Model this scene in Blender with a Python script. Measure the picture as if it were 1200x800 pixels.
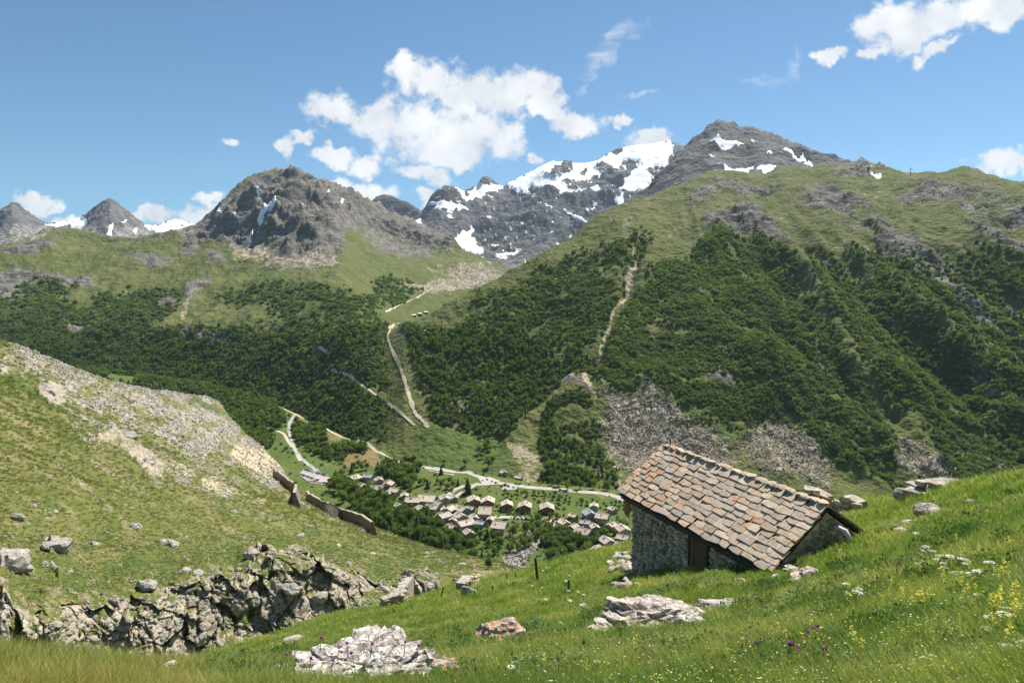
import bpy, bmesh, math, random
import numpy as np
from mathutils import Vector, Matrix

R_ = math.radians
scene = bpy.context.scene
for o in list(bpy.data.objects):
    bpy.data.objects.remove(o)
COL = scene.collection
random.seed(7)
rng = np.random.default_rng(11)

# ------------------------------------------------------------------ camera
CAMZ = 210.0            # metres above the village
FPX = 800.0             # focal length in pixels of the 1200 px wide photograph (24 mm)
PITCH = math.atan(60.0 / FPX)
cam_d = bpy.data.cameras.new("camera")
cam_d.lens = 24.0
cam_d.sensor_width = 36.0
cam_d.clip_start = 0.1
cam_d.clip_end = 60000.0
cam = bpy.data.objects.new("camera", cam_d)
cam.location = (0, 0, CAMZ)
cam.rotation_euler = (math.pi / 2 - PITCH, 0, 0)
COL.objects.link(cam)
scene.camera = cam

# ------------------------------------------------------------------ light
SUN_AZ = R_(38.0)       # to the right of the view direction (+Y)
SUN_EL = R_(57.0)
EXPO = 0.90
scene.view_settings.view_transform = 'Standard'
scene.view_settings.look = 'None'
scene.view_settings.exposure = EXPO
scene.view_settings.gamma = 1.0
scene.view_settings.use_curve_mapping = False
sun_dir = Vector((math.sin(SUN_AZ) * math.cos(SUN_EL), math.cos(SUN_AZ) * math.cos(SUN_EL), math.sin(SUN_EL)))
sd_ = bpy.data.lights.new("sun", 'SUN')
sd_.energy = 5.0
sd_.angle = R_(0.53)
sd_.color = (1.0, 0.935, 0.83)
sun = bpy.data.objects.new("sun", sd_)
sun.rotation_euler = (-sun_dir).to_track_quat('-Z', 'Y').to_euler()
sun.location = (0, 0, 900)
COL.objects.link(sun)

scene.cycles.max_bounces = 4
scene.cycles.diffuse_bounces = 2
scene.cycles.glossy_bounces = 2
scene.cycles.transmission_bounces = 3
scene.cycles.transparent_max_bounces = 6
scene.cycles.volume_bounces = 0
scene.cycles.use_denoising = True
scene.cycles.sample_clamp_indirect = 6.0

# ------------------------------------------------------------------ pixel <-> place (surveying the photograph)
_f = np.array([0.0, math.cos(PITCH), -math.sin(PITCH)])
_u = np.array([0.0, math.sin(PITCH), math.cos(PITCH)])
def ray(px, py):
    px = np.asarray(px, float); py = np.asarray(py, float)
    cx = (px - 600.0) / FPX; cy = (400.0 - py) / FPX
    return np.stack([cx, _f[1] + cy * _u[1], _f[2] + cy * _u[2]], -1)
def at(px, py, r):
    d = ray(px, py)
    h = np.hypot(d[..., 0], d[..., 1])
    p = d * (np.asarray(r, float) / h)[..., None]
    p[..., 2] += CAMZ
    return p
def rz(px, py, z):          # horizontal distance at which the ray reaches height z
    d = ray(px, py)
    return float((z - CAMZ) / d[2] * math.hypot(d[0], d[1]))
def to_px(p):
    p = np.asarray(p, float) - np.array([0, 0, CAMZ])
    dep = p @ _f; up = p @ _u
    return 600 + FPX * p[..., 0] / dep, 400 - FPX * up / dep

# ------------------------------------------------------------------ nodes helper
class NT:
    def __init__(self, tree):
        self.t = tree; self.n = tree.nodes; self.l = tree.links
    def add(self, typ, **kw):
        nd = self.n.new(typ)
        for k, v in kw.items():
            if k == 'ins':
                for kk, vv in v.items():
                    self.put(nd.inputs[kk], vv)
            else:
                setattr(nd, k, v)
        return nd
    def put(self, sock, v):
        if isinstance(v, bpy.types.NodeSocket):
            self.l.new(v, sock)
        elif isinstance(v, bpy.types.Node):
            self.l.new(v.outputs[0], sock)
        else:
            if sock.type in ('RGBA',) and len(v) == 3:
                v = (*v, 1.0)
            sock.default_value = v
    def m(self, op, a, b=None, c=None, clamp=False):
        nd = self.n.new('ShaderNodeMath'); nd.operation = op; nd.use_clamp = clamp
        self.put(nd.inputs[0], a)
        if b is not None: self.put(nd.inputs[1], b)
        if c is not None: self.put(nd.inputs[2], c)
        return nd.outputs[0]
    def vm(self, op, a, b=None, out=0):
        nd = self.n.new('ShaderNodeVectorMath'); nd.operation = op
        self.put(nd.inputs[0], a)
        if b is not None: self.put(nd.inputs[1], b)
        return nd.outputs[out]
    def ss(self, v, lo, hi, a=0.0, b=1.0):
        nd = self.n.new('ShaderNodeMapRange'); nd.interpolation_type = 'SMOOTHSTEP'
        self.put(nd.inputs[0], v); self.put(nd.inputs[1], lo); self.put(nd.inputs[2], hi)
        nd.inputs[3].default_value = a; nd.inputs[4].default_value = b
        return nd.outputs[0]
    def mix(self, f, a, b, blend='MIX'):
        nd = self.n.new('ShaderNodeMix'); nd.data_type = 'RGBA'; nd.blend_type = blend
        self.put(nd.inputs[0], f); self.put(nd.inputs[6], a); self.put(nd.inputs[7], b)
        return nd.outputs[2]
    def noise(self, vec, scale, detail=4.0, rough=0.55, dist=0.0, lac=2.0):
        nd = self.n.new('ShaderNodeTexNoise')
        if vec is not None: self.put(nd.inputs['Vector'], vec)
        nd.inputs['Scale'].default_value = scale; nd.inputs['Detail'].default_value = detail
        nd.inputs['Roughness'].default_value = rough; nd.inputs['Distortion'].default_value = dist
        nd.inputs['Lacunarity'].default_value = lac
        return nd.outputs[0]
    def voro(self, vec, scale, feature='F1', rand=1.0, out='Distance'):
        nd = self.n.new('ShaderNodeTexVoronoi'); nd.feature = feature
        if vec is not None: self.put(nd.inputs['Vector'], vec)
        nd.inputs['Scale'].default_value = scale; nd.inputs['Randomness'].default_value = rand
        return nd.outputs[out]
    def ramp(self, f, stops):
        nd = self.n.new('ShaderNodeValToRGB')
        el = nd.color_ramp.elements
        while len(el) > 1: el.remove(el[-1])
        el[0].position = stops[0][0]; el[0].color = (*stops[0][1], 1)
        for p, c in stops[1:]:
            e = el.new(p); e.color = (*c, 1)
        self.put(nd.inputs[0], f)
        return nd.outputs[0]

# ------------------------------------------------------------------ world: sky with fair-weather clouds
world = bpy.data.worlds.new("World"); scene.world = world; world.use_nodes = True
world.cycles.sampling_method = 'NONE'
w = NT(world.node_tree); w.n.clear()
sky = w.add('ShaderNodeTexSky', sky_type='NISHITA', sun_disc=False)
sky.sun_elevation = SUN_EL
sky.sun_rotation = SUN_AZ
sky.altitude = 2000.0
sky.air_density = 1.0
sky.dust_density = 0.3
sky.ozone_density = 1.2
skyc = w.mix(1.0, sky.outputs[0], (0.62, 0.93, 1.03), 'MULTIPLY')
bg_sky = w.add('ShaderNodeBackground', ins={'Color': skyc, 'Strength': 0.060})
tc = w.add('ShaderNodeTexCoord')
sep = w.add('ShaderNodeSeparateXYZ', ins={0: tc.outputs['Generated']})
yy = w.m('MAXIMUM', sep.outputs[1], 0.05)
uu = w.m('DIVIDE', sep.outputs[0], yy); vv = w.m('DIVIDE', sep.outputs[2], yy)
uv = w.add('ShaderNodeCombineXYZ', ins={0: uu, 1: vv}).outputs[0]
n1 = w.noise(uv, 11.0, 2.0, 0.6)
n2 = w.noise(uv, 34.0, 5.0, 0.62)
wn = w.n.new('ShaderNodeTexNoise'); w.put(wn.inputs['Vector'], uv)
wn.inputs['Scale'].default_value = 22.0; wn.inputs['Detail'].default_value = 3.0; wn.inputs['Roughness'].default_value = 0.6
warp = w.vm('MULTIPLY', w.vm('SUBTRACT', wn.outputs['Color'], (0.5, 0.5, 0.5)), (0.075, 0.06, 0.0))
uvw = w.vm('ADD', uv, warp)
def blob_field(blobs, vec):
    out = None
    for (px, py, sx, sy, rot) in blobs:
        d = ray(px, py); cu, cv = d[0] / d[1], d[2] / d[1]
        mp = w.n.new('ShaderNodeMapping'); mp.vector_type = 'TEXTURE'
        w.put(mp.inputs[0], vec)
        mp.inputs['Location'].default_value = (cu, cv, 0)
        mp.inputs['Rotation'].default_value = (0, 0, rot)
        mp.inputs['Scale'].default_value = (sx / FPX, sy / FPX, 1)
        ln = w.vm('LENGTH', mp.outputs[0], out=1)
        v = w.m('SUBTRACT', 1.0, ln)
        out = v if out is None else w.m('SMOOTH_MAX', out, v, 0.12)
    return out
cum = [(482,84,33.3,23.5,0),(505,100,43.5,26.2,0),(545,112,58.9,29,0),(592,112,53.8,33.1,0),(626,104,33.3,26.2,0),(636,122,25.6,24.8,0),
       (676,144,38.4,19.3,0),(650,138,28.2,12.4,0),(440,142,43.5,26.2,0),(480,150,56.3,38.6,0),(522,170,58.9,35.9,0),(548,152,64,33.1,0),
       (590,164,32,31.7,0),(527,188,43.5,15.2,0),(384,128,43.5,23.5,0),(408,134,28.2,15.2,0),
       (272,167,19.2,8.3,0),(333,172,16.6,15.2,0),(352,163,19.2,11,0),(394,183,28.2,13.8,0),(430,192,30.7,16.6,0),(500,203,41,12.4,-0.15),
       (428,224,51.2,17.9,0),(395,216,25.6,12.4,0),(725,141,21.8,11,0),(762,161,25.6,12.4,0),(500,229,16.6,12.4,0),(628,187,15.4,13.8,0),
       (35,236,33.3,12.4,-0.15),(62,244,20.5,8.3,0),(232,251,38.4,16.6,0),(246,232,21.8,9.7,0),(172,252,33.3,11,0),(88,264,51.2,8.3,0),
       (1036,24,46.1,27.6,0.3),(1062,34,56.3,30.4,0.2),(1100,16,56.3,23.5,0),(1165,10,89.6,23.5,0),(1018,61,25.6,8.3,0.4),(1068,53,28.2,11,0.5),
       (1098,57,34.6,12.4,0.45),(976,66,24.3,12.4,0.5),(1180,192,53.8,20.7,0),(1105,212,28.2,8.3,0)]
wisp = [(715,55,62,15,0.85),(748,36,22,8,1.1),(690,92,26,6,1.0),(918,84,42,11,0.62),(936,66,16,6,0.9),(900,97,26,6,0.1),
        (750,112,22,5,0.2)]
cf = blob_field(cum, uvw)
cf2 = w.m('ADD', cf, w.m('MULTIPLY', w.m('SUBTRACT', n2, 0.5), 1.3))
cmask = w.ss(cf2, 0.0, 0.56)
ws_map = w.n.new('ShaderNodeMapping'); w.put(ws_map.inputs[0], uv)
ws_map.inputs['Rotation'].default_value = (0, 0, -0.75); ws_map.inputs['Scale'].default_value = (9, 60, 1)
wn2 = w.noise(ws_map.outputs[0], 1.0, 3.0, 0.6, 0.6)
wf = blob_field(wisp, uvw)
wm = w.m('MULTIPLY', w.ss(wf, 0.0, 0.75), w.ss(wn2, 0.30, 0.75))
wmask = w.m('MULTIPLY', wm, 0.55)
# scattered small fair-weather clouds for the part of the sky the picture does not show
behind = w.m('LESS_THAN', sep.outputs[1], 0.35)
gen = w.noise(tc.outputs['Generated'], 3.2, 3.0, 0.6)
gm = w.m('MULTIPLY', w.m('MULTIPLY', w.ss(gen, 0.60, 0.70), behind), w.ss(sep.outputs[2], 0.05, 0.2))
front = w.m('GREATER_THAN', sep.outputs[1], 0.35)
mask = w.m('MULTIPLY', w.m('MAXIMUM', cmask, wmask), front)
mask = w.m('MAXIMUM', mask, gm, clamp=True)
# clouds: shading painted into their colour, white to pale grey by noise
sh = w.ss(w.m('ADD', w.m('MULTIPLY', n1, 1.1), w.m('MULTIPLY', n2, 0.45)), 0.50, 1.05)
ccol = w.mix(sh, (0.68, 0.71, 0.76), (1.0, 1.0, 1.0))
bg_c = w.add('ShaderNodeBackground', ins={'Color': ccol, 'Strength': 0.56})
mixs = w.add('ShaderNodeMixShader', ins={0: mask, 1: bg_sky.outputs[0], 2: bg_c.outputs[0]})
w.add('ShaderNodeOutputWorld', ins={0: mixs.outputs[0]})

# ------------------------------------------------------------------ noise in numpy
_perm = np.random.default_rng(3).permutation(256).astype(np.int32)
_perm = np.concatenate([_perm, _perm])
_g = np.random.default_rng(4).normal(size=(256, 3)); _g /= np.linalg.norm(_g, axis=1)[:, None]
_g = _g.astype(np.float32)
def pn(p):
    """gradient noise, about -0.7..0.7, p (...,3)"""
    p = np.asarray(p, np.float32)
    i = np.floor(p).astype(np.int32); f = p - i
    u = f * f * f * (f * (f * 6 - 15) + 10)
    i &= 255
    out = 0
    for dx in (0, 1):
        a = _perm[(i[..., 0] + dx) & 255]
        wx = u[..., 0] if dx else 1 - u[..., 0]
        for dy in (0, 1):
            b = _perm[(a + i[..., 1] + dy) & 255]
            wy = u[..., 1] if dy else 1 - u[..., 1]
            for dz in (0, 1):
                g = _g[_perm[(b + i[..., 2] + dz) & 255]]
                wz = u[..., 2] if dz else 1 - u[..., 2]
                d = g[..., 0] * (f[..., 0] - dx) + g[..., 1] * (f[..., 1] - dy) + g[..., 2] * (f[..., 2] - dz)
                out = out + wx * wy * wz * d
    return out * 1.4
def p3(x, y, z=0.0):
    x = np.asarray(x, np.float32)
    return np.stack([x, np.broadcast_to(np.asarray(y, np.float32), x.shape), np.broadcast_to(np.float32(z), x.shape)], -1)
def fbm(p, oct=5, gain=0.5, lac=2.03):
    s = 0; a = 1.0; p = np.asarray(p, np.float32)
    for k in range(oct):
        s = s + a * pn(p + 17.3 * k); a *= gain; p = p * lac
    return s
def ridged(p, oct=5, gain=0.5, lac=2.07):
    s = 0; a = 1.0; p = np.asarray(p, np.float32); wgt = 1.0
    for k in range(oct):
        n = 1 - np.abs(pn(p + 9.7 * k)) * 1.6
        n = n * n * wgt; wgt = np.clip(n * 1.6, 0, 1)
        s = s + a * n; a *= gain; p = p * lac
    return s
def cells(p, seed=0, cheb=False):
    """voronoi: returns F1, F2, random value of the nearest cell, offset vector to it"""
    p = np.asarray(p, np.float32); i = np.floor(p).astype(np.int32); f = p - i
    F1 = np.full(p.shape[:-1], 9.0, np.float32); F2 = F1.copy(); ID = np.zeros(p.shape[:-1], np.int32); OFF = np.zeros(p.shape, np.float32)
    rr = np.random.default_rng(100 + seed).random((256, 3)).astype(np.float32)
    for dx in (-1, 0, 1):
        for dy in (-1, 0, 1):
            for dz in (-1, 0, 1):
                h = _perm[(_perm[(_perm[(i[..., 0] + dx) & 255] + i[..., 1] + dy) & 255] + i[..., 2] + dz) & 255]
                o = rr[h] + np.array([dx, dy, dz], np.float32) - f
                d = np.abs(o).max(-1) if cheb else np.sqrt((o ** 2).sum(-1))
                c = d < F1
                F2 = np.where(c, F1, np.minimum(F2, d)); F1 = np.where(c, d, F1)
                ID = np.where(c, h, ID); OFF = np.where(c[..., None], o, OFF)
    return F1, F2, ID, OFF
def sstep(v, a, b):
    t = np.clip((v - a) / (b - a), 0, 1); return t * t * (3 - 2 * t)
def gsm(a, s):
    """gaussian smoothing along axis 0, s in samples"""
    if s < 0.5: return a
    k = np.arange(-int(3 * s), int(3 * s) + 1); g = np.exp(-0.5 * (k / s) ** 2); g /= g.sum()
    return np.convolve(np.pad(a, len(k) // 2, mode='edge'), g, mode='valid')

# ------------------------------------------------------------------ masks drawn over surveyed ground
def _segd(px, py, a, b):
    vx, vy = b[0] - a[0], b[1] - a[1]; L = vx * vx + vy * vy + 1e-9
    t = np.clip(((px - a[0]) * vx + (py - a[1]) * vy) / L, 0, 1)
    return np.hypot(px - a[0] - t * vx, py - a[1] - t * vy), t
def poly(px, py, pts, fe=4.0):
    x0 = min(p[0] for p in pts) - 4 * fe; x1 = max(p[0] for p in pts) + 4 * fe
    y0 = min(p[1] for p in pts) - 4 * fe; y1 = max(p[1] for p in pts) + 4 * fe
    out = np.zeros(px.shape, np.float32)
    s = (px > x0) & (px < x1) & (py > y0) & (py < y1)
    if not s.any(): return out
    X = px[s]; Y = py[s]; d = np.full(X.shape, 1e9); ins = np.zeros(X.shape, bool)
    for a, b in zip(pts, pts[1:] + pts[:1]):
        d = np.minimum(d, _segd(X, Y, a, b)[0])
        c = (a[1] > Y) != (b[1] > Y)
        with np.errstate(divide='ignore', invalid='ignore'):
            xi = (b[0] - a[0]) * (Y - a[1]) / (b[1] - a[1]) + a[0]
        ins ^= c & (X < xi)
    sd = np.where(ins, d, -d)
    out[s] = sstep(sd, -fe, fe)
    return out
def line(px, py, pts, wd, fe=1.5):
    """pts (x,y) or (x,y,half width)"""
    x0 = min(p[0] for p in pts) - 40; x1 = max(p[0] for p in pts) + 40
    y0 = min(p[1] for p in pts) - 40; y1 = max(p[1] for p in pts) + 40
    out = np.zeros(px.shape, np.float32)
    s = (px > x0) & (px < x1) & (py > y0) & (py < y1)
    if not s.any(): return out
    X = px[s]; Y = py[s]; best = np.zeros(X.shape)
    for a, b in zip(pts, pts[1:]):
        d, t = _segd(X, Y, a, b)
        wa = a[2] if len(a) > 2 else wd; wb = b[2] if len(b) > 2 else wd
        best = np.maximum(best, 1 - sstep(d - (wa + (wb - wa) * t), -fe, fe))
    out[s] = best
    return out

# ------------------------------------------------------------------ object helpers
def tag(o, label=None, cat=None, group=None, kind=None):
    if label: o["label"] = label
    if cat: o["category"] = cat
    if group: o["group"] = group
    if kind: o["kind"] = kind
    return o
def link(o, parent=None):
    COL.objects.link(o)
    if parent is not None: o.parent = parent
    return o
def empty(name, loc=(0, 0, 0), rotz=0.0):
    o = bpy.data.objects.new(name, None); o.empty_display_size = 0.2
    o.location = loc; o.rotation_euler = (0, 0, rotz)
    return link(o)
def obj(name, me, mat=None, parent=None, loc=None):
    if isinstance(me, bmesh.types.BMesh):
        b = me; me = bpy.data.meshes.new(name); b.to_mesh(me); b.free()
    o = bpy.data.objects.new(name, me)
    if mat is not None and len(me.materials) == 0: me.materials.append(mat)
    if loc is not None: o.location = loc
    return link(o, parent)
def where(x, y, xs, ys):
    """words for the place of x,y inside a patch"""
    fx = (x - min(xs)) / (max(xs) - min(xs) + 1e-6); fy = (y - min(ys)) / (max(ys) - min(ys) + 1e-6)
    v = "upper" if fy < 0.34 else "lower" if fy > 0.66 else "middle"
    h = "left" if fx < 0.25 else "centre-left" if fx < 0.5 else "centre-right" if fx < 0.75 else "right"
    return v + " " + h + " part"
def copy_tree(src, parent=None):
    c = src.copy(); COL.objects.link(c); c.parent = parent
    for ch in list(src.children): copy_tree(ch, c)
    return c
def mesh_np(name, V, faces, smooth=True):
    """V (n,3); faces: int array (m,3) or (m,4)"""
    V = np.ascontiguousarray(V, np.float32); F = np.ascontiguousarray(faces, np.int32)
    me = bpy.data.meshes.new(name)
    me.vertices.add(len(V)); me.vertices.foreach_set('co', V.ravel())
    k = F.shape[1]
    me.loops.add(F.size); me.loops.foreach_set('vertex_index', F.ravel())
    me.polygons.add(len(F))
    me.polygons.foreach_set('loop_start', np.arange(0, F.size, k, dtype=np.int32))
    me.polygons.foreach_set('loop_total', np.full(len(F), k, np.int32))
    me.polygons.foreach_set('use_smooth', np.full(len(F), smooth, bool))
    me.update(calc_edges=True)
    return me
def grid_faces(nr, nc):
    i = np.arange(nr - 1)[:, None] * nc + np.arange(nc - 1)[None, :]
    return np.stack([i, i + 1, i + nc + 1, i + nc], -1).reshape(-1, 4)
def attr(me, name, arr):
    a = me.attributes.new(name, 'FLOAT', 'POINT')
    a.data.foreach_set('value', np.ascontiguousarray(np.clip(arr, -10, 10).ravel(), np.float32))

# ------------------------------------------------------------------ terrain sheets
class Sheet:
    """A piece of ground as a grid: survey lines (x, y, distance), each running across the view, ordered from near to far."""
    def __init__(self, lines, x0, x1, dx, dy, rs=14.0, minrows=3):
        xs = np.arange(x0, x1 + dx * 0.5, dx)
        Y = []; Rr = []
        for L in lines:
            lx = [k[0] for k in L]
            Y.append(gsm(np.interp(xs, lx, [k[1] for k in L]), 0.8))
            Rr.append(np.exp(gsm(np.interp(xs, lx, [math.log(k[2]) for k in L]), rs / dx)))
        Y = np.array(Y); Rr = np.array(Rr)
        K = len(lines)
        def tang(A):
            D = np.diff(A, axis=0); T = np.zeros_like(A); T[0] = D[0]; T[-1] = D[-1]
            same = D[:-1] * D[1:] > 0
            with np.errstate(divide='ignore', invalid='ignore'):
                h = 2 * D[:-1] * D[1:] / (D[:-1] + D[1:])
            T[1:-1] = np.where(same, h, 0)
            return T
        LR = np.log(Rr); TY = tang(Y); TR = tang(LR)
        PY = []; PR = []; SK = []
        for k in range(K - 1):
            n = max(minrows, int(math.ceil(np.abs(Y[k] - Y[k + 1]).max() / dy)))
            s = np.linspace(0, 1, n, endpoint=(k == K - 2))[:, None]
            h00 = 2*s**3 - 3*s**2 + 1; h10 = s**3 - 2*s**2 + s; h01 = -2*s**3 + 3*s**2; h11 = s**3 - s**2
            PY.append(h00 * Y[k] + h10 * TY[k] + h01 * Y[k + 1] + h11 * TY[k + 1])
            PR.append(h00 * LR[k] + h10 * TR[k] + h01 * LR[k + 1] + h11 * TR[k + 1])
            SK.append(np.repeat(k + s, len(xs), 1))
        self.py = np.concatenate(PY); self.r = np.exp(np.concatenate(PR)); self.k = np.concatenate(SK)
        self.px = np.repeat(xs[None, :], self.py.shape[0], 0)
        self.P = at(self.px, self.py, self.r)
        self.nr, self.nc = self.py.shape
        self.cov = {}
    def warp(self, amp, sc, seed=0.0):
        q = p3(self.px / sc, self.py / sc, seed)
        q2 = p3(self.px / 7.0, self.py / 5.0, seed + 3.3)
        a2 = min(3.2, amp * 0.45)
        return self.px + amp * fbm(q, 4) + a2 * fbm(q2, 3), self.py + amp * fbm(q + 31.7, 4) + a2 * fbm(q2 + 11.1, 3)
    def build(self, name, mat, label=None):
        me = mesh_np(name, self.P.reshape(-1, 3), grid_faces(self.nr, self.nc))
        for k, v in self.cov.items(): attr(me, k, v)
        o = obj(name, me, mat)
        o["kind"] = "structure"
        if label: o["label"] = label
        self.o = o
        return o
    def scatter(self, n, wgt, seed=1, screen=1.0):
        """n random points on the sheet, weight per vertex (times cell ground area ** (1-screen))"""
        rg = np.random.default_rng(seed)
        W = np.maximum(wgt[:-1, :-1], 0).astype(float)
        if screen < 1.0:
            a = self.P[1:, :-1] - self.P[:-1, :-1]; b = self.P[:-1, 1:] - self.P[:-1, :-1]
            ar = np.linalg.norm(np.cross(a, b), axis=-1)
            W = W * ar ** (1 - screen)
        c = np.cumsum(W.ravel())
        if c[-1] <= 0: return np.zeros((0, 3)), np.zeros(0, int)
        idx = np.searchsorted(c, rg.random(n) * c[-1]); idx = np.clip(idx, 0, W.size - 1)
        i = idx // (self.nc - 1); j = idx % (self.nc - 1)
        u = rg.random(n)[:, None]; v = rg.random(n)[:, None]
        A = self.P[i, j]; B = self.P[i, j + 1]; C = self.P[i + 1, j]; D = self.P[i + 1, j + 1]
        pts = A * (1-u) * (1-v) + B * u * (1-v) + C * (1-u) * v + D * u * v
        return pts, i * self.nc + j
from mathutils.bvhtree import BVHTree
_bvh = {}
def bvh(o):
    if o.name not in _bvh:
        bpy.context.view_layer.update()
        _bvh[o.name] = BVHTree.FromObject(o, bpy.context.evaluated_depsgraph_get())
    return _bvh[o.name]
def cast(o, px, py):
    """point of the ground surveyed at a pixel of the photograph"""
    loc = bvh(o).ray_cast(Vector((0, 0, CAMZ)), Vector(ray(px, py)).normalized())[0]
    return loc.copy() if loc is not None else None
def ground(objs, x, y):
    best = None
    for o in objs:
        loc = bvh(o).ray_cast(Vector((x, y, 3000)), Vector((0, 0, -1)))[0]
        if loc is not None and (best is None or loc.z > best): best = loc.z
    return best
def stand(o, px, r):
    """ground point on the bearing of image column px, r metres away"""
    d = ray(px, 400.0); h = math.hypot(d[0], d[1]); x, y = d[0] * r / h, d[1] * r / h
    return Vector((x, y, ground([o], x, y)))

# ------------------------------------------------------------------ instanced stuff (what nobody could count)
def scatter_obj(name, pts, scale, rot, protos, idx, label, parent=None, kind='stuff', seed=0):
    """one object: points carrying scale / rotation / variant, geometry nodes place the meshes"""
    me = bpy.data.meshes.new(name)
    n = len(pts)
    me.vertices.add(n); me.vertices.foreach_set('co', np.ascontiguousarray(pts, np.float32).ravel())
    a = me.attributes.new('sc', 'FLOAT_VECTOR', 'POINT'); a.data.foreach_set('vector', np.ascontiguousarray(scale, np.float32).ravel())
    a = me.attributes.new('ro', 'FLOAT_VECTOR', 'POINT'); a.data.foreach_set('vector', np.ascontiguousarray(rot, np.float32).ravel())
    a = me.attributes.new('vi', 'INT', 'POINT'); a.data.foreach_set('value', np.ascontiguousarray(idx, np.int32))
    o = bpy.data.objects.new(name, me); link(o, parent)
    tree = bpy.data.node_groups.new(name + "_place", 'GeometryNodeTree')
    tree.interface.new_socket('Geometry', in_out='INPUT', socket_type='NodeSocketGeometry')
    tree.interface.new_socket('Geometry', in_out='OUTPUT', socket_type='NodeSocketGeometry')
    N = tree.nodes; L = tree.links
    gi = N.new('NodeGroupInput'); go = N.new('NodeGroupOutput')
    coll = bpy.data.collections.new(name + "_shapes")
    for k, (m_) in enumerate(protos):
        po = bpy.data.objects.new("%s_%02d" % (name, k), m_); coll.objects.link(po)
    ci = N.new('GeometryNodeCollectionInfo'); ci.inputs['Collection'].default_value = coll
    ci.inputs['Separate Children'].default_value = True; ci.inputs['Reset Children'].default_value = True
    ip = N.new('GeometryNodeInstanceOnPoints'); ip.inputs['Pick Instance'].default_value = True
    def na(nm, typ):
        q = N.new('GeometryNodeInputNamedAttribute'); q.data_type = typ; q.inputs['Name'].default_value = nm
        return q.outputs['Attribute']
    mp = N.new('GeometryNodeMeshToPoints')
    L.new(gi.outputs[0], mp.inputs['Mesh']); L.new(mp.outputs[0], ip.inputs['Points'])
    L.new(ci.outputs[0], ip.inputs['Instance']); L.new(na('vi', 'INT'), ip.inputs['Instance Index'])
    L.new(na('sc', 'FLOAT_VECTOR'), ip.inputs['Scale'])
    er = N.new('FunctionNodeEulerToRotation'); L.new(na('ro', 'FLOAT_VECTOR'), er.inputs[0]); L.new(er.outputs[0], ip.inputs['Rotation'])
    L.new(ip.outputs[0], go.inputs[0])
    md = o.modifiers.new("place", 'NODES'); md.node_group = tree
    o["kind"] = kind; o["label"] = label
    return o

# ------------------------------------------------------------------ ground materials
def terrain_mat(name, fs, grassA, grassB, lush, dry, rockA, rockB, screec, dirtc, shrubc, snowc=(0.80, 0.82, 0.86), bump=1.0, stripe=0.0):
    m = bpy.data.materials.new(name); m.use_nodes = True
    t = NT(m.node_tree); t.n.clear()
    pos = t.add('ShaderNodeNewGeometry').outputs['Position']
    def at_(nm):
        return t.add('ShaderNodeAttribute', attribute_name=nm).outputs['Fac']
    big = t.noise(pos, 1 / (fs * 28), 2, 0.6)
    mid = t.noise(pos, 1 / (fs * 5), 3, 0.7)
    fine = t.noise(pos, 1 / fs, 3, 0.75)
    vo = t.voro(pos, 1 / (fs * 1.6))
    g = t.mix(t.ss(big, 0.35, 0.65), grassA, grassB)
    g = t.mix(t.m('MULTIPLY', t.ss(mid, 0.50, 0.72), 0.7), g, dry)
    def fac(nm, k=0.7, lo=0.36, hi=0.64, tex=mid, tex2=fine):
        a = at_(nm)
        gate = t.ss(a, 0.015, 0.12)
        v = t.m('ADD', a, t.m('MULTIPLY', t.m('SUBTRACT', tex, 0.5), k * 2.6))
        v = t.m('ADD', v, t.m('MULTIPLY', t.m('SUBTRACT', tex2, 0.5), k * 2.0))
        return t.m('MULTIPLY', t.ss(v, lo, hi), gate)
    g = t.mix(fac('lush', 0.5), g, lush)
    g = t.mix(fac('dry', 0.8), g, dry)
    g = t.mix(t.m('MULTIPLY', t.ss(fine, 0.45, 0.70), 0.35), g, t.mix(0.5, g, (0.02, 0.03, 0.01)))
    c = t.mix(fac('shrub', 0.9), g, t.mix(t.ss(fine, 0.3, 0.7), shrubc, tuple(v * 1.7 for v in shrubc)))
    sc = t.mix(t.ss(vo, 0.1, 0.75), tuple(v * 1.25 for v in screec), tuple(v * 0.45 for v in screec))
    c = t.mix(fac('scree', 0.9), c, sc)
    st = t.n.new('ShaderNodeMapping'); t.put(st.inputs[0], pos); st.inputs['Scale'].default_value = (0.35, 0.35, 1.6); st.inputs['Rotation'].default_value = (0.25, 0.18, 0.0)
    strata = t.noise(st.outputs[0], 1 / (fs * 3), 3, 0.75)
    rk = t.mix(t.ss(strata, 0.32, 0.66), rockA, rockB)
    rk = t.mix(t.m('MULTIPLY', t.ss(fine, 0.52, 0.75), 0.6), rk, tuple(v * 0.4 for v in rockA))
    c = t.mix(fac('rock', 0.8), c, rk)
    c = t.mix(fac('dirt', 0.5), c, t.mix(t.ss(fine, 0.3, 0.7), dirtc, tuple(v * 0.62 for v in dirtc)))
    c = t.mix(fac('snow', 0.55, 0.42, 0.58, strata, fine), c, snowc)
    bs = t.add('ShaderNodeBsdfPrincipled', ins={'Base Color': c, 'Roughness': 0.95, 'Specular IOR Level': 0.12})
    h = t.m('ADD', t.m('MULTIPLY', mid, 2.0), t.m('ADD', t.m('MULTIPLY', fine, 0.9), t.m('MULTIPLY', vo, 0.5)))
    h = t.m('MULTIPLY', h, t.ss(at_('snow'), 0.3, 0.7, 1.0, 0.25))
    bp = t.add('ShaderNodeBump', ins={'Strength': 0.75 * bump, 'Distance': fs * 0.9, 'Height': h})
    t.l.new(bp.outputs[0], bs.inputs['Normal'])
    t.add('ShaderNodeOutputMaterial', ins={0: bs.outputs[0]})
    return m

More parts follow.
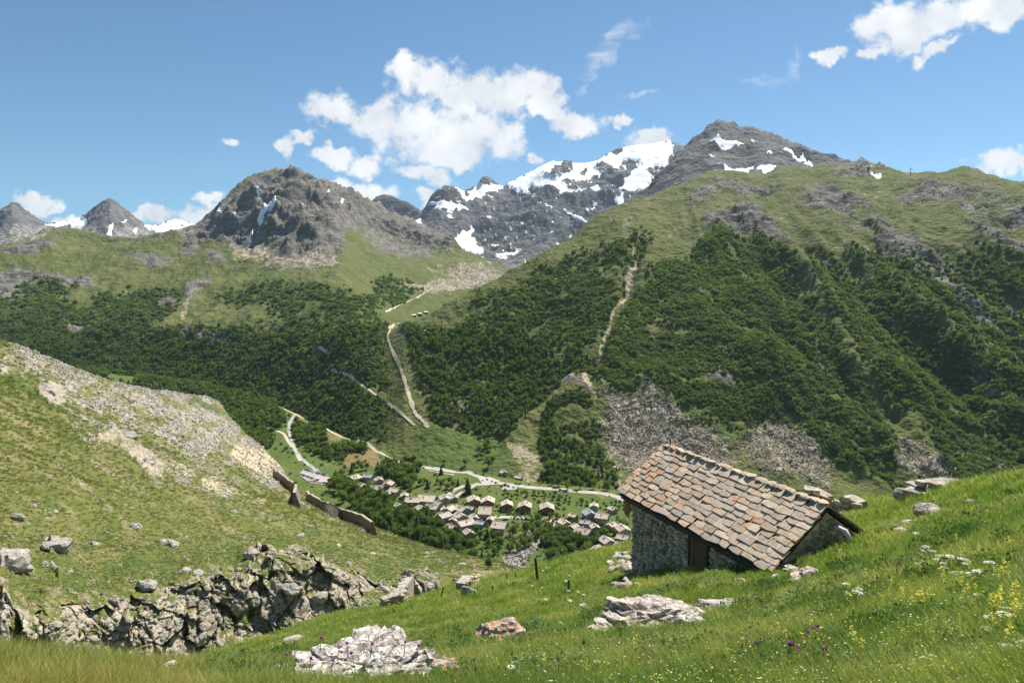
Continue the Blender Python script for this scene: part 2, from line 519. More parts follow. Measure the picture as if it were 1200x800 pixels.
ALP = dict(grassA=(0.084, 0.108, 0.029), grassB=(0.110, 0.122, 0.040), lush=(0.076, 0.112, 0.028), dry=(0.158, 0.146, 0.060),
           rockA=(0.082, 0.078, 0.072), rockB=(0.20, 0.185, 0.165), screec=(0.34, 0.295, 0.235), dirtc=(0.46, 0.38, 0.27), shrubc=(0.048, 0.074, 0.026))
M_mtn = terrain_mat("mountain_ground", 5.0, **ALP)
M_far = terrain_mat("high_mountain_ground", 16.0, **{**ALP, 'rockA': (0.060, 0.062, 0.068), 'rockB': (0.15, 0.146, 0.145), 'screec': (0.25, 0.24, 0.225)})
M_val = terrain_mat("valley_ground", 2.2, **{**ALP, 'grassA': (0.074, 0.118, 0.026), 'grassB': (0.100, 0.132, 0.034), 'dirtc': (0.25, 0.18, 0.09)})
M_hill = terrain_mat("hillside_ground", 0.55, **{**ALP, 'grassA': (0.106, 0.124, 0.030), 'grassB': (0.142, 0.146, 0.046), 'dry': (0.215, 0.190, 0.095),
                     'lush': (0.078, 0.112, 0.028), 'rockA': (0.215, 0.185, 0.148), 'rockB': (0.42, 0.365, 0.29), 'screec': (0.44, 0.40, 0.33), 'dirtc': (0.52, 0.44, 0.31)})
M_near = terrain_mat("meadow_ground", 0.12, **{**ALP, 'grassA': (0.085, 0.135, 0.026), 'grassB': (0.12, 0.165, 0.035), 'dry': (0.20, 0.19, 0.07), 'dirtc': (0.42, 0.36, 0.26)})

def L3(*k): return [tuple(q) for q in k]
def dens(pts, step=30.0):
    xs = [p[0] for p in pts]; X = sorted(set(list(np.arange(xs[0], xs[-1], step)) + xs))
    return [(float(x), float(np.interp(x, xs, [p[1] for p in pts])), float(np.interp(x, xs, [p[2] for p in pts]))) for x in X]
def zl(pts):   # (x, y, height above the village) -> survey line
    return [(x, y, rz(x, y, z)) for x, y, z in dens(pts)]
def climb(base, pts, deg):
    """survey line seen at (x, y) that lies uphill of the base line at a slope of deg (number or (x, deg) pairs)"""
    bx = [k[0] for k in base]; by = [k[1] for k in base]; br = [k[2] for k in base]; out = []
    xs = [p[0] for p in pts]
    for x in sorted(set(list(np.arange(xs[0], xs[-1], 25.0)) + xs)):
        x = float(x); y = float(np.interp(x, xs, [p[1] for p in pts])); y0 = float(np.interp(x, bx, by)); r0 = float(np.exp(np.interp(x, bx, np.log(br))))
        z0 = float(at(x, y0, r0)[2]); t_ = -(float(at(x, y, 1.0)[2]) - CAMZ)
        s_ = math.tan(R_(deg if not isinstance(deg, (list, tuple)) else float(np.interp(x, [d[0] for d in deg], [d[1] for d in deg]))))
        out.append((x, y, max(r0 * 1.01, (CAMZ - z0 + r0 * s_) / (s_ + t_))))
    return out
def curve_relief(S, pts, wpx, amp, skew=0.0):
    """spur (amp>0) or gully (amp<0) along a line, metres"""
    best = np.full(S.px.shape, 1e9)
    for a, b in zip(pts, pts[1:]):
        d, t_ = _segd(S.px, S.py, a, b)
        best = np.minimum(best, d)
    S.P[..., 2] += amp * np.exp(-(best / wpx) ** 2)

# ---- valley floor -------------------------------------------------------
V2 = zl([(-90,426,72),(0,428,68),(130,437,58),(250,455,40),(330,475,26),(400,510,16),(440,530,11),(500,546,8),(600,562,6),(730,576,4),(900,578,4),(1050,588,4),(1290,604,4)])
V1 = zl([(-90,470,50),(0,474,48),(130,482,36),(250,500,22),(330,520,14),(400,556,8),(440,572,6),(500,586,4),(600,600,2),(730,610,2),(900,612,2),(1050,620,2),(1290,640,2)])
V0 = zl([(-90,720,0),(1290,720,-4)])
V3 = [(x, y - 3, r * 1.12) for x, y, r in V2]
VAL = Sheet([V0, V1, V2, V3], -90, 1290, 1.6, 1.3)
q = VAL.P / 60.0
VAL.P[..., 2] += 1.6 * fbm(q, 5) - 1.0 * sstep(VAL.k, 2.0, 3.0) * 6
px, py = VAL.warp(3.0, 18.0, 2.0)
c = VAL.cov
c['lush'] = np.clip(poly(px, py, [(440,612),(560,600),(600,640),(640,600),(720,640),(700,700),(520,690),(440,640)], 8), 0, 1)
FIELDS = [[(405,532),(440,530),(450,540),(440,547),(400,546)], [(428,518),(450,522),(448,532),(428,530)], [(368,477),(392,475),(397,489),(374,496)], [(396,499),(424,491),(424,503),(400,509)], [(348,478),(364,484),(362,494),(348,490)], [(380,506),(400,504),(400,516),(382,518)], [(452,520),(462,522),(460,530),(450,528)], [(300,454),(330,456),(326,462),(302,460)]]
c['dirt'] = 0.62 * np.maximum.reduce([poly(px, py, p, 1.6) for p in FIELDS])
c['dry'] = np.maximum.reduce([poly(px, py, p, 2.0) for p in ([(300,455),(345,462),(340,470),(310,466)], [(372,480),(394,478),(394,490),(376,492)], [(636,604),(664,604),(662,620),(640,618)], [(690,575),(730,580),(735,587),(705,585)])])
c['shrub'] = 0.9 * np.clip(np.maximum.reduce([
    poly(px, py, [(-90,415),(60,418),(130,430),(200,440),(330,455),(330,500),(310,525),(285,520),(250,470),(100,440),(-90,430)], 6),
    poly(px, py, [(340,490),(400,500),(430,515),(470,520),(490,545),(480,575),(430,545),(380,540),(345,520)], 5),
    poly(px, py, [(380,560),(440,565),(480,600),(560,640),(540,660),(440,610)], 5),
    poly(px, py, [(640,620),(700,625),(735,650),(700,670),(650,672),(630,645)], 5)]), 0, 1)
c['shrub'] *= 1 - np.maximum.reduce([c['dirt'], c['dry'], poly(px, py, [(125,436),(160,440),(155,450),(120,446)], 3)])
c['rock'] = np.zeros_like(px)
c['scree'] = poly(px, py, [(618,625),(630,620),(634,632),(622,648),(614,668),(588,668),(592,650),(606,640)], 3)
c['snow'] = np.zeros_like(px)
O_val = VAL.build("valley_floor", M_val, "green valley floor with fields and groves around the village")

# ---- left massif ---------------------------------------------------------
M0 = zl([(-90,440,52),(0,440,48),(130,448,40),(250,466,26),(330,488,16),(400,522,6),(440,540,2),(520,552,-2),(650,566,-4)])
M1 = climb(M0, [(-90,392),(0,388),(100,384),(200,380),(300,382),(380,384),(430,380)], 27) + L3((465,378,1260),(500,370,1420),(560,350,1700),(650,335,1900))
M2 = climb(M1, [(-90,335),(0,332),(100,330),(200,328),(300,332),(400,332)], 15) + L3((460,340,1750),(520,342,1850),(560,338,1950),(650,330,2050))
M3 = climb(M2, [(-90,292),(0,296),(60,280),(130,282),(200,284),(240,284),(300,286),(350,292),(400,280)], 16) + L3((440,272,2650),(480,288,2500),(520,300,2400),(560,314,2300),(650,326,2250))
M4y = [(-90,280),(0,288),(22,283),(50,269),(90,267),(130,275),(160,278),(185,272),(215,268),(230,262),(240,254),(256,240),(266,230),(272,224),(288,211),(298,206),(312,204),(328,203),(340,202),(352,206),(362,210),(376,212),(392,217),(405,223),(420,231),(438,238),(452,246),(470,253),(488,258),(505,266),(520,275),(545,295),(575,309),(600,318),(650,325)]
M4 = climb(M3, [k for k in M4y if k[0] <= 350], [(-90, 14), (180, 14), (260, 24), (350, 27)])
M4 += [(x, y, float(np.interp(x, [350, 440, 500, 575, 650], [M4[-1][2], 3150, 2900, 2600, 2400]))) for x, y in M4y if x > 350]
print('LMR', [(round(a[0]), round(a[2])) for a in M3[::3]], [(round(a[0]), round(a[2])) for a in M4[::3]])
M5 = [(x, y + 30, r * 1.3) for x, y, r in M4]
LM = Sheet([M0, M1, M2, M3, M4, M5], -90, 650, 1.25, 1.15)
px, py = LM.warp(9.0, 60.0, 1.0)
up = sstep(LM.k, 2.6, 3.2)
peak = poly(px, py, [(205,285),(240,255),(272,222),(300,200),(345,195),(405,215),(440,232),(500,262),(530,285),(480,285),(430,262),(395,255),(385,300),(345,300),(300,296),(250,290)], 13) * sstep(LM.k, 1.8, 2.6)
pw = LM.warp(16.0, 30.0, 31.0)
peakr = np.maximum(poly(pw[0], pw[1], [(205,285),(240,255),(272,222),(300,190),(345,190),(405,205),(440,225),(500,255),(540,285),(500,292),(450,272),(420,268),(392,290),(345,302),(300,296),(250,290)], 10), 0.75 * poly(pw[0], pw[1], [(430,255),(470,262),(510,300),(490,310),(450,292),(430,280)], 10)) * sstep(LM.k, 1.6, 2.4)
knoll = poly(px, py, [(300,285),(315,255),(335,238),(372,240),(388,262),(390,290),(350,300)], 8)
q = LM.P / 420.0
gul = fbm(np.stack([LM.px / 40.0 + LM.py / 40.0, LM.py / 70.0, 0 * LM.px], -1), 3)
wk = np.clip(LM.k / 0.5, 0, 1)
LM.P[..., 2] += wk * (14 * fbm(q * 2.2, 6, 0.52) + 9 * gul * (1 - up) + 4 * fbm(LM.P / 26.0, 3, 0.6))
LM.P[..., 2] += (46 * (ridged(q * 1.5, 6, 0.5) - 0.9) + 17 * (ridged(LM.P / 80.0, 5, 0.58) - 0.8)) * poly(px, py, [(225,285),(250,255),(280,222),(300,195),(345,190),(405,210),(440,228),(500,262),(530,285),(480,288),(430,270),(400,272),(380,292),(345,296),(300,292),(250,288)], 24) * (1 - 0.35 * sstep(LM.k, 3.55, 4.0))
curve = np.exp(-(((LM.px - 348) / 36) ** 2 + ((LM.py - 268) / 24) ** 2))
LM.P[..., 2] += 60 * curve
# rock steps
stepn = ridged(np.stack([LM.px / 60.0, LM.py / 16.0, 0 * LM.px + 5], -1), 3)
ledge = 0.85 * np.maximum.reduce([poly(px, py, p, 6) for p in (
    [(0,318),(30,312),(60,322),(110,325),(125,335),(80,338),(40,330),(0,332)], [(140,300),(185,296),(215,302),(190,310),(150,308)], [(0,290),(40,285),(70,292),(40,300),(0,300)],
    [(70,380),(100,372),(108,382),(90,390),(60,388)], [(180,345),(200,340),(206,356),(186,358)], [(216,335),(245,318),(250,330),(226,348),(214,346)],
    [(205,385),(250,380),(268,392),(240,404),(206,400)], [(100,388),(140,386),(136,400),(106,400)], [(0,330),(26,326),(32,346),(0,352)], [(450,290),(478,282),(505,296),(512,312),(480,304),(455,300)], [(240,300),(262,298),(270,310),(248,312)])])
LM.P[..., 2] += 10 * ledge * (stepn - 0.5)
c = LM.cov
hn = fbm(np.stack([LM.px / 34.0, LM.py / 22.0, 0 * LM.px + 3], -1), 5, 0.6)
c['rock'] = np.clip(np.maximum.reduce([peakr * (0.92 + 0.5 * hn), ledge * 0.95, 0.45 * sstep(hn + 0.5 * up, 0.6, 1.0)]), 0, 1)
c['scree'] = np.clip(np.maximum.reduce([poly(px, py, [(258,275),(285,262),(305,278),(330,300),(300,306),(270,296)], 8) * 0.9, poly(px, py, [(325,290),(385,286),(392,302),(360,314),(310,310)], 8) * 0.85,
     poly(px, py, [(205,270),(240,256),(258,258),(248,280),(215,282)], 6) * 0.9, poly(px, py, [(470,338),(530,326),(570,316),(600,322),(545,345),(500,352)], 6) * 0.8,
     poly(px, py, [(500,320),(560,308),(600,318),(560,330)], 5) * 0.6, poly(px, py, [(0,270),(60,266),(50,285),(0,292)], 6) * 0.7,
     line(px, py, [(236,330),(222,350),(214,364)], 3, 2) * 0.8]), 0, 1)
c['dirt'] = np.clip(np.maximum.reduce([poly(px, py, [(265,296),(300,292),(325,300),(318,312),(280,310)], 6) * 0.55, line(px, py, [(470,345),(500,335),(530,322)], 3, 3) * .4]), 0, 1)
c['snow'] = np.clip(np.maximum.reduce([poly(px, py, p, 1.6) for p in (
    [(303,266),(318,256),(328,251),(326,257),(312,266),(304,270)], [(255,257),(262,253),(258,260)], [(268,262),(276,258),(275,264),(269,265)], [(283,278),(295,273),(292,279)],
    [(326,240),(336,236),(334,241)], [(346,240),(360,232),(358,241),(349,243)], [(395,245),(408,243),(400,247)], [(300,238),(306,236),(303,241)], [(218,262),(226,258),(222,264)], [(382,228),(388,226),(386,231)])]), 0, 1) * 0.95
veg = 1 - np.clip(c['rock'] + c['scree'] + c['snow'] + c['dirt'], 0, 1)
sh = np.clip(np.maximum.reduce([
    poly(px, py, [(-90,376),(60,378),(150,382),(230,384),(330,384),(400,378),(445,376),(458,392),(462,420),(478,450),(492,496),(440,520),(380,500),(330,480),(250,452),(130,436),(-90,425)], 7) * 1.0,
    poly(px, py, [(-90,352),(40,350),(60,362),(150,356),(200,350),(205,372),(150,384),(-90,384)], 9) * 0.75,
    poly(px, py, [(110,345),(160,338),(215,345),(222,360),(190,372),(120,365)], 8) * 0.85,
    poly(px, py, [(255,345),(330,340),(395,345),(440,352),(440,378),(380,384),(290,372)], 10) * 0.62,
    poly(px, py, [(435,335),(480,330),(492,345),(462,358),(436,352)], 5) * 0.8,
    poly(px, py, [(0,345),(50,330),(90,340),(60,352),(0,360)], 10) * 0.55]), 0, 1)
sh *= 1 - np.maximum.reduce([poly(px, py, [(438,380),(470,368),(520,362),(530,372),(490,385),(455,390)], 5), poly(px, py, [(170,378),(200,360),(250,350),(300,352),(330,372),(260,380)], 8),
     line(px, py, [(378,434),(408,442),(425,455),(445,468),(465,482),(486,501)], 5, 2), line(px, py, [(360,402),(378,412),(394,419)], 4, 2), line(px, py, [(458,378),(458,398),(474,430),(488,470),(500,502)], 10, 3), poly(px, py, [(210,385),(225,378),(222,395)], 3)])
c['shrub'] = np.clip(sh * veg + 0.25 * sstep(hn, 0.1, 0.6) * sstep(LM.py, 300, 345), 0, 1)
c['lush'] = np.clip(0.5 + 0.6 * hn, 0, 1) * 0.6
c['dry'] = np.clip(0.22 * sstep(LM.k, 1.2, 2.2) + poly(px, py, [(165,380),(210,355),(262,350),(300,356),(300,378),(240,382)], 8) * 0.4, 0, 1)
hn3 = fbm(np.stack([LM.px / 16.0, LM.py / 10.0, 0 * LM.px + 21], -1), 4, 0.6)
LM_sh = np.clip(sh * (0.74 + 0.6 * hn + 1.0 * hn3), 0, 1) * veg
O_lm = LM.build("left_massif", M_mtn, "broad green mountainside with a grey rocky summit on the left")

# ---- right mountain ------------------------------------------------------
R0 = zl([(400,536,4),(440,544,3),(500,556,2),(600,570,0),(730,584,-2),(900,586,-2),(1050,596,-2),(1290,612,-2)])
R1 = climb(R0, [(400,522),(440,508),(500,486),(600,480),(700,478),(800,484),(900,492),(1000,502),(1100,507),(1290,505)], [(400, 18), (560, 22), (800, 25), (1290, 27)])
R2 = climb(R1, [(400,500),(440,440),(470,420),(520,410),(600,402),(700,400),(800,400),(900,402),(1000,412),(1100,420),(1290,420)], [(400, 24), (600, 28), (1290, 31)])
R3 = climb(R2, [(400,490),(440,402),(470,386),(520,366),(560,352),(600,338),(700,322),(800,326),(900,328),(1000,332),(1100,340),(1290,350)], 30)
R35 = climb(R3, [(400,485),(440,398),(470,381),(520,360),(560,345),(605,322),(650,302),(700,282),(800,262),(900,256),(1000,260),(1100,270),(1290,280)], 28)
R4y = [(400,484),(430,402),(455,381),(470,377),(490,372),(510,363),(530,352),(550,342),(570,332),(590,322),(605,314),(625,304),(650,288),(680,270),(700,258),(720,246),(740,238),(760,232),(780,222),(800,214),(815,208),(830,205),(850,206),(880,204),(900,206),(920,200),(940,196),(970,195),(1000,194),(1030,195),(1050,199),(1064,204),(1075,205),(1090,203),(1100,203),(1115,200),(1130,199),(1145,200),(1156,204),(1165,206),(1180,212),(1200,214),(1290,225)]
R4 = climb(R35, R4y, [(400, 14), (560, 14), (700, 20), (850, 18), (1290, 22)])
R5 = [(x, y + 30, r * 1.25) for x, y, r in R4]
RM = Sheet([R0, R1, R2, R3, R35, R4, R5], 400, 1290, 1.25, 1.15)
px, py = RM.warp(10.0, 55.0, 4.0)
wk = np.clip(RM.k / 0.6, 0, 1) * (0.35 + 0.65 * sstep(RM.px, 440, 560))
q = RM.P / 240.0
# slope-parallel spurs and gullies: they run down to the right on the right half, to the left on the left half
shear = np.interp(RM.px, [400, 650, 760, 900, 1290], [-0.9, -0.6, -0.1, 0.9, 1.1])
sx = RM.px - shear * (RM.py - 300)
gul = fbm(np.stack([sx / 60.0, RM.py / 170.0, 0 * sx + 2], -1), 3, 0.5) * (1 - 0.6 * sstep(RM.k, 3.6, 5.0))
RM.P[..., 2] += wk * (20 * gul + 13 * fbm(q * 2.0, 5, 0.5) + 3.0 * fbm(RM.P / 16.0, 3, 0.6))
RM.P[..., 2] -= 0.7 * np.clip(474 - RM.px, 0, 100) * sstep(RM.k, 0.2, 1.0)
curve_relief(RM, [(750,292),(738,335),(716,382),(698,425),(690,442)], 7, -9)
curve_relief(RM, [(760,300),(752,335),(730,380),(712,425)], 10, 8)
curve_relief(RM, [(868,258),(905,272),(938,310),(965,360),(990,410),(1002,440)], 12, 12)
curve_relief(RM, [(925,262),(965,300),(1010,350),(1070,410),(1120,440),(1150,470)], 12, -15)
curve_relief(RM, [(960,270),(1010,300),(1060,345),(1130,405),(1200,452)], 14, 14)
curve_relief(RM, [(1020,285),(1080,330),(1140,375),(1210,420)], 9, -12)
curve_relief(RM, [(880,470),(905,500),(940,540)], 12, -4)
cl = [ [(812,252),(830,246),(860,248),(905,256),(938,275),(950,288),(930,292),(900,280),(860,268),(830,264)],
       [(870,262),(905,262),(960,282),(990,302),(962,304),(935,288),(890,278)],
       [(936,216),(975,222),(1010,238),(1030,255),(1000,262),(965,250),(940,232)],
       [(1000,250),(1030,252),(1070,272),(1110,300),(1140,330),(1120,332),(1080,308),(1030,280)],
       [(1040,222),(1090,215),(1150,222),(1160,232),(1110,236),(1060,238)], [(1110,240),(1160,238),(1290,250),(1290,275),(1200,262),(1130,258)],
       [(1060,300),(1110,320),(1160,360),(1210,400),(1190,400),(1120,352)], [(1120,265),(1200,285),(1290,300),(1290,330),(1200,320),(1140,290)],
       [(1150,330),(1200,350),(1290,380),(1290,400),(1210,380)], [(800,218),(840,212),(880,216),(920,220),(900,232),(850,232),(810,230)], [(960,198),(1000,197),(1035,200),(1020,206),(980,206)] ]
cliff = np.maximum.reduce([poly(px, py, p, 7.0) for p in cl])
RM.P[..., 2] += cliff * (9 * (ridged(RM.P / 60.0, 5, 0.5) - 0.7))
c = RM.cov
hn = fbm(np.stack([sx / 30.0, RM.py / 34.0, 0 * sx + 8], -1), 5, 0.6)
c['rock'] = np.clip(np.maximum.reduce([cliff * (0.76 + 0.6 * hn), 0.5 * sstep(hn + 0.4 * sstep(RM.px, 1000, 1150) * sstep(320 - RM.py, 0, 80), 0.65, 1.0),
     poly(px, py, [(815,425),(835,422),(862,445),(850,452),(825,445)], 3) * 0.8, poly(px, py, [(945,385),(952,388),(962,415),(978,448),(968,446),(952,415)], 2) * 0.8,
     poly(px, py, [(1144,432),(1165,445),(1195,480),(1200,492),(1180,478),(1150,445)], 3) * 0.95, poly(px, py, [(528,465),(546,470),(540,500),(532,500)], 3) * 0.7, poly(px, py, [(504,455),(514,462),(506,482),(500,476)], 3) * 0.6,
     poly(px, py, [(655,440),(672,438),(686,458),(690,470),(672,465)], 3) * 0.9]), 0, 1)
c['scree'] = np.clip(np.maximum.reduce([
     poly(px, py, [(700,455),(740,470),(775,478),(815,490),(850,510),(858,550),(800,545),(765,560),(735,545),(712,500)], 13) * 0.9,
     poly(px, py, [(745,455),(765,460),(790,500),(770,500)], 5) * 0.8, poly(px, py, [(905,475),(945,500),(975,540),(970,568),(920,560),(880,545),(860,520)], 14) * 0.72,
     poly(px, py, [(1040,500),(1080,520),(1120,560),(1090,572),(1050,545)], 6) * 0.62, poly(px, py, [(1110,510),(1150,520),(1200,555),(1200,575),(1150,560)], 6) * 0.6,
     0.35 * sstep(hn, 0.2, 0.7) * sstep(330 - RM.py, 0, 60)]), 0, 1)
c['dirt'] = np.clip(np.maximum.reduce([line(px, py, [(748,293,0.8),(741,318,2),(730,345,2),(716,378,1.4),(702,412,1.0),(692,438,1.4)], 3, 1.8) * 0.85,
     line(px, py, [(676,442,3),(684,458,4),(692,470,2)], 4, 2) * 0.8, line(px, py, [(700,478,1),(708,500,1.6),(716,525,1.6),(726,552,2.4),(732,580,2.4)], 3, 2.5) * 0.55,
     line(px, py, [(640,438,1),(662,442,1.2),(678,446,2)], 1.2, 1), poly(px, py, [(592,510),(606,512),(632,540),(634,565),(612,568),(600,540)], 3) * 0.5,
     line(px, py, [(925,350,1),(950,390,2),(972,430,2)], 2, 2) * 0.35, line(px, py, [(655,395),(665,430)], 1.2, 2) * 0.4]), 0, 1)
c['snow'] = np.clip(np.maximum.reduce([poly(px, py, p, 1.5) for p in ([(963,190),(975,190),(980,194),(966,194)], [(1014,198),(1030,200),(1026,203),(1012,201)])]), 0, 1)
veg = 1 - np.clip(c['rock'] * 0.8 + c['scree'] * 0.7 + c['dirt'] * 1.5 + c['snow'], 0, 1)
sh = np.clip(np.maximum.reduce([
     poly(px, py, [(757,325),(800,300),(830,275),(868,268),(900,285),(935,320),(962,370),(1000,440),(1060,520),(1040,560),(985,540),(940,500),(905,478),(870,490),(820,480),(760,462),(715,452),(690,440),(715,400),(740,360)], 9) * 0.98,
     poly(px, py, [(935,275),(985,300),(1060,350),(1130,410),(1220,470),(1290,500),(1290,620),(1060,600),(1050,570),(1120,570),(1090,500),(1020,440),(980,380)], 10) * 0.88,
     poly(px, py, [(470,390),(500,388),(560,380),(620,372),(660,370),(690,350),(700,380),(690,430),(650,440),(636,470),(600,500),(560,505),(520,500),(496,490),(480,450),(468,415)], 7) * 0.98,
     poly(px, py, [(540,380),(600,345),(680,320),(735,318),(720,360),(690,410),(640,400)], 12) * 0.62,
     poly(px, py, [(640,470),(680,470),(710,510),(728,565),(690,570),(640,555),(636,520)], 6) * 0.72,
     poly(px, py, [(632,540),(645,535),(650,570),(632,570)], 4) * 0.9, poly(px, py, [(560,505),(572,505),(584,540),(572,545)], 4) * 0.8,
     poly(px, py, [(1000,290),(1290,330),(1290,500),(1180,450)], 14) * 0.5,
     poly(px, py, [(560,345),(640,320),(720,290),(760,280),(750,310),(660,345),(600,370)], 10) * 0.38]), 0, 1)
sh *= 1 - np.clip(np.maximum.reduce([poly(px, py, [(488,494),(540,500),(590,502),(632,516),(640,575),(480,570),(478,520)], 3), line(px, py, [(458,378),(458,398),(474,430),(488,470),(500,502)], 10, 3),
     poly(px, py, [(640,395),(668,385),(680,430),(664,440),(652,430)], 6) * 0.75, line(px, py, [(880,256),(912,285),(945,330),(972,380),(1000,430)], 3, 3) * 0.8,
     poly(px, py, [(860,545),(930,560),(1050,590),(1040,605),(870,575)], 4), line(px, py, [(985,295),(1060,345),(1130,402)], 3, 4) * 0.6]), 0, 1)
hn3 = fbm(np.stack([sx / 12.0, RM.py / 16.0, 0 * sx + 21], -1), 4, 0.6)
RM_sh = np.clip(sh * (0.70 + 0.8 * hn + 1.2 * hn3), 0, 1) * veg
c['shrub'] = np.clip(RM_sh + 0.3 * sstep(hn, 0.15, 0.6) * sstep(RM.py, 260, 330) * veg, 0, 1)
c['lush'] = np.clip(0.45 + 0.6 * hn, 0, 1) * 0.6 + 0.5 * poly(px, py, [(490,500),(590,505),(600,560),(500,556)], 4)
c['dry'] = np.clip(0.15 * sstep(380 - RM.py, 0, 120) + 0.3 * hn * sstep(RM.px, 1100, 900), 0, 1)
O_rm = RM.build("right_mountain", M_mtn, "steep green mountain with dark shrubs and a bare gully on the right")

# ---- rocky summit behind the right mountain ----------------------------
C4y = [(700,262),(720,250),(745,232),(760,218),(768,208),(780,194),(790,184),(800,176),(808,169),(820,160),(829,152),(836,145),(842,141),(848,142),(853,146),(866,150),(875,152),(888,151),(895,153),(905,156),(915,160),(924,166),(933,171),(950,178),(966,184),(985,188),(1010,191),(1030,194),(1060,204),(1120,218)]
C40 = L3((700,300,1900),(800,260,2150),(900,250,2250),(1000,240,2250),(1120,250,2200))
C41 = L3((700,276,2300),(760,240,2500),(800,216,2650),(850,205,2700),(900,204,2700),(960,202,2650),(1020,204,2550),(1120,228,2500))
C4 = [(x, y, float(np.interp(x, [700,760,850,930,1120], [2900,3200,3500,3350,2800]))) for x, y in C4y]
C45 = [(x, y + 25, r * 1.25) for x, y, r in C4]
C4S = Sheet([C40, C41, C4, C45], 700, 1120, 1.1, 1.0)
px, py = C4S.warp(5.0, 35.0, 6.0)
q = C4S.P
C4S.P[..., 2] += sstep(C4S.k, 0.6, 1.3) * (30 * (ridged(q / 330.0, 6, 0.48) - 0.95) + 4 * (ridged(q / 40.0, 4, 0.6) - 0.8))
c = C4S.cov
hn = fbm(np.stack([C4S.px / 20.0, C4S.py / 9.0, 0 * px + 8], -1), 5, 0.6)
c['rock'] = np.clip(0.98 + 0.2 * hn, 0, 1); c['scree'] = np.clip(0.2 + 0.9 * hn, 0, 1) * sstep(C4S.px, 900, 960)
c['snow'] = np.clip(np.maximum.reduce([poly(px, py, p, 1.5) for p in (
   [(834,160),(846,163),(862,166),(874,167),(866,169),(845,170),(833,166)], [(838,189),(850,193),(866,196),(880,190),(886,196),(880,204),(866,202),(850,199)], [(890,198),(908,196),(905,203),(888,204)],
   [(918,172),(930,179),(950,184),(952,187),(934,183),(918,176)], [(878,166),(888,168),(884,170)], [(832,178),(838,182),(834,184)], [(962,190),(976,190),(980,194),(966,194)], [(900,174),(906,172),(905,178)])]), 0, 1)
c['shrub'] = np.zeros_like(px); c['lush'] = c['shrub']; c['dry'] = c['shrub']; c['dirt'] = c['shrub']
O_c4 = C4S.build("rocky_summit", M_far, "dark pointed rock summit with snow patches above the right mountain")

# ---- glacier mountain ----------------------------------------------------
C3y = [(400,262),(425,246),(436,232),(442,227),(450,225),(458,226),(468,231),(478,234),(487,240),(494,247),(500,238),(504,229),(512,221),(522,217),(534,219),(543,224),(552,222),(560,219),(564,212),(568,208),(574,209),(580,213),(589,218),(597,213),(610,206),(626,198),(640,191),(648,188),(653,190),(662,188),(672,191),(690,190),(701,188),(710,181),(722,175),(735,172),(745,170),(758,169),(772,166),(785,164),(795,169),(810,176),(840,186)]
C30 = L3((400,360,3700),(500,345,3800),(600,338,3900),(700,300,4200),(840,280,4300))
C31 = L3((400,310,4300),(500,305,4400),(600,300,4450),(700,280,4600),(840,260,4700))
C32 = L3((400,280,4800),(450,262,4900),(500,270,4950),(550,262,5050),(600,248,5100),(650,238,5100),(700,238,5100),(760,230,5100),(840,230,5100))
C33 = L3((400,270,5200),(450,246,5300),(494,256,5300),(520,232,5450),(550,236,5600),(600,224,5700),(650,206,5600),(700,205,5700),(760,188,5800),(840,196,5800))
C3 = [(x, y, float(np.interp(x, [400,455,494,540,570,650,785,840], [5400,5500,5400,5600,6300,6100,6500,6400]))) for x, y in C3y]
C35 = [(x, y + 18, r * 1.2) for x, y, r in C3]
C3S = Sheet([C30, C31, C32, C33, C3, C35], 400, 840, 1.0, 0.95)
px, py = C3S.warp(7.0, 26.0, 7.5)
q = C3S.P
snow = np.maximum.reduce([poly(px, py, p, 2.2) for p in (
   [(592,216),(612,204),(640,190),(660,188),(700,187),(714,179),(738,171),(765,167),(787,163),(790,178),(782,192),(760,194),(768,208),(758,222),(742,222),(726,212),(738,204),(712,204),(694,214),(712,224),(690,228),(664,226),(644,220),(624,216),(606,222)],
   [(536,219),(550,224),(566,214),(590,219),(575,226),(552,232),(540,229)], [(500,240),(515,234),(540,240),(552,246),(538,248),(518,244)], [(527,286),(540,272),(552,266),(556,276),(572,288),(560,294),(538,292)],
   [(664,244),(684,252),(694,262),(676,256)], [(566,250),(580,248),(574,258)], [(582,296),(606,291),(596,300),(584,300)], [(610,306),(630,308),(616,312)], [(688,268),(700,272),(690,276)], [(528,252),(534,256),(530,260)], [(556,300),(566,294),(562,304)], [(482,250),(494,252),(498,264),(488,258)], [(505,262),(512,262),(510,267)], [(640,244),(650,246),(646,250)], [(720,228),(736,224),(730,236)])])
rocks_in = np.maximum.reduce([poly(px, py, p, 1.6) for p in ([(640,204),(652,196),(660,190),(671,192),(662,204),(650,210)], [(656,214),(676,206),(700,206),(714,214),(698,220),(672,222)], [(694,196),(716,192),(744,196),(742,204),(716,206)], [(724,192),(738,184),(754,186),(746,194)], [(676,198),(688,196),(684,203)], [(566,209),(576,209),(580,214),(568,216)])])
fleck = fbm(np.stack([C3S.px / 7.0, C3S.py / 4.2, 0 * px + 4], -1), 4, 0.6)
snow = np.clip(snow - rocks_in * 0.75 + 0.62 * sstep(fleck, 0.38, 0.62) * sstep(330 - C3S.py, 20, 60) * (C3S.px > 498), 0, 1)
C3S.P[..., 2] += sstep(C3S.k, 0.3, 1.2) * (1 - 0.72 * snow) * (80 * (ridged(q / 640.0, 6, 0.48) - 0.95) + 12 * (ridged(q / 90.0, 4, 0.6) - 0.8)) * (1 - 0.75 * sstep(C3S.k, 3.5, 4.0))
c = C3S.cov
z0 = np.zeros_like(px)
c['snow'] = snow; c['rock'] = np.ones_like(px); c['scree'] = 0.9 * poly(px, py, [(500,318),(560,300),(640,305),(620,345),(520,345)], 6)
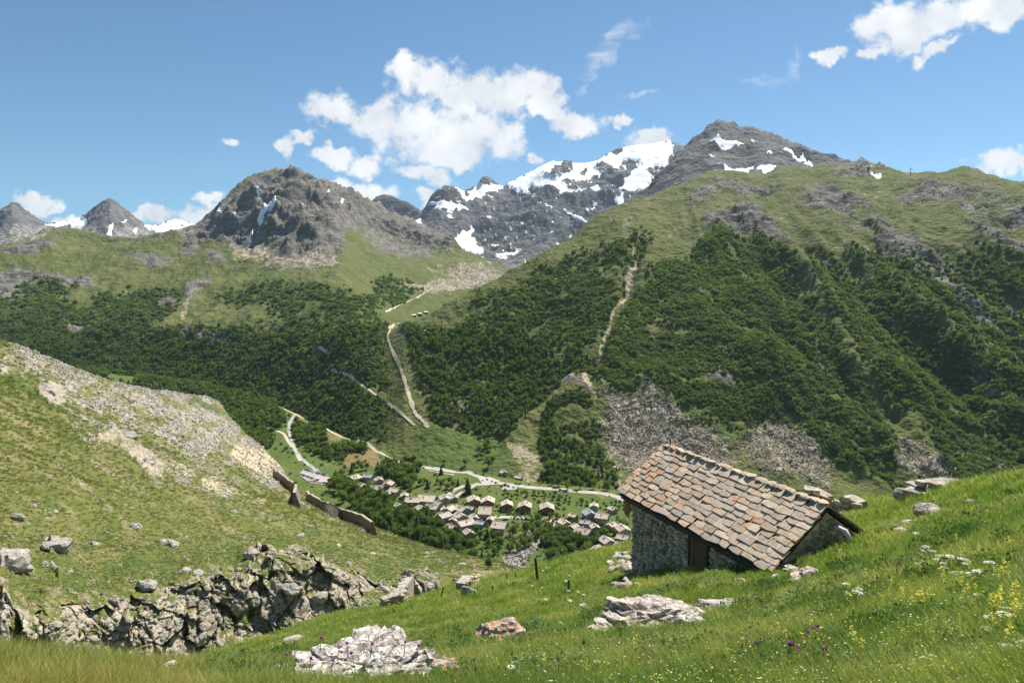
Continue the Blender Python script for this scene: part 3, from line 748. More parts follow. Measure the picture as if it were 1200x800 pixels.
c['rock'] = np.where(c['scree'] > 0.3, 0.3, 1.0)
for k in ('shrub', 'lush', 'dry', 'dirt'): c[k] = z0
O_c3 = C3S.build("glacier_mountain", M_far, "dark rock mountain with a white glacier on its shoulder")

# ---- pyramid peaks far left ---------------------------------------------
C5y = [(-90,262),(-40,262),(-5,252),(4,243),(14,237),(22,240),(30,246),(42,255),(54,262),(70,262),(84,257),(96,254),(102,250),(110,244),(122,236),(129,233.5),(136,236.5),(146,245),(156,253),(166,261),(178,266),(192,261),(206,258),(224,262),(240,268),(280,276)]
C5 = [(x, y, float(np.interp(x, [-90,14,70,130,200,280], [6000,5600,6800,5200,7000,7200]))) for x, y in C5y]
C50 = L3((-90,330,3900),(280,330,3900)); C51 = L3((-90,296,4300),(14,290,4300),(130,290,4200),(280,290,4400))
C55 = [(x, y + 20, r * 1.2) for x, y, r in C5]
C5S = Sheet([C50, C51, C5, C55], -90, 280, 1.1, 1.0)
px, py = C5S.warp(4.0, 20.0, 9.0); q = C5S.P
C5S.P[..., 2] += sstep(C5S.k, 0.3, 1.2) * (16 * (ridged(q / 330.0, 5, 0.48) - 0.9) + 6 * (ridged(np.stack([q[...,0]/150,q[...,1]/150,q[...,2]/40],-1), 4, 0.55) - 0.8)) * 1.6 * (1 - 0.45 * sstep(C5S.k, 1.8, 2))
c = C5S.cov; z0 = np.zeros_like(px)
c['snow'] = np.clip(np.maximum.reduce([poly(px, py, p, 1.8) for p in ([(50,263),(70,259),(98,253),(102,262),(95,270),(70,266)], [(168,268),(190,260),(215,257),(238,266),(225,276),(190,276)], [(120,274),(132,262),(130,276)], [(142,257),(156,258),(150,261)], [(20,270),(28,268),(26,272)], [(152,270),(160,268),(158,274)])]) -
    0.7 * sstep(fbm(np.stack([C5S.px / 6, C5S.py / 4, z0], -1), 4, .6), .15, .5) * (C5S.px > 165), 0, 1)
c['rock'] = np.clip(1 - 1.2 * sstep(C5S.py + 6 * fbm(np.stack([C5S.px / 14, C5S.py / 14, z0], -1), 3), 258, 274), 0.0, 1); c['scree'] = np.full_like(px, 0.95)
for k in ('shrub', 'lush', 'dry', 'dirt'): c[k] = z0
O_c5 = C5S.build("pyramid_peaks", M_far, "two grey pyramid peaks with snowfields between them at far left")

# ---- left hillside with the cliff ---------------------------------------
H0 = L3((-90,850,72),(0,835,74),(150,815,78),(250,800,82),(330,780,86),(400,752,90),(450,728,94),(500,715,98),(560,700,104),(600,692,108),(650,690,110))
H1 = L3((-90,800,78),(0,786,80),(60,788,82),(130,776,85),(200,780,88),(240,768,90),(330,736,94),(400,714,98),(440,706,101),(500,700,105),(560,690,110),(600,682,114),(650,684,116))
H2 = L3((-90,712,82),(0,712,84),(30,722,86),(60,715,87),(100,712,89),(150,706,92),(200,692,95),(235,674,98),(275,668,100),(292,652,103),(312,650,104),(330,656,104),(370,655,106),(420,672,107),(440,682,108),(480,674,112),(520,672,116),(560,668,120),(600,670,122),(650,678,122))
H3 = L3((-90,640,104),(0,640,106),(100,645,110),(200,638,118),(300,635,130),(400,652,140),(500,662,150),(560,664,145),(600,668,140),(650,677,130))
H4 = L3((-90,520,165),(0,530,175),(100,545,200),(200,555,250),(300,588,300),(400,618,345),(440,630,330),(500,648,270),(560,660,215),(600,667,180),(650,676,150))
H45 = L3((-90,440,270),(0,460,290),(100,485,350),(200,500,450),(280,545,470),(330,575,480),(400,608,440),(440,622,430),(500,644,370),(560,658,290),(600,666,220),(650,675,170))
H5 = L3((-90,362,430),(0,398,460),(30,408,510),(60,420,570),(100,436,650),(150,452,760),(200,459,880),(240,464,1000),(256,470,1040),(272,492,960),(292,512,890),(312,528,830),(330,548,745),(345,572,675),(360,584,640),(400,603,590),(440,618,545),(500,641,455),(560,656,360),(600,665,270),(650,675,190))
H6 = [(x, y + 12, r * 1.12) for x, y, r in H5]
HS = Sheet([H0, H1, H2, H3, H4, H45, H5, H6], -90, 650, 1.15, 1.0, rs=8.0)
px, py = HS.warp(6.0, 40.0, 12.0)
q = HS.P
on = sstep(HS.k, 1.9, 2.3)
HS.P[..., 2] += on * (1 - sstep(HS.k, 5.6, 6.0) * 0.6) * (3.2 * fbm(q / 46.0, 5, 0.5) * sstep(HS.k, 2.2, 4) + 0.55 * fbm(q / 5.0, 5, 0.55))
cliffb = sstep(HS.k, 0.75, 1.05) * (1 - sstep(HS.k, 1.9, 2.2))
# cliff: jointed blocks pushed in and out along the view, cracks between them
bw = q + np.stack([0.8 * fbm(q / 4.0, 3), 0.8 * fbm(q / 4.0 + 7, 3), 0.45 * fbm(q / 4.0 + 3, 3)], -1)
tilt = bw.copy(); tilt[..., 2] = bw[..., 2] + 0.30 * bw[..., 0]
F1, F2, ID, OFF = cells(tilt / np.array([2.9, 2.9, 4.2]), 1, True)
h1 = np.random.default_rng(5).random(256)[ID]; n1_ = np.random.default_rng(6).normal(size=(256, 3))[ID]
G1, G2, ID2, OFF2 = cells(tilt / np.array([1.5, 1.5, 0.62]), 2, True)
h2 = np.random.default_rng(8).random(256)[ID2]
push = (h1 - 0.35) * 2.3 + (OFF * n1_).sum(-1) * 0.4 - 0.7 * (1 - sstep(F2 - F1, 0.0, 0.08)) + (h2 - 0.5) * 0.6 - 0.15 * (1 - sstep(G2 - G1, 0, 0.10)) + 0.22 * fbm(q / 0.9, 3)
push += 1.8 * fbm(np.stack([q[..., 0] / 9, q[..., 1] / 9, 0 * px], -1), 2)
gcl = np.clip(np.interp(HS.px, [-90, 20, 440, 480, 520, 600], [1, 1, 1, 0.55, 0.4, 0.1]), 0, 1)
tow = -q.copy(); tow[..., 2] = 0; tow /= np.linalg.norm(tow, axis=-1)[..., None]
HS.P += tow * (push * cliffb * gcl)[..., None]
HS.P[..., 2] += (h1 - 0.5) * 0.8 * cliffb * gcl
rim = np.exp(-((HS.k - 2.15) / 0.3) ** 2)
HS.P[..., 2] += 0.35 * rim * gcl * (h2 - 0.3)
# outcrops and slabs on the hillside
slab = np.maximum.reduce([poly(px, py, p, 3.0) for p in (
   [(108,512),(130,498),(152,510),(175,525),(190,540),(195,562),(180,560),(160,548),(140,528)], [(40,452),(72,450),(80,466),(70,474),(45,462)], [(0,428),(14,432),(10,438),(0,436)],
   [(0,645),(18,642),(34,655),(30,668),(0,670)], [(0,675),(10,682),(14,735),(0,742)], [(52,628),(66,625),(80,634),(72,650),(60,652)], [(60,660),(75,668),(70,674)],
   [(325,652),(345,648),(385,660),(408,690),(400,710),(372,716),(340,700),(318,680)], [(470,676),(500,672),(515,688),(480,696)], [(305,640),(330,648),(320,660),(300,655)])])
HS.P[..., 2] += slab * (0.8 + 0.9 * (h1 - 0.5) + 0.4 * (h2 - 0.5)) * np.interp(HS.py, [430, 640], [1.6, 1.0])
c = HS.cov
hn = fbm(np.stack([HS.px / 40.0 + HS.py / 60.0, HS.py / 16.0, 0 * px + 1], -1), 5, 0.6)
hs2 = fbm(np.stack([(HS.px * 0.8 - HS.py * 1.3) / 14.0, (HS.px + HS.py * 1.6) / 120.0, 0 * px + 6], -1), 4, 0.6)   # streaks running down the fall line
screezone = np.maximum.reduce([poly(px, py, [(-90,358),(0,396),(60,416),(150,448),(240,460),(262,472),(300,515),(335,555),(320,575),(270,560),(200,530),(160,505),(110,480),(60,455),(0,425),(-90,395)], 9),
     poly(px, py, [(232,462),(256,466),(300,515),(330,550),(280,560),(240,520),(215,480)], 6), 0.6 * poly(px, py, [(60,470),(130,480),(200,520),(270,560),(330,590),(250,585),(180,560),(110,520)], 12)])
c['scree'] = np.clip(screezone * (0.60 + 0.6 * hn + 0.5 * hs2) + 0.26 * sstep(hn + 0.5 * hs2, 0.2, 0.8), 0, 1)
cr = cliffb * np.clip(gcl * 1.5, 0, 1) * (1.05 + 0.4 * hn)
c['rock'] = np.clip(np.maximum(cr * (1 - 0.8 * sstep(fbm(q / 3.0, 3), 0.30, 0.5) * sstep(HS.k, 1.0, 1.2)), slab * (0.8 + 0.5 * hn)), 0, 1)
c['rock'] *= 1 - 0.8 * sstep(h2 * 0.6 + fbm(q / 2.2, 3), 0.80, 1.0) * cliffb
_a = np.gradient(HS.P, axis=0); _b = np.gradient(HS.P, axis=1); _n = np.cross(_b, _a); _nz = np.abs(_n[..., 2]) / (np.linalg.norm(_n, axis=-1) + 1e-9)
c['rock'] *= 1 - 0.9 * sstep(_nz + 0.15 * fbm(q / 1.5, 2), 0.80, 0.94) * cliffb
c['dirt'] = np.clip(np.maximum.reduce([poly(px, py, [(258,530),(285,522),(312,530),(330,540),(345,572),(310,560),(285,545)], 5) * 0.85, line(px, py, [(345,592),(380,605),(410,612)], 3, 3) * 0.8, line(px, py, [(240,565),(290,580),(310,590)], 4, 4) * 0.6,
     poly(px, py, [(268,522),(300,525),(322,535),(296,536)], 3) * 0.9]), 0, 1)
c['lush'] = np.clip(0.2 + 0.7 * hn + 0.8 * poly(px, py, [(20,440),(60,452),(90,480),(125,492),(110,500),(60,480),(0,462),(0,440)], 6) + 0.3 * sstep(HS.py, 600, 660), 0, 1)
c['dry'] = np.clip(0.25 + 0.7 * hs2 - 0.2 * sstep(HS.py, 560, 660) + 0.4 * rim, 0, 1)
c['shrub'] = np.clip(0.75 * poly(px, py, [(214,460),(240,470),(262,490),(250,492),(226,478)], 4), 0, 1)
c['snow'] = np.zeros_like(px)
O_hs = HS.build("left_hillside", M_hill, "sunlit rocky hillside with a broken cliff along its foot on the left")
HS_open = on * (1 - cliffb) * (1 - slab)

# ---- near meadow ----------------------------------------------------------
N00 = L3((-130,1500,1.3),(1330,1500,1.3))
N0 = L3((-130,840,6.0),(0,835,6.0),(300,830,6.2),(600,825,6.5),(900,815,6.5),(1330,800,5.6))
N1 = L3((-130,812,7.4),(0,810,7.6),(100,808,8.0),(180,805,9.5),(240,800,11),(300,793,13),(400,778,16),(500,766,18),(600,755,18),(700,742,18),(800,735,17),(905,724,16),(1000,702,15.4),(1100,690,14.4),(1200,680,13),(1330,668,11))
N2 = L3((-130,806,8.3),(0,803,8.8),(100,801,10),(180,797,15),(240,788,22),(300,774,30),(400,745,36),(500,725,36),(600,706,35),(660,690,33.5),(740,672,31.6),(820,673,26.5),(905,678,23.6),(960,657,25),(1010,640,26.6),(1060,622,28),(1100,610,27.5),(1200,600,24),(1330,588,20))
N3 = L3((-130,804,9.5),(0,800,10.5),(100,798,13),(180,790,26),(240,772,45),(300,752,56),(400,719,66),(450,712,68),(500,698,70),(560,682,70),(620,668,66),(660,656,60),(700,648,55),(740,640,52),(800,624,50),(860,608,48),(900,600,47),(960,592,45),(1000,589,44),(1050,586,46),(1075,582,46),(1100,575,44),(1150,569,39),(1200,562,35),(1330,548,30))
N4 = [(x, y + 16, r + 14) for x, y, r in N3]
N5 = [(x, y + 30, r + 40) for x, y, r in N3]
NM = Sheet([N00, N0, N1, N2, N3, N4, N5], -130, 1330, 2.0, 1.4, rs=10.0)
q = NM.P
NM.P[..., 2] += 0.10 * fbm(q / 1.6, 4) * np.clip(NM.r / 10, 0.3, 2) + 0.35 * fbm(q / 9.0, 3) * np.clip((NM.r - 6) / 30, 0, 1)
px, py = NM.warp(6.0, 40.0, 22.0)
# a trodden trench below the hut wall, the hollow behind it, terrace edges on the right
c = NM.cov; z0 = np.zeros_like(px)
hn = fbm(q / 6.0, 4, 0.6)
c['lush'] = np.clip(0.55 + 0.6 * hn, 0, 1); c['dry'] = np.clip(0.15 + 0.7 * hn + 0.5 * sstep(250 - NM.px, 0, 60), 0, 1)
c['dirt'] = z0; c['rock'] = z0; c['scree'] = z0; c['snow'] = z0; c['shrub'] = z0
O_nm = NM.build("meadow", M_near, "flowering green alpine meadow sloping down in the foreground")

# ------------------------------------------------------------------ foliage
def ico(sub):
    b = bmesh.new(); bmesh.ops.create_icosphere(b, subdivisions=sub, radius=1.0)
    V = np.array([v.co[:] for v in b.verts]); F = np.array([[v.index for v in f.verts] for f in b.faces]); b.free()
    return V, F
def leaf_cards(rg, n, lobes, size, flat=0.35, aspect=0.7):
    """n small quads spread through the outer shell of overlapping lobes (cx,cy,cz,rx,ry,rz)"""
    L = np.array(lobes, float); wgt = (L[:, 3] * L[:, 4] * L[:, 5]) ** (2 / 3); wgt /= wgt.sum()
    k = rg.choice(len(L), n, p=wgt)
    d = rg.normal(size=(n, 3)); d /= np.linalg.norm(d, axis=1)[:, None]
    rad = 1 - np.abs(rg.normal(0, 0.22, n)); 
    c = L[k, :3] + d * L[k, 3:6] * np.clip(rad, 0.2, 1.1)[:, None]
    nrm = d * 0.8 + rg.normal(size=(n, 3)) * 0.75 + np.array([0, 0, flat]); nrm /= np.linalg.norm(nrm, axis=1)[:, None]
    a = np.cross(nrm, rg.normal(size=(n, 3))); a /= np.linalg.norm(a, axis=1)[:, None]; b = np.cross(nrm, a)
    s = size * rg.uniform(0.6, 1.4, n)[:, None]
    V = np.stack([c - a * s, c + b * s * aspect, c + a * s, c - b * s * aspect], 1).reshape(-1, 3)
    F = np.arange(4 * n).reshape(n, 4)
    return V, F
def foliage_mat(name, c1, c2, c3, trans=0.25):
    m = bpy.data.materials.new(name); m.use_nodes = True; t = NT(m.node_tree); t.n.clear()
    oi = t.add('ShaderNodeObjectInfo'); g = t.add('ShaderNodeNewGeometry')
    col = t.ramp(oi.outputs['Random'], [(0.0, c1), (0.5, c2), (1.0, c3)])
    v = t.noise(g.outputs['Position'], 0.9, 2, 0.6)
    col = t.mix(t.ss(v, 0.3, 0.7), col, t.mix(1.0, col, (1.5, 1.45, 1.2), 'MULTIPLY'))
    d = t.add('ShaderNodeBsdfDiffuse', ins={'Color': col})
    tr = t.add('ShaderNodeBsdfTranslucent', ins={'Color': t.mix(1.0, col, (1.25, 1.35, 0.6), 'MULTIPLY')})
    mx = t.add('ShaderNodeMixShader', ins={0: trans, 1: d.outputs[0], 2: tr.outputs[0]})
    t.add('ShaderNodeOutputMaterial', ins={0: mx.outputs[0]})
    return m
M_shrub = foliage_mat("alder_shrub", (0.072, 0.106, 0.054), (0.098, 0.138, 0.062), (0.155, 0.195, 0.078), 0.5)
M_leaf = foliage_mat("broad_leaves", (0.066, 0.102, 0.034), (0.090, 0.134, 0.040), (0.125, 0.172, 0.050), 0.45)
M_needle = foliage_mat("larch_needles", (0.050, 0.080, 0.032), (0.066, 0.100, 0.038), (0.084, 0.120, 0.042), 0.35)
def simple_mat(name, c, rough=0.9, spec=0.2, var=0.0, sc=4.0, metal=0.0, c2=None):
    m = bpy.data.materials.new(name); m.use_nodes = True; t = NT(m.node_tree)
    bs = t.n['Principled BSDF']
    bs.inputs['Roughness'].default_value = rough; bs.inputs['Specular IOR Level'].default_value = spec; bs.inputs['Metallic'].default_value = metal
    if var > 0 or c2 is not None:
        pos = t.add('ShaderNodeTexCoord').outputs['Object']
        n = t.noise(pos, sc, 4, 0.65)
        lo = tuple(v * (1 - var) for v in c); hi = c2 if c2 is not None else tuple(min(1, v * (1 + var)) for v in c)
        t.put(bs.inputs['Base Color'], t.mix(t.ss(n, 0.3, 0.7), lo, hi))
    else:
        bs.inputs['Base Color'].default_value = (*c, 1)
    return m
M_bark = simple_mat("tree_bark", (0.075, 0.055, 0.040), var=0.4, sc=3)
def join_np(parts):
    V = []; F = []; M = []; o = 0
    for (v, f, mi) in parts:
        f = np.asarray(f)
        if f.shape[1] == 3: f = np.concatenate([f, f[:, 2:3]], 1)
        V.append(v); F.append(f + o); M.append(np.full(len(f), mi)); o += len(v)
    return np.concatenate(V), np.concatenate(F), np.concatenate(M)
def mesh_mixed(name, parts, mats, smooth=False):
    """parts of (V, F, material index); triangles stay triangles"""
    V = np.concatenate([p[0] for p in parts]); off = 0; faces = []; mi = []
    for v, f, k in parts:
        f = np.asarray(f) + off; off += len(v)
        faces += f.tolist(); mi += [k] * len(f)
    me = bpy.data.meshes.new(name); me.from_pydata(V.tolist(), [], faces)
    for m_ in mats: me.materials.append(m_)
    me.polygons.foreach_set('material_index', np.array(mi, np.int32))
    me.polygons.foreach_set('use_smooth', np.full(len(faces), smooth, bool))
    me.update()
    return me
IV1, IF1 = ico(1); IV2, IF2 = ico(2)
def shrub_proto(seed):
    rg = np.random.default_rng(seed)
    lob = [(0, 0, 0.42, 0.5, 0.5, 0.42)] + [(0.45 * math.cos(a), 0.45 * math.sin(a), rg.uniform(0.22, 0.5), *(rg.uniform(0.24, 0.4, 3))) for a in rg.uniform(0, 6.28, 5)]
    V, F = leaf_cards(rg, 105, lob, 0.11)
    core = IV1 * np.array([0.42, 0.42, 0.36]) + np.array([0, 0, 0.36])
    return mesh_mixed("shrub", [(V, F, 0), (core, IF1, 0)], [M_shrub])
def conifer_proto(seed, n=150, mat=None):
    rg = np.random.default_rng(seed)
    t = rg.random(n) ** 0.75
    z = 0.10 + 0.90 * (1 - t) ; z = 1.0 - (t * 0.9)
    z = rg.uniform(0.10, 1.0, n); rad = (1.02 - z) * 0.27 * (0.65 + 0.5 * rg.random(n)) * (0.8 + 0.3 * np.sin(z * 60))
    a = rg.uniform(0, 6.283, n)
    c = np.stack([rad * np.cos(a), rad * np.sin(a), z - rad * 0.25], -1)
    out = np.stack([np.cos(a), np.sin(a), np.full(n, -0.45)], -1); side = np.stack([-np.sin(a), np.cos(a), 0 * a], -1)
    s = (0.035 + 0.07 * (1 - z))[:, None]
    V = np.stack([c - out * s * 1.3, c + side * s * 0.8, c + out * s * 1.3, c - side * s * 0.8], 1).reshape(-1, 3)
    F = np.arange(4 * n).reshape(n, 4)
    core = np.array([[0.13 * math.cos(k), 0.13 * math.sin(k), 0.08] for k in np.arange(6) * 1.047] + [[0, 0, 0.95]]); cf = [[k, (k + 1) % 6, 6] for k in range(6)]
    return mesh_mixed("conifer", [(V, F, 0), (core, np.array(cf), 0)], [mat or M_needle])
def tree_proto(seed, n=170):
    rg = np.random.default_rng(seed)
    lob = [(0, 0, 0.58, 0.30, 0.30, 0.36)] + [(0.2 * math.cos(a), 0.2 * math.sin(a), rg.uniform(0.35, 0.8), *(rg.uniform(0.14, 0.23, 3))) for a in rg.uniform(0, 6.28, 6)]
    V, F = leaf_cards(rg, n, lob, 0.062)
    core = IV1 * np.array([0.24, 0.24, 0.30]) + np.array([0, 0, 0.55])
    return mesh_mixed("tree", [(V, F, 0), (core, IF1, 0)], [M_leaf])
P_shrub = [shrub_proto(k) for k in range(6)]
P_con = [conifer_proto(20 + k) for k in range(3)]
P_tree = [tree_proto(40 + k) for k in range(4)]
def place_veg(name, S, wgt, n, protos, kpx, label, seed, screen=0.75, lo=0.6, hi=1.4, tall=1.0, maxm=9.0, minm=1.2):
    pts, idx = S.scatter(n, wgt, seed, screen)
    rg = np.random.default_rng(seed + 1); n = len(pts)
    r = np.linalg.norm(pts - np.array([0, 0, CAMZ]), axis=1)
    s = np.clip(kpx * r / FPX, minm, maxm) * rg.uniform(lo, hi, n)
    sc = np.stack([s, s, s * tall * rg.uniform(0.8, 1.25, n)], -1)
    pts[:, 2] -= 0.08 * s
    ro = np.stack([rg.normal(0, 0.08, n), rg.normal(0, 0.08, n), rg.uniform(0, 6.28, n)], -1)
    return scatter_obj(name, pts, sc, ro, protos, rg.integers(0, len(protos), n), label)
place_veg("mountain_scrub", RM, RM_sh ** 1.3 * (RM.k < 4.9), 64000, P_shrub * 2 + P_tree[:2] + P_con[:1], 2.7, "dense dark alder scrub covering the right mountainside", 5, screen=0.9, lo=0.4, hi=1.9)
place_veg("mountain_forest", RM, RM_sh * poly(RM.px, RM.py, [(470,392),(560,384),(690,395),(690,435),(640,470),(650,500),(700,520),(725,570),(640,570),(600,505),(500,500)], 12), 3200, P_con + P_tree, 6.0, "scattered larches and birches on the lower mountainside", 6, lo=0.5, tall=1.15)
place_veg("massif_forest", LM, LM_sh ** 1.2 * (LM.k < 3.0), 32000, P_shrub * 2 + P_tree[:2] + P_con[:1], 2.7, "dark forest and scrub on the left massif", 7, lo=0.4, hi=1.9)
place_veg("massif_trees", LM, LM_sh * sstep(LM.py, 376, 392), 5200, P_con + P_tree, 5.4, "trees standing along the foot of the left massif", 8, lo=0.5, tall=1.1)

# ------------------------------------------------------------------ roads, stream, dikes
FARG = [O_val, O_rm, O_lm, O_hs]
def cast_any(px, py, objs=FARG):
    best = None
    for o in objs:
        p = cast(o, px, py)
        if p is not None and (best is None or (p - cam.location).length < (best[0] - cam.location).length): best = (p, o)
    return best
def dense(pts, step=2.0):
    out = []
    for a, b in zip(pts, pts[1:]):
        n = max(1, int(math.hypot(b[0] - a[0], b[1] - a[1]) / step))
        out += [(a[0] + (b[0] - a[0]) * k / n, a[1] + (b[1] - a[1]) * k / n) for k in range(n)]
    return out + [pts[-1]]
def ribbon(name, pts, width, mat, label, objs=FARG, lift=0.3, jitter=0.0, seed=0):
    rg = np.random.default_rng(seed)
    C = []
    for p in dense(pts):
        h = cast_any(p[0], p[1], objs)
        if h: C.append(np.array(h[0]))
    C = np.array(C)
    for _ in range(2):
        C[1:-1] = (C[:-2] + 2 * C[1:-1] + C[2:]) / 4
    T = np.gradient(C, axis=0); T[:, 2] = 0; T /= np.linalg.norm(T, axis=1)[:, None] + 1e-9
    S = np.stack([-T[:, 1], T[:, 0], 0 * T[:, 0]], -1)
    V = []; nx = 5
    wv = width * (1 + jitter * rg.normal(size=len(C)))
    for k in range(len(C)):
        for j in range(nx):
            p = C[k] + S[k] * wv[k] * (j / (nx - 1) - 0.5)
            g = ground(objs, p[0], p[1])
            z = g if g is not None and abs(g - C[k][2]) < 6 else C[k][2]
            V.append((p[0], p[1], z + lift))
    me = mesh_np(name, np.array(V), grid_faces(len(C), nx))
    o = obj(name, me, mat); tag(o, label, kind="structure")
    return o
def patch(name, pts, mat, label, objs=FARG, lift=0.4):
    """paved area from its outline, laid on the ground"""
    C = [np.array(cast_any(x, y, objs)[0]) for x, y in dense(pts + pts[:1], 3.0)[:-1]]
    b = bmesh.new(); vs = [b.verts.new((p[0], p[1], p[2] + lift)) for p in C]
    f = b.faces.new(vs); f.normal_update()
    if f.normal.z < 0: f.normal_flip()
    bmesh.ops.triangulate(b, faces=b.faces[:])
    o = obj(name, b, mat); tag(o, label, kind="structure"); return o
M_track = simple_mat("gravel_track", (0.42, 0.37, 0.27), var=0.25, sc=0.2)
M_road = simple_mat("pale_asphalt", (0.34, 0.32, 0.29), var=0.2, sc=0.15)
M_lane = simple_mat("village_lane", (0.40, 0.36, 0.30), var=0.2, sc=0.2)
M_water = simple_mat("stream_water", (0.15, 0.18, 0.175), rough=0.6, spec=0.25, c2=(0.42, 0.43, 0.40), sc=0.35)
ribbon("road", [(482,545),(505,549),(530,553),(548,554),(560,558),(580,565),(600,568),(620,571),(650,573),(680,576),(705,578),(724,582),(733,588)], 8.5, M_road, "pale asphalt road running past the village", [O_val, O_rm])
ribbon("side_road", [(525,580),(532,574),(541,570),(556,568),(574,567)], 6, M_road, "short side road joining the main road above the village", [O_val, O_rm])
patch("gravel_lot", [(493,546),(516,548),(534,552),(532,557),(518,555),(504,552)], M_road, "bare gravel lot beside the road")
patch("road_junction", [(560,560),(574,559),(586,563),(582,568),(566,568)], M_road, "paved junction area with a few parked cars")
patch("bus_lot", [(590,567),(606,568),(606,574),(588,574)], M_road, "grey paved lot along the road")
patch("car_park", [(349,556),(358,549),(375,553),(389,561),(380,568),(364,566)], simple_mat("car_park_gravel", (0.34, 0.32, 0.29), var=0.12, sc=0.2), "pale gravel car park full of cars below the scree")
ribbon("village_lane", [(580,606),(600,606),(625,608),(652,611),(649,619),(643,626),(634,634),(626,641)], 6, M_lane, "light lane leading from the chalets down to the stream", [O_val])
ribbon("village_street", [(560,566),(548,574),(536,580),(524,590),(514,598),(508,606)], 4, M_lane, "narrow street through the old houses", [O_val])
ribbon("field_track", [(325,475),(343,484),(360,492),(375,497),(388,506),(402,513),(430,519),(440,528),(452,534),(466,541),(482,545)], 4, M_track, "pale farm track winding through the fields", [O_val, O_rm, O_lm])
ribbon("riverside_track", [(302,500),(322,504),(333,508),(338,518),(345,526),(352,540)], 4, M_track, "gravel track along the stream", [O_val, O_hs])
ribbon("hiking_track", [(378,432),(390,434),(408,440),(425,453),(445,466),(465,480),(478,492),(486,499)], 3.0, M_track, "pale hiking track slanting down the wooded slope", [O_lm, O_rm], lift=1.2)
ribbon("forest_path", [(360,400),(370,405),(378,410),(394,417)], 4, M_track, "short stretch of light path in the forest", [O_lm], lift=1.2)
ribbon("ski_run_track", [(462,380),(456,386),(454,396),(460,412),(468,428),(474,446),(480,466),(486,484),(496,494),(502,501)], 4.0, M_track, "bare earth track down the cleared ski run", [O_lm, O_rm], lift=0.8, jitter=0.3)
ribbon("shoulder_path", [(466,379),(476,382),(488,386),(500,388)], 4, M_track, "pale path across the grassy shoulder", [O_rm, O_lm], lift=0.8)
ribbon("high_valley_track", [(452,366),(464,360),(482,352),(496,345),(506,338)], 4, M_track, "pale track climbing into the high side valley", [O_lm, O_rm], lift=1.0, jitter=0.2)
ribbon("stream", [(346,486),(340,494),(338,504),(342,518),(347,530),(356,540),(372,552)], 4.5, M_water, "whitish mountain stream winding along the valley floor", [O_val], jitter=0.2)

M_dike = bpy.data.materials.new("dike_masonry"); M_dike.use_nodes = True
t = NT(M_dike.node_tree); pos = t.add('ShaderNodeNewGeometry').outputs['Position']
vv_ = t.voro(pos, 0.9); t.put(t.n['Principled BSDF'].inputs['Base Color'], t.mix(t.ss(vv_, 0.1, 0.8), (0.25, 0.205, 0.15), (0.11, 0.09, 0.065)))
t.n['Principled BSDF'].inputs['Roughness'].default_value = 0.95
def dike(pts, h, label):
    root = empty("rockfall_dike"); tag(root, label, "wall", "stone dikes at the hill foot")
    C = []
    for p in dense(pts, 3.0):
        hit = cast_any(p[0], p[1], [O_hs, O_val]); C.append(np.array(hit[0]))
    C = np.array(C)
    for _ in range(4): C[1:-1] = (C[:-2] + 2 * C[1:-1] + C[2:]) / 4
    T = np.gradient(C, axis=0); T[:, 2] = 0; T /= np.linalg.norm(T, axis=1)[:, None]
    S = np.stack([-T[:, 1], T[:, 0], 0 * T[:, 0]], -1)
    if S[:, 1].mean() > 0: S = -S           # towards the viewer
    rg = np.random.default_rng(3); b = bmesh.new(); rows = []
    zt = C[:, 2] + h * (1 + 0.05 * rg.normal(size=len(C)))
    for k in range(len(C)):
        prof = [(1.3, -3.0), (0.9, h * 0.5), (0.55, None), (-0.7, None), (-3.5, -2.0)]
        rows.append([b.verts.new((*(C[k] + S[k] * o)[:2], C[k][2] + z if z is not None else zt[k])) for o, z in prof])
    for a, c_ in zip(rows, rows[1:]):
        for j in range(4): b.faces.new((a[j], c_[j], c_[j + 1], a[j + 1]))
    b.faces.new(rows[0]); b.faces.new(rows[-1][::-1])
    bmesh.ops.recalc_face_normals(b, faces=b.faces[:])
    obj("masonry_face", b, M_dike, root)
    b = bmesh.new(); rows = []
    for k in range(len(C)):
        rows.append([b.verts.new((*(C[k] + S[k] * o)[:2], zt[k] + z)) for o, z in ((0.75, -0.15), (0.75, 0.35), (-0.9, 0.35), (-0.9, -0.15))])
    for a, c_ in zip(rows, rows[1:]):
        for j in range(3): b.faces.new((a[j], c_[j], c_[j + 1], a[j + 1]))
    bmesh.ops.recalc_face_normals(b, faces=b.faces[:])
    obj("coping", b, simple_mat("dike_coping", (0.32, 0.28, 0.21), var=0.3, sc=0.5), root)
    return root
dike([(321,560),(330,567),(339,574),(347,580)], 8.0, "short brown stone dike beside the bare earth, nearer the scree")
dike([(347,580),(346,586),(345,593)], 7.0, "dark stub wall at the end of the short stone dike")
dike([(360,588),(368,593),(380,600),(395,606),(410,611),(424,616),(433,621),(436,627)], 7.0, "long curving brown stone dike above the village grove")

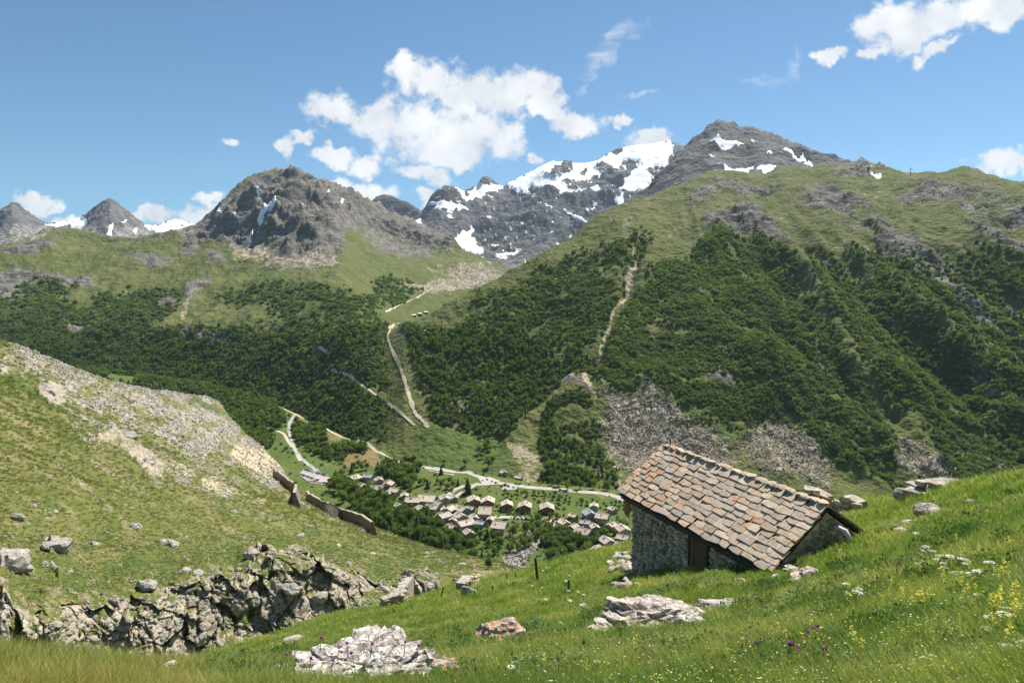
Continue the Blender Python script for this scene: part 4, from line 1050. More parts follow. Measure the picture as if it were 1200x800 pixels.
# ------------------------------------------------------------------ houses
M_lauze = bpy.data.materials.new("stone_slab_roof"); M_lauze.use_nodes = True
t = NT(M_lauze.node_tree); oi = t.add('ShaderNodeObjectInfo'); ob = t.add('ShaderNodeTexCoord').outputs['Object']
vc = t.voro(ob, 1.1, out='Color'); vd = t.voro(ob, 1.1)
base_ = t.ramp(oi.outputs['Random'], [(0, (0.37, 0.31, 0.245)), (0.5, (0.48, 0.41, 0.325)), (0.8, (0.41, 0.37, 0.32)), (1, (0.56, 0.475, 0.37))])
bw_ = t.add('ShaderNodeRGBToBW', ins={0: vc}).outputs[0]
cc = t.mix(t.ss(bw_, 0.2, 0.8), base_, t.mix(1.0, base_, (0.72, 0.72, 0.74), 'MULTIPLY'))
cc = t.mix(t.ss(vd, 0.55, 0.9, 0, 0.5), cc, (0.12, 0.11, 0.10))
t.put(t.n['Principled BSDF'].inputs['Base Color'], cc); t.n['Principled BSDF'].inputs['Roughness'].default_value = 0.85
M_slate = simple_mat("grey_metal_roof", (0.26, 0.27, 0.285), rough=0.6, var=0.15, sc=1.5)
M_hwall = simple_mat("rubble_house_wall", (0.36, 0.32, 0.27), var=0.35, sc=1.2)
M_plas = simple_mat("cream_plaster", (0.62, 0.58, 0.50), var=0.1, sc=1.0)
M_wood = simple_mat("weathered_brown_boards", (0.16, 0.085, 0.045), var=0.35, sc=2.5)
M_wood2 = simple_mat("red_brown_boards", (0.25, 0.11, 0.06), var=0.3, sc=2.5)
M_pane = simple_mat("window_glass", (0.03, 0.04, 0.05), rough=0.15, spec=0.6)
M_frame = simple_mat("pale_window_frame", (0.55, 0.50, 0.42))
M_shut = simple_mat("wood_shutter", (0.22, 0.12, 0.06))
def box_bm(b, x0, x1, y0, y1, z0, z1):
    vs = [b.verts.new(c_) for c_ in ((x0,y0,z0),(x1,y0,z0),(x1,y1,z0),(x0,y1,z0),(x0,y0,z1),(x1,y0,z1),(x1,y1,z1),(x0,y1,z1))]
    for f in ((0,3,2,1),(4,5,6,7),(0,1,5,4),(1,2,6,5),(2,3,7,6),(3,0,4,7)): b.faces.new([vs[k] for k in f])
    return vs
def box(name, x0, x1, y0, y1, z0, z1, mat, parent):
    b = bmesh.new(); box_bm(b, x0, x1, y0, y1, z0, z1); return obj(name, b, mat, parent)
wb = bmesh.new(); box_bm(wb, -0.5, 0.5, -0.06, 0.06, -0.65, 0.65); ME_win = bpy.data.meshes.new("window"); wb.to_mesh(ME_win); wb.free(); ME_win.materials.append(M_frame)
wb = bmesh.new(); box_bm(wb, -0.40, 0.40, -0.02, 0.02, -0.55, 0.55); ME_pane = bpy.data.meshes.new("pane"); wb.to_mesh(ME_pane); wb.free(); ME_pane.materials.append(M_pane)
wb = bmesh.new(); box_bm(wb, -0.30, 0.30, -0.03, 0.03, -0.65, 0.65); ME_shut = bpy.data.meshes.new("shutter"); wb.to_mesh(ME_shut); wb.free(); ME_shut.materials.append(M_shut)
def house(px, py, wpx, ang, label, deep=1.1, hw=5.0, wall=None, roof=None, pitch=24, style='plain', seed=0, group="houses of the village"):
    """px,py = middle of the front foot; ang = heading of the ridge off the view line, degrees; gable end faces the viewer at 0"""
    hit = cast_any(px, py, [O_val, O_rm])
    if not hit: return None
    p = hit[0]; dist = (p - cam.location).length
    W = wpx * dist / FPX * 0.78; D = W * deep; az = math.atan2(p.x, p.y)
    rg = random.Random(seed + int(px * 7 + py))
    zt = W / 2 * math.tan(R_(pitch))
    root = empty("village_house", (p.x, p.y, p.z), -az + R_(ang)); tag(root, label, "house", group)
    wall = wall or M_hwall; roof = roof or M_lauze
    # body, pentagonal, ridge along y, front at y=-D/2
    b = bmesh.new(); y0, y1 = -D / 2, D / 2; hwid = W / 2
    prof = [(-hwid, -3.0), (hwid, -3.0), (hwid, hw), (0, hw + zt), (-hwid, hw)]
    A = [b.verts.new((x, y0, z)) for x, z in prof]; B_ = [b.verts.new((x, y1, z)) for x, z in prof]
    b.faces.new(A); b.faces.new(B_[::-1])
    for k in range(5): b.faces.new((A[k], B_[k], B_[(k + 1) % 5], A[(k + 1) % 5]))
    bmesh.ops.recalc_face_normals(b, faces=b.faces[:])
    obj("wall", b, wall, root)
    if style == 'chalet':                     # boarded gable set proud of the masonry
        b = bmesh.new(); q_ = [(-hwid, hw * 0.45), (hwid, hw * 0.45), (hwid, hw), (0, hw + zt), (-hwid, hw)]
        a_ = [b.verts.new((x * 0.995, y0 - 0.12, z - 0.02)) for x, z in q_]; c_ = [b.verts.new((x * 0.995, y0 + 0.05, z - 0.02)) for x, z in q_]
        b.faces.new(a_)
        for k in range(5): b.faces.new((a_[k], c_[k], c_[(k + 1) % 5], a_[(k + 1) % 5]))
        bmesh.ops.recalc_face_normals(b, faces=b.faces[:])
        obj("boarding", b, M_wood if rg.random() < 0.6 else M_wood2, root)
        bal = box("balcony", -hwid * 0.9, hwid * 0.9, y0 - 1.2, y0 - 0.14, hw * 0.45 - 0.15, hw * 0.45, M_wood, root)
        box("railing", -hwid * 0.9, hwid * 0.9, y0 - 1.2, y0 - 1.12, hw * 0.45, hw * 0.45 + 0.9, M_wood2, bal)
    # roof: two thick slab planes with overhang, a ridge cap, ragged eaves
    rb = bmesh.new(); ov = 0.8; th = 0.35; sl = math.tan(R_(pitch))
    xe = hwid + ov
    ny = 7
    for s in (-1, 1):
        top = []; bot = []
        for k in range(ny):
            y = y0 - ov * 1.2 + (D + 2.4 * ov) * k / (ny - 1)
            j = rg.uniform(-0.12, 0.12); sag = -0.12 * math.sin(math.pi * k / (ny - 1))
            top.append([rb.verts.new((0, y, hw + zt + 0.35 + sag)), rb.verts.new((s * (xe / 2), y, hw + zt + 0.30 - sl * xe / 2 + sag)), rb.verts.new((s * (xe + j), y, hw + zt + 0.35 - sl * (xe + j)))])
            bot.append([rb.verts.new((0, y, hw + zt + 0.35 - th)), rb.verts.new((s * (xe / 2), y, hw + zt + 0.30 - sl * xe / 2 - th)), rb.verts.new((s * (xe + j), y, hw + zt + 0.35 - sl * (xe + j) - th))])
        for k in range(ny - 1):
            for j in range(2):
                rb.faces.new((top[k][j], top[k + 1][j], top[k + 1][j + 1], top[k][j + 1])); rb.faces.new((bot[k][j], bot[k][j + 1], bot[k + 1][j + 1], bot[k + 1][j]))
            rb.faces.new((top[k][2], top[k + 1][2], bot[k + 1][2], bot[k][2]))
        for e in (0, ny - 1):
            for j in range(2): rb.faces.new((top[e][j], top[e][j + 1], bot[e][j + 1], bot[e][j]))
    bmesh.ops.recalc_face_normals(rb, faces=rb.faces[:])
    ro = obj("roof", rb, roof, root)
    b = bmesh.new(); box_bm(b, -0.3, 0.3, y0 - ov, y1 + ov, hw + zt + 0.28, hw + zt + 0.5); obj("ridge_cap", b, roof, ro)
    for k in range(rg.choice((1, 1, 2))):
        cx = rg.uniform(0.15, 0.5) * hwid * rg.choice((-1, 1)); cy = rg.uniform(-0.3, 0.3) * D
        zc = hw + zt - abs(cx) * sl
        b = bmesh.new(); box_bm(b, cx - 0.4, cx + 0.4, cy - 0.4, cy + 0.4, zc - 0.3, zc + 1.5); box_bm(b, cx - 0.55, cx + 0.55, cy - 0.55, cy + 0.55, zc + 1.503, zc + 1.65)
        obj("chimney", b, M_hwall, ro)
    yf = y0 - (0.22 if style == 'chalet' else 0.08)
    def win(x, z, side=0, s=1.0):
        o = bpy.data.objects.new("window", ME_win); link(o, root)
        if side == 0: o.location = (x, yf, z)
        else: o.location = (side * (hwid + 0.05), x, z); o.rotation_euler = (0, 0, math.pi / 2 * side)
        o.scale = (s, 1, s)
        q_ = bpy.data.objects.new("pane", ME_pane); link(q_, o); q_.location = (0, -0.07, 0)
        if style != 'plain':
            for e in (-1, 1):
                q_ = bpy.data.objects.new("shutter", ME_shut); link(q_, o); q_.location = (e * 0.82, -0.03, 0)
    nwx = 3 if W > 10 else 2
    for k in range(nwx):
        x = (k - (nwx - 1) / 2) * W / (nwx + 0.6)
        win(x, hw * 0.72, 0, 1.15)
        if k != nwx // 2: win(x, hw * 0.25, 0, 1.1)
    win(0, hw + zt * 0.30, 0, 0.8)
    for s in (-1, 1):
        for k in range(2): win((k - 0.5) * D * 0.5, hw * 0.62, s, 1.1)
    dr = box("door", -0.6, 0.6, yf - 0.05, yf + 0.06, 0.0, 2.1, M_wood2, root)
    box("handle", 0.4, 0.48, yf - 0.12, yf - 0.055, 1.0, 1.1, M_frame, dr)
    return root
H = [ # x, y foot, width px, angle, label, kwargs
 (501,590,24,70,"large pale-roofed house at the left end of the main village",dict(deep=1.0)),
 (484,590,18,80,"low house with a light slab roof left of the large one",dict(hw=3.5)),
 (521,589,13,10,"small house tucked right of the large pale-roofed house",{}),
 (555,591,17,8,"left of the two joined dark-fronted chalets under the tall spruce",dict(style='chalet')),
 (572,592,17,-4,"right of the two joined dark-fronted chalets under the tall spruce",dict(style='chalet')),
 (507,600,16,60,"stone house below the large pale-roofed house",{}),
 (569,604,27,82,"long house with a broad bright roof in the village middle",dict(deep=0.62,hw=4.5)),
 (594,596,15,3,"leftmost of three dark chalets in the row along the lane",dict(style='chalet')),
 (615,598,18,-3,"middle of three dark chalets in the row along the lane",dict(style='chalet')),
 (641,600,19,2,"rightmost of three dark chalets in the row along the lane",dict(style='chalet')),
 (541,602,17,40,"house with a slanting roof left of the long bright roof",{}),
 (520,610,16,-50,"house with a rosy roof on the lower left edge of the old core",{}),
 (539,610,14,30,"small house in the tight cluster below the joined chalets",{}),
 (545,619,19,-60,"lowest long roof of the tight old cluster",dict(deep=1.2)),
 (555,612,12,15,"little house wedged at the right of the tight old cluster",{}),
 (527,602,14,-30,"house among the old core, above the rosy roof",{}),
 (586,621,25,72,"big isolated house with a pale roof below the lane",dict(deep=0.75,hw=4.5)),
 (690,607,15,20,"grey metal-roofed house at the upper right of the village",dict(roof=M_slate)),
 (706,611,18,75,"light-roofed house right of the grey metal roof",dict(deep=0.9)),
 (696,598,11,0,"small house behind the grey metal roof",{}),
 (661,618,13,30,"lone small house right of the chalet row",{}),
 (684,629,20,60,"stone-roofed house on the edge of the right grove",{}),
 (730,626,17,20,"upper house beside the hut, at the far right of the village",{}),
 (730,634,14,70,"middle house beside the hut, at the far right of the village",dict(hw=3.5)),
 (711,640,17,30,"house with a broad light roof among the right-hand trees",{}),
 (699,650,14,-20,"lowest small house at the right, just above the meadow edge",{}),
 (730,646,20,55,"lowest house beside the hut corner",dict(hw=4)),
 (686,616,11,80,"small grey roof left of the light-roofed house",dict(roof=M_slate,hw=3.5)),
 (563,616,11,60,"grey shed roof below the tight old cluster",dict(roof=M_slate,hw=3)),
 (549,630,13,20,"house half hidden by trees under the old cluster",{}),
 (415,565,14,-40,"red-boarded house at the left end, by the car park grove",dict(wall=M_wood2)),
 (432,563,12,60,"grey-roofed house at the top of the left hamlet",dict(roof=M_slate)),
 (444,567,11,10,"bright-roofed house in the left hamlet",{}),
 (442,576,16,70,"wide low house in the middle of the left hamlet",dict(hw=4)),
 (455,572,13,-20,"house on the right side of the left hamlet",{}),
 (463,580,13,50,"lowest house of the left hamlet",{}),
 (474,584,10,0,"tiny house between the left hamlet and the main village",dict(hw=3.5)),
 (466,596,10,30,"small house peeping from the trees under the left hamlet",dict(hw=3.5)),
 (590,556,8,20,"tiny barn on the green field above the road",dict(hw=3)),
 (608,562,8,60,"tiny shed at the foot of the tan field",dict(hw=3)),
 (514,594,9,45,"narrow house between the large roof and the old core",dict(hw=4)),
 (532,587,9,15,"small house left of the joined chalets",dict(hw=4)),
 (493,600,12,20,"house at the lower left corner of the main village",dict(hw=4)),
 (532,613,11,-20,"little house between the rosy roof and the lowest long roof",dict(hw=4)),
 (551,600,10,60,"tiny roof just below the left joined chalet",dict(hw=4)),
 (529,622,12,40,"house half in the trees below the rosy roof",dict(hw=4)),
 (575,612,9,-15,"small roof left above the big isolated house",dict(hw=3.5)),
 (672,608,10,50,"small bright roof between chalet row and grey metal roof",dict(hw=3.5)),
 (716,620,12,-30,"light roof among trees above the right-hand houses",dict(hw=4)),
 (697,622,11,15,"small house in the middle of the right-hand hamlet",dict(hw=4)),
 (672,622,11,-35,"stone roof showing at the top of the dense grove",dict(hw=4)),
 (424,573,11,30,"small house under the red-boarded house",dict(hw=4)),
 (452,583,10,-30,"small pale roof low in the left hamlet",dict(hw=4)),
 (718,600,10,40,"small roof near the road at the far right",dict(hw=3.5)),
]
for k, (x, y, wp, an, lb, kw) in enumerate(H): house(x, y, wp, an, lb, seed=k, **kw)
for x, lb in ((485, "left of three tiny white huts on the grassy shoulder"), (492, "middle of three tiny white huts on the grassy shoulder"), (499, "right of three tiny white huts on the grassy shoulder")):
    hit = cast_any(x, 371 - (x - 485) * 0.25, [O_rm, O_lm])
    if hit:
        p = hit[0]; root = empty("alpine_hut", p, R_(15)); tag(root, lb, "hut", "white huts on the shoulder")
        box("wall", -3.6, 3.6, -2.5, 2.5, -2, 3.2, M_wood, root)
        b = bmesh.new(); vs = [b.verts.new(c_) for c_ in ((-4,-3,3.0),(4,-3,3.0),(4,0,4.6),(-4,0,4.6),(4,3,3.0),(-4,3,3.0),(-4,-3,3.25),(4,-3,3.25),(4,0,4.85),(-4,0,4.85),(4,3,3.25),(-4,3,3.25))]
        for f in ((0,1,2,3),(3,2,4,5),(6,9,8,7),(9,11,10,8),(0,6,7,1),(5,4,10,11),(0,3,9,6),(3,5,11,9),(1,7,8,2),(2,8,10,4)): b.faces.new([vs[i] for i in f])
        bmesh.ops.recalc_face_normals(b, faces=b.faces[:])
        obj("roof", b, simple_mat("white_sheet_roof", (0.72, 0.72, 0.70)), root)

# ------------------------------------------------------------------ cars
def car_proto():
    b = bmesh.new()
    prof = [(-2.1,0.35),(-2.1,0.85),(-1.95,0.98),(-1.0,1.02),(1.05,1.0),(2.0,0.86),(2.12,0.6),(2.12,0.35)]
    A = [b.verts.new((x,-0.86,z)) for x,z in prof]; B_ = [b.verts.new((x,0.86,z)) for x,z in prof]
    b.faces.new(A); b.faces.new(B_[::-1])
    for k in range(8): b.faces.new((A[k],B_[k],B_[(k+1)%8],A[(k+1)%8]))
    bmesh.ops.recalc_face_normals(b, faces=b.faces[:]); body = bpy.data.meshes.new("body"); b.to_mesh(body); b.free()
    b = bmesh.new(); lo = [(-1.9,0.98),(1.0,0.99)]; 
    P_ = [(-1.95,0.8,0.97),(1.05,0.8,0.985),(0.35,0.66,1.42),(-1.45,0.66,1.45)]
    A = [b.verts.new((x,-y,z)) for x,y,z in P_]; B_ = [b.verts.new((x,y,z)) for x,y,z in P_]
    b.faces.new(A); b.faces.new(B_[::-1])
    for k in range(4): b.faces.new((A[k],B_[k],B_[(k+1)%4],A[(k+1)%4]))
    bmesh.ops.recalc_face_normals(b, faces=b.faces[:]); glass = bpy.data.meshes.new("windows"); b.to_mesh(glass); b.free(); glass.materials.append(M_pane)
    b = bmesh.new(); box_bm(b, -1.42, 0.32, -0.62, 0.62, 1.43, 1.48); top = bpy.data.meshes.new("roof_panel"); b.to_mesh(top); b.free()
    b = bmesh.new(); bmesh.ops.create_cone(b, segments=12, radius1=0.32, radius2=0.32, depth=0.2, cap_ends=True, matrix=Matrix.Rotation(math.pi/2,4,'X')); wh = bpy.data.meshes.new("wheel"); b.to_mesh(wh); b.free(); wh.materials.append(simple_mat("tyre", (0.02,0.02,0.02)))
    return body, glass, top, wh
CB, CG, CT, CW = car_proto()
CPAINT = {n: simple_mat("paint_" + n, c_, rough=0.3, spec=0.5) for n, c_ in (("white",(0.75,0.75,0.74)),("silver",(0.45,0.46,0.48)),("grey",(0.16,0.17,0.18)),("black",(0.02,0.02,0.025)),("blue",(0.05,0.11,0.3)),("red",(0.4,0.04,0.03)))}
CMESH = {}
def car(x, y, paint, heading, label, group, objs):
    hit = cast_any(x, y, objs)
    if not hit: return
    p = hit[0]; root = empty("parked_car", (p.x, p.y, p.z + 0.42), R_(heading)); tag(root, label, "car", group)
    if paint not in CMESH:
        CMESH[paint] = (CB.copy(), CT.copy())
        for m_ in CMESH[paint]: m_.materials.append(CPAINT[paint])
    for nm, m_ in (("body", CMESH[paint][0]), ("windows", CG), ("roof_panel", CMESH[paint][1])): link(bpy.data.objects.new(nm, m_), root)
    for sx_ in (-1.3, 1.3):
        for sy_ in (-0.8, 0.8):
            wo = link(bpy.data.objects.new("wheel", CW), root); wo.location = (sx_, sy_, 0.32)
cr_ = random.Random(4); names = ["white","silver","grey","black","blue","white","silver","red"]
for row, (xa, ya, xb, yb, n) in enumerate(((359,551,384,558,9),(352,556,372,563,8),(362,564,384,567,7))):
    for k in range(n):
        f = k / (n - 1); pc = names[cr_.randrange(len(names))]
        car(xa + (xb - xa) * f + cr_.uniform(-.5,.5), ya + (yb - ya) * f, pc, 60 + cr_.uniform(-6, 6), "%s car, %s from the left in the %s row of the gravel car park" % (pc, ("first", "second", "third", "fourth", "fifth", "sixth", "seventh", "eighth", "ninth")[k], ("far", "middle", "near")[row]), "cars in the gravel car park", [O_val, O_hs])
for k, (x, y, pc) in enumerate(((566,563,"white"),(571,562,"silver"),(577,564,"white"),(581,566,"red"),(596,570,"grey"),(602,571,"white"))):
    car(x, y, pc, 100, "%s car, %s from the left around the road junction" % (pc, ("first", "second", "third", "fourth", "fifth", "sixth")[k]), "cars by the road junction", [O_val, O_rm])
for k in range(9):
    pc = ["blue","white","silver","black","white","red","blue","white","grey"][k]
    car(603 + k * 4.4, 607.2 + k * 0.3, pc, 95, "%s car, %s from the left along the lane before the dark chalets" % (pc, ("first", "second", "third", "fourth", "fifth", "sixth", "seventh", "eighth", "ninth")[k]), "cars along the chalet lane", [O_val])

# ------------------------------------------------------------------ trees one can tell apart
def limb(b, pts, rad, seg=7):
    rings = []
    for k, (p, r_) in enumerate(zip(pts, rad)):
        d = (Vector(pts[min(k + 1, len(pts) - 1)]) - Vector(pts[max(k - 1, 0)])).normalized()
        s = d.cross(Vector((0.3, 1, 0.2))).normalized(); u_ = d.cross(s)
        rings.append([b.verts.new(Vector(p) + (s * math.cos(a) + u_ * math.sin(a)) * r_) for a in np.arange(seg) * 2 * math.pi / seg])
    for a, c_ in zip(rings, rings[1:]):
        for j in range(seg): b.faces.new((a[j], a[(j + 1) % seg], c_[(j + 1) % seg], c_[j]))
    b.faces.new(rings[-1])
def tree_meshes(kind, seed):
    rg = np.random.default_rng(seed); b = bmesh.new()
    limb(b, [(0, 0, -0.05), (0.01, 0, 0.2), (0, 0.01, 0.5), (0.01, 0, 0.85)], [0.034, 0.026, 0.018, 0.006])
    if kind != 'conifer':
        for a in rg.uniform(0, 6.28, 5):
            z = rg.uniform(0.22, 0.5); e = rg.uniform(0.15, 0.26)
            limb(b, [(0, 0, z), (e * 0.5 * math.cos(a), e * 0.5 * math.sin(a), z + 0.1), (e * math.cos(a), e * math.sin(a), z + 0.25)], [0.013, 0.009, 0.003], 5)
    tm = bpy.data.meshes.new("trunk"); b.to_mesh(tm); b.free(); tm.materials.append(M_bark)
    if kind == 'conifer':
        cm = conifer_proto(seed, 420)
    else:
        lob = [(0, 0, 0.60, 0.24, 0.24, 0.30)] + [(0.24 * math.cos(a) * rg.uniform(.6, 1.1), 0.24 * math.sin(a) * rg.uniform(.6, 1.1), rg.uniform(0.34, 0.86), *(rg.uniform(0.10, 0.19, 3))) for a in rg.uniform(0, 6.28, 11)]
        V, F = leaf_cards(rg, 620, lob, 0.036); core = IV1 * np.array([0.19, 0.19, 0.25]) + np.array([0, 0, 0.58])
        cm = mesh_mixed("crown", [(V, F, 0), (core, IF1, 0)], [M_leaf])
    return tm, cm
TM = {'leaf': [tree_meshes('leaf', 200 + k) for k in range(5)], 'conifer': [tree_meshes('conifer', 220 + k) for k in range(3)]}
def tree(p, h, kind, label, group, rg):
    tm, cm = TM[kind][rg.randrange(len(TM[kind]))]
    nm = "spruce_tree" if kind == 'conifer' else "broadleaf_tree"
    root = empty(nm, (p.x, p.y, p.z - 0.2), rg.uniform(0, 6.28)); wd = h * rg.uniform(0.85, 1.25)
    root.scale = (wd, wd, h); tag(root, label, "tree", group)
    link(bpy.data.objects.new("trunk", tm), root); link(bpy.data.objects.new("crown", cm), root)
def grove(polyg, n, dmin, hpx, kinds, label, group, seed, objs=(O_val, O_rm), avoid=7.0):
    rg = random.Random(seed); xs = [q_[0] for q_ in polyg]; ys = [q_[1] for q_ in polyg]; got = []; tries = 0
    while len(got) < n and tries < n * 60:
        tries += 1; x = rg.uniform(min(xs), max(xs)); y = rg.uniform(min(ys), max(ys))
        if poly(np.array([x]), np.array([y]), polyg, 0.5)[0] < 0.5: continue
        if any(abs(x - h_[0]) < h_[2] * 0.55 + 1 and -h_[2] * 0.75 < (y - h_[1]) < avoid for h_ in H): continue
        if any(math.hypot(x - g_[0], (y - g_[1]) * 1.6) < dmin for g_ in got): continue
        hit = cast_any(x, y, objs)
        if not hit: continue
        got.append((x, y)); p = hit[0]; d = (p - cam.location).length
        tree(p, hpx * d / FPX * rg.uniform(0.7, 1.25), (kd := rg.choice(kinds)), (label.replace('tree', 'spruce', 1) if kd == 'conifer' else label) + ', ' + where(x, y, xs, ys), group, rg)
LK = ['leaf'] * 5 + ['conifer']
grove([(650,628),(672,622),(690,634),(712,648),(722,660),(690,676),(654,676),(640,658)], 36, 6.5, 14, ['leaf'], "dark round tree in the dense grove right of the stony stream", "trees of the grove right of the stream", 1)
grove([(560,612),(575,624),(604,622),(632,612),(634,630),(606,650),(576,650),(548,640)], 24, 7, 13, LK, "tree standing on the green between the lane and the stream", "trees on the village green", 2)
grove([(470,604),(500,606),(520,618),(540,634),(556,650),(574,668),(540,660),(500,640),(470,620)], 34, 6.5, 15, LK + ['conifer'], "tall dark tree in the belt under the old village core", "trees under the old core", 3)
grove([(382,572),(410,574),(440,584),(474,596),(474,618),(440,616),(410,598)], 38, 6.5, 14, LK, "dark tree in the thick belt behind the long dike", "trees behind the long dike", 4)
grove([(586,576),(640,580),(735,590),(735,600),(690,594),(640,586),(590,586)], 34, 5, 6, ['leaf'], "small tree in the hedge row under the main road", "hedge trees under the road", 5)
grove([(562,524),(574,520),(582,540),(572,548),(560,540)], 8, 4.5, 10, ['leaf'], "tree of the small clump on the green slope above the road", "clump on the green slope", 6)
grove([(634,556),(650,545),(680,555),(700,566),(724,574),(690,576),(640,572)], 30, 6, 12, ['leaf'], "bushy tree in the grove between tan field and gully path", "grove above the road", 7)
grove([(400,548),(430,545),(470,552),(490,560),(470,570),(430,556),(405,556)], 16, 6, 10, LK, 'tree on the upper edge of the left hamlet', 'trees above the left hamlet', 18)
grove([(500,604),(540,596),(580,600),(575,622),(530,628)], 18, 6, 9, LK, 'garden tree squeezed between the old core houses', 'garden trees in the old core', 19, avoid=5.0)
grove([(440,548),(475,556),(505,566),(540,566),(530,576),(500,572),(466,572)], 24, 6.5, 10, LK, "tree between the left hamlet and the road", "trees by the left hamlet", 8)
grove([(636,606),(700,612),(735,622),(735,655),(716,660),(690,640),(660,624)], 28, 7, 9.5, LK, "garden tree among the houses at the right of the village", "garden trees on the right", 9)
rgx = random.Random(31)
for x, y, hp, kd, lb in ((548,579,19,'conifer',"tall pointed spruce rising by the side road behind the joined chalets"), (572,667,17,'leaf',"lone bushy tree at the tip of the rocky hillside"), (545,546,9,'leaf',"dark bush on the slope right of the ski run"), (521,544,8,'leaf',"small tree low on the green ski slope"), (583,633,12,'leaf',"tree beside the big isolated house"), (517,556,11,'conifer',"dark spruce beside the gravel lot")):
    hit = cast_any(x, y, [O_val, O_rm, O_hs]); p = hit[0]; tree(p, hp * (p - cam.location).length / FPX, kd, lb, None, rgx)
# woods too far to tell apart
vw = VAL.cov['shrub'] * (VAL.py < 640) * (1 - np.maximum.reduce([poly(VAL.px, VAL.py, [(h_[0] - h_[2] * .6, h_[1] - 10), (h_[0] + h_[2] * .6, h_[1] - 10), (h_[0] + h_[2] * .6, h_[1] + 6), (h_[0] - h_[2] * .6, h_[1] + 6)], 1.0) for h_ in H]))
lanes = np.maximum.reduce([line(VAL.px, VAL.py, L_, 2.5, 1) for L_ in ([(325,475),(360,492),(375,497),(402,513),(430,519),(452,534),(482,545)], [(346,486),(338,504),(342,518),(347,530),(356,540),(372,552)], [(302,500),(333,508),(345,526),(352,540)])])
fieldc = np.maximum.reduce([poly(VAL.px, VAL.py - dy_, p_, 1.5) for dy_ in (0, 4, 8) for p_ in FIELDS] + [line(VAL.px, VAL.py - 4, L_, 2.5, 1) for L_ in ([(325,475),(360,492),(375,497),(402,513),(430,519),(452,534),(482,545)],)])
vw = vw * (1 - fieldc)
vw = vw * (1 - lanes) * (1 - poly(VAL.px, VAL.py, [(347,556),(358,547),(376,551),(392,561),(380,571),(362,569)], 2))
place_veg("valley_woods", VAL, vw, 6500, P_tree + P_con[:1], 7.0, "broadleaf woods along the stream on the valley floor", 9, screen=0.9, lo=0.5, maxm=9)
place_veg("valley_bushes", VAL, np.clip(0.1 + vw + 0.4 * poly(VAL.px, VAL.py, [(380,540),(480,560),(740,600),(740,670),(560,660)], 10), 0, 1) * (VAL.py < 675) * (1 - lanes) * (1 - poly(VAL.px, VAL.py, [(345,556),(358,545),(378,550),(394,561),(380,573),(360,571)], 2)), 2600, P_shrub, 3.0, "low bushes dotted over the valley floor", 10, screen=0.9)

# ------------------------------------------------------------------ rocks
def rock_mat(name, light, dark, lichen=(0.55, 0.20, 0.04), lich=0.0, white=0.0, sc=1.0, crack=0.5):
    m = bpy.data.materials.new(name); m.use_nodes = True; t = NT(m.node_tree); bs = t.n['Principled BSDF']
    pos = t.add('ShaderNodeNewGeometry').outputs['Position']; oi = t.add('ShaderNodeObjectInfo').outputs['Random']
    a = t.noise(pos, 2.2 * sc, 5, 0.7); b = t.noise(pos, 9 * sc, 4, 0.7); wq = t.n.new('ShaderNodeTexNoise'); t.put(wq.inputs['Vector'], pos); wq.inputs['Scale'].default_value = 4 * sc; wq.inputs['Detail'].default_value = 3
    cv = t.voro(t.vm('ADD', t.vm('MULTIPLY', pos, (1.0, 1.0, 1.9)), t.vm('MULTIPLY', wq.outputs['Color'], (0.5 / sc,) * 3)), 2.0 * sc, 'DISTANCE_TO_EDGE')
    c_ = t.mix(t.ss(a, 0.32, 0.68), dark, light)
    c_ = t.mix(t.m('MULTIPLY', oi, 0.35), c_, tuple(v * 0.75 for v in light))
    c_ = t.mix(t.ss(b, 0.55, 0.78, 0, 0.7), c_, tuple(v * 0.5 for v in dark))
    if white > 0: c_ = t.mix(t.ss(t.noise(pos, 5 * sc, 4, 0.65), 0.50, 0.62, 0, white), c_, (0.72, 0.70, 0.64))
    if lich > 0: c_ = t.mix(t.ss(t.noise(pos, 4.3 * sc, 5, 0.72), 0.64 - 0.16 * lich, 0.70 - 0.14 * lich, 0, 0.9), c_, lichen)
    c_ = t.mix(t.ss(cv, 0.0, 0.035, crack, 0.0), c_, (0.05, 0.045, 0.04))
    t.put(bs.inputs['Base Color'], c_); bs.inputs['Roughness'].default_value = 0.92; bs.inputs['Specular IOR Level'].default_value = 0.15
    h = t.m('ADD', t.m('MULTIPLY', a, 1.0), t.m('ADD', t.m('MULTIPLY', b, 0.35), t.ss(cv, 0.0, 0.05, -0.3, 0.0)))
    bp = t.add('ShaderNodeBump', ins={'Strength': 0.8, 'Distance': 0.10 / sc, 'Height': h}); t.l.new(bp.outputs[0], bs.inputs['Normal'])
    t.add('ShaderNodeMix') if False else None
    return m
M_rock = rock_mat("pale_grey_rock", (0.44, 0.41, 0.36), (0.24, 0.22, 0.195), sc=0.5, crack=0.25)
M_rock_w = rock_mat("white_lichen_rock", (0.50, 0.46, 0.42), (0.24, 0.20, 0.18), white=0.8, lich=0.05, sc=1.6, crack=0.4)
M_rock_p = rock_mat("rosy_banded_rock", (0.50, 0.43, 0.38), (0.26, 0.19, 0.16), white=0.65, sc=1.3, lich=0.05, crack=0.4)
M_rock_o = rock_mat("orange_lichen_rock", (0.42, 0.37, 0.33), (0.24, 0.20, 0.18), white=0.35, lich=0.9, lichen=(0.50, 0.20, 0.06), sc=1.4, crack=0.35)
M_rock_d = rock_mat("grey_brown_scree_rock", (0.43, 0.37, 0.29), (0.23, 0.195, 0.15), sc=0.2, crack=0.2)
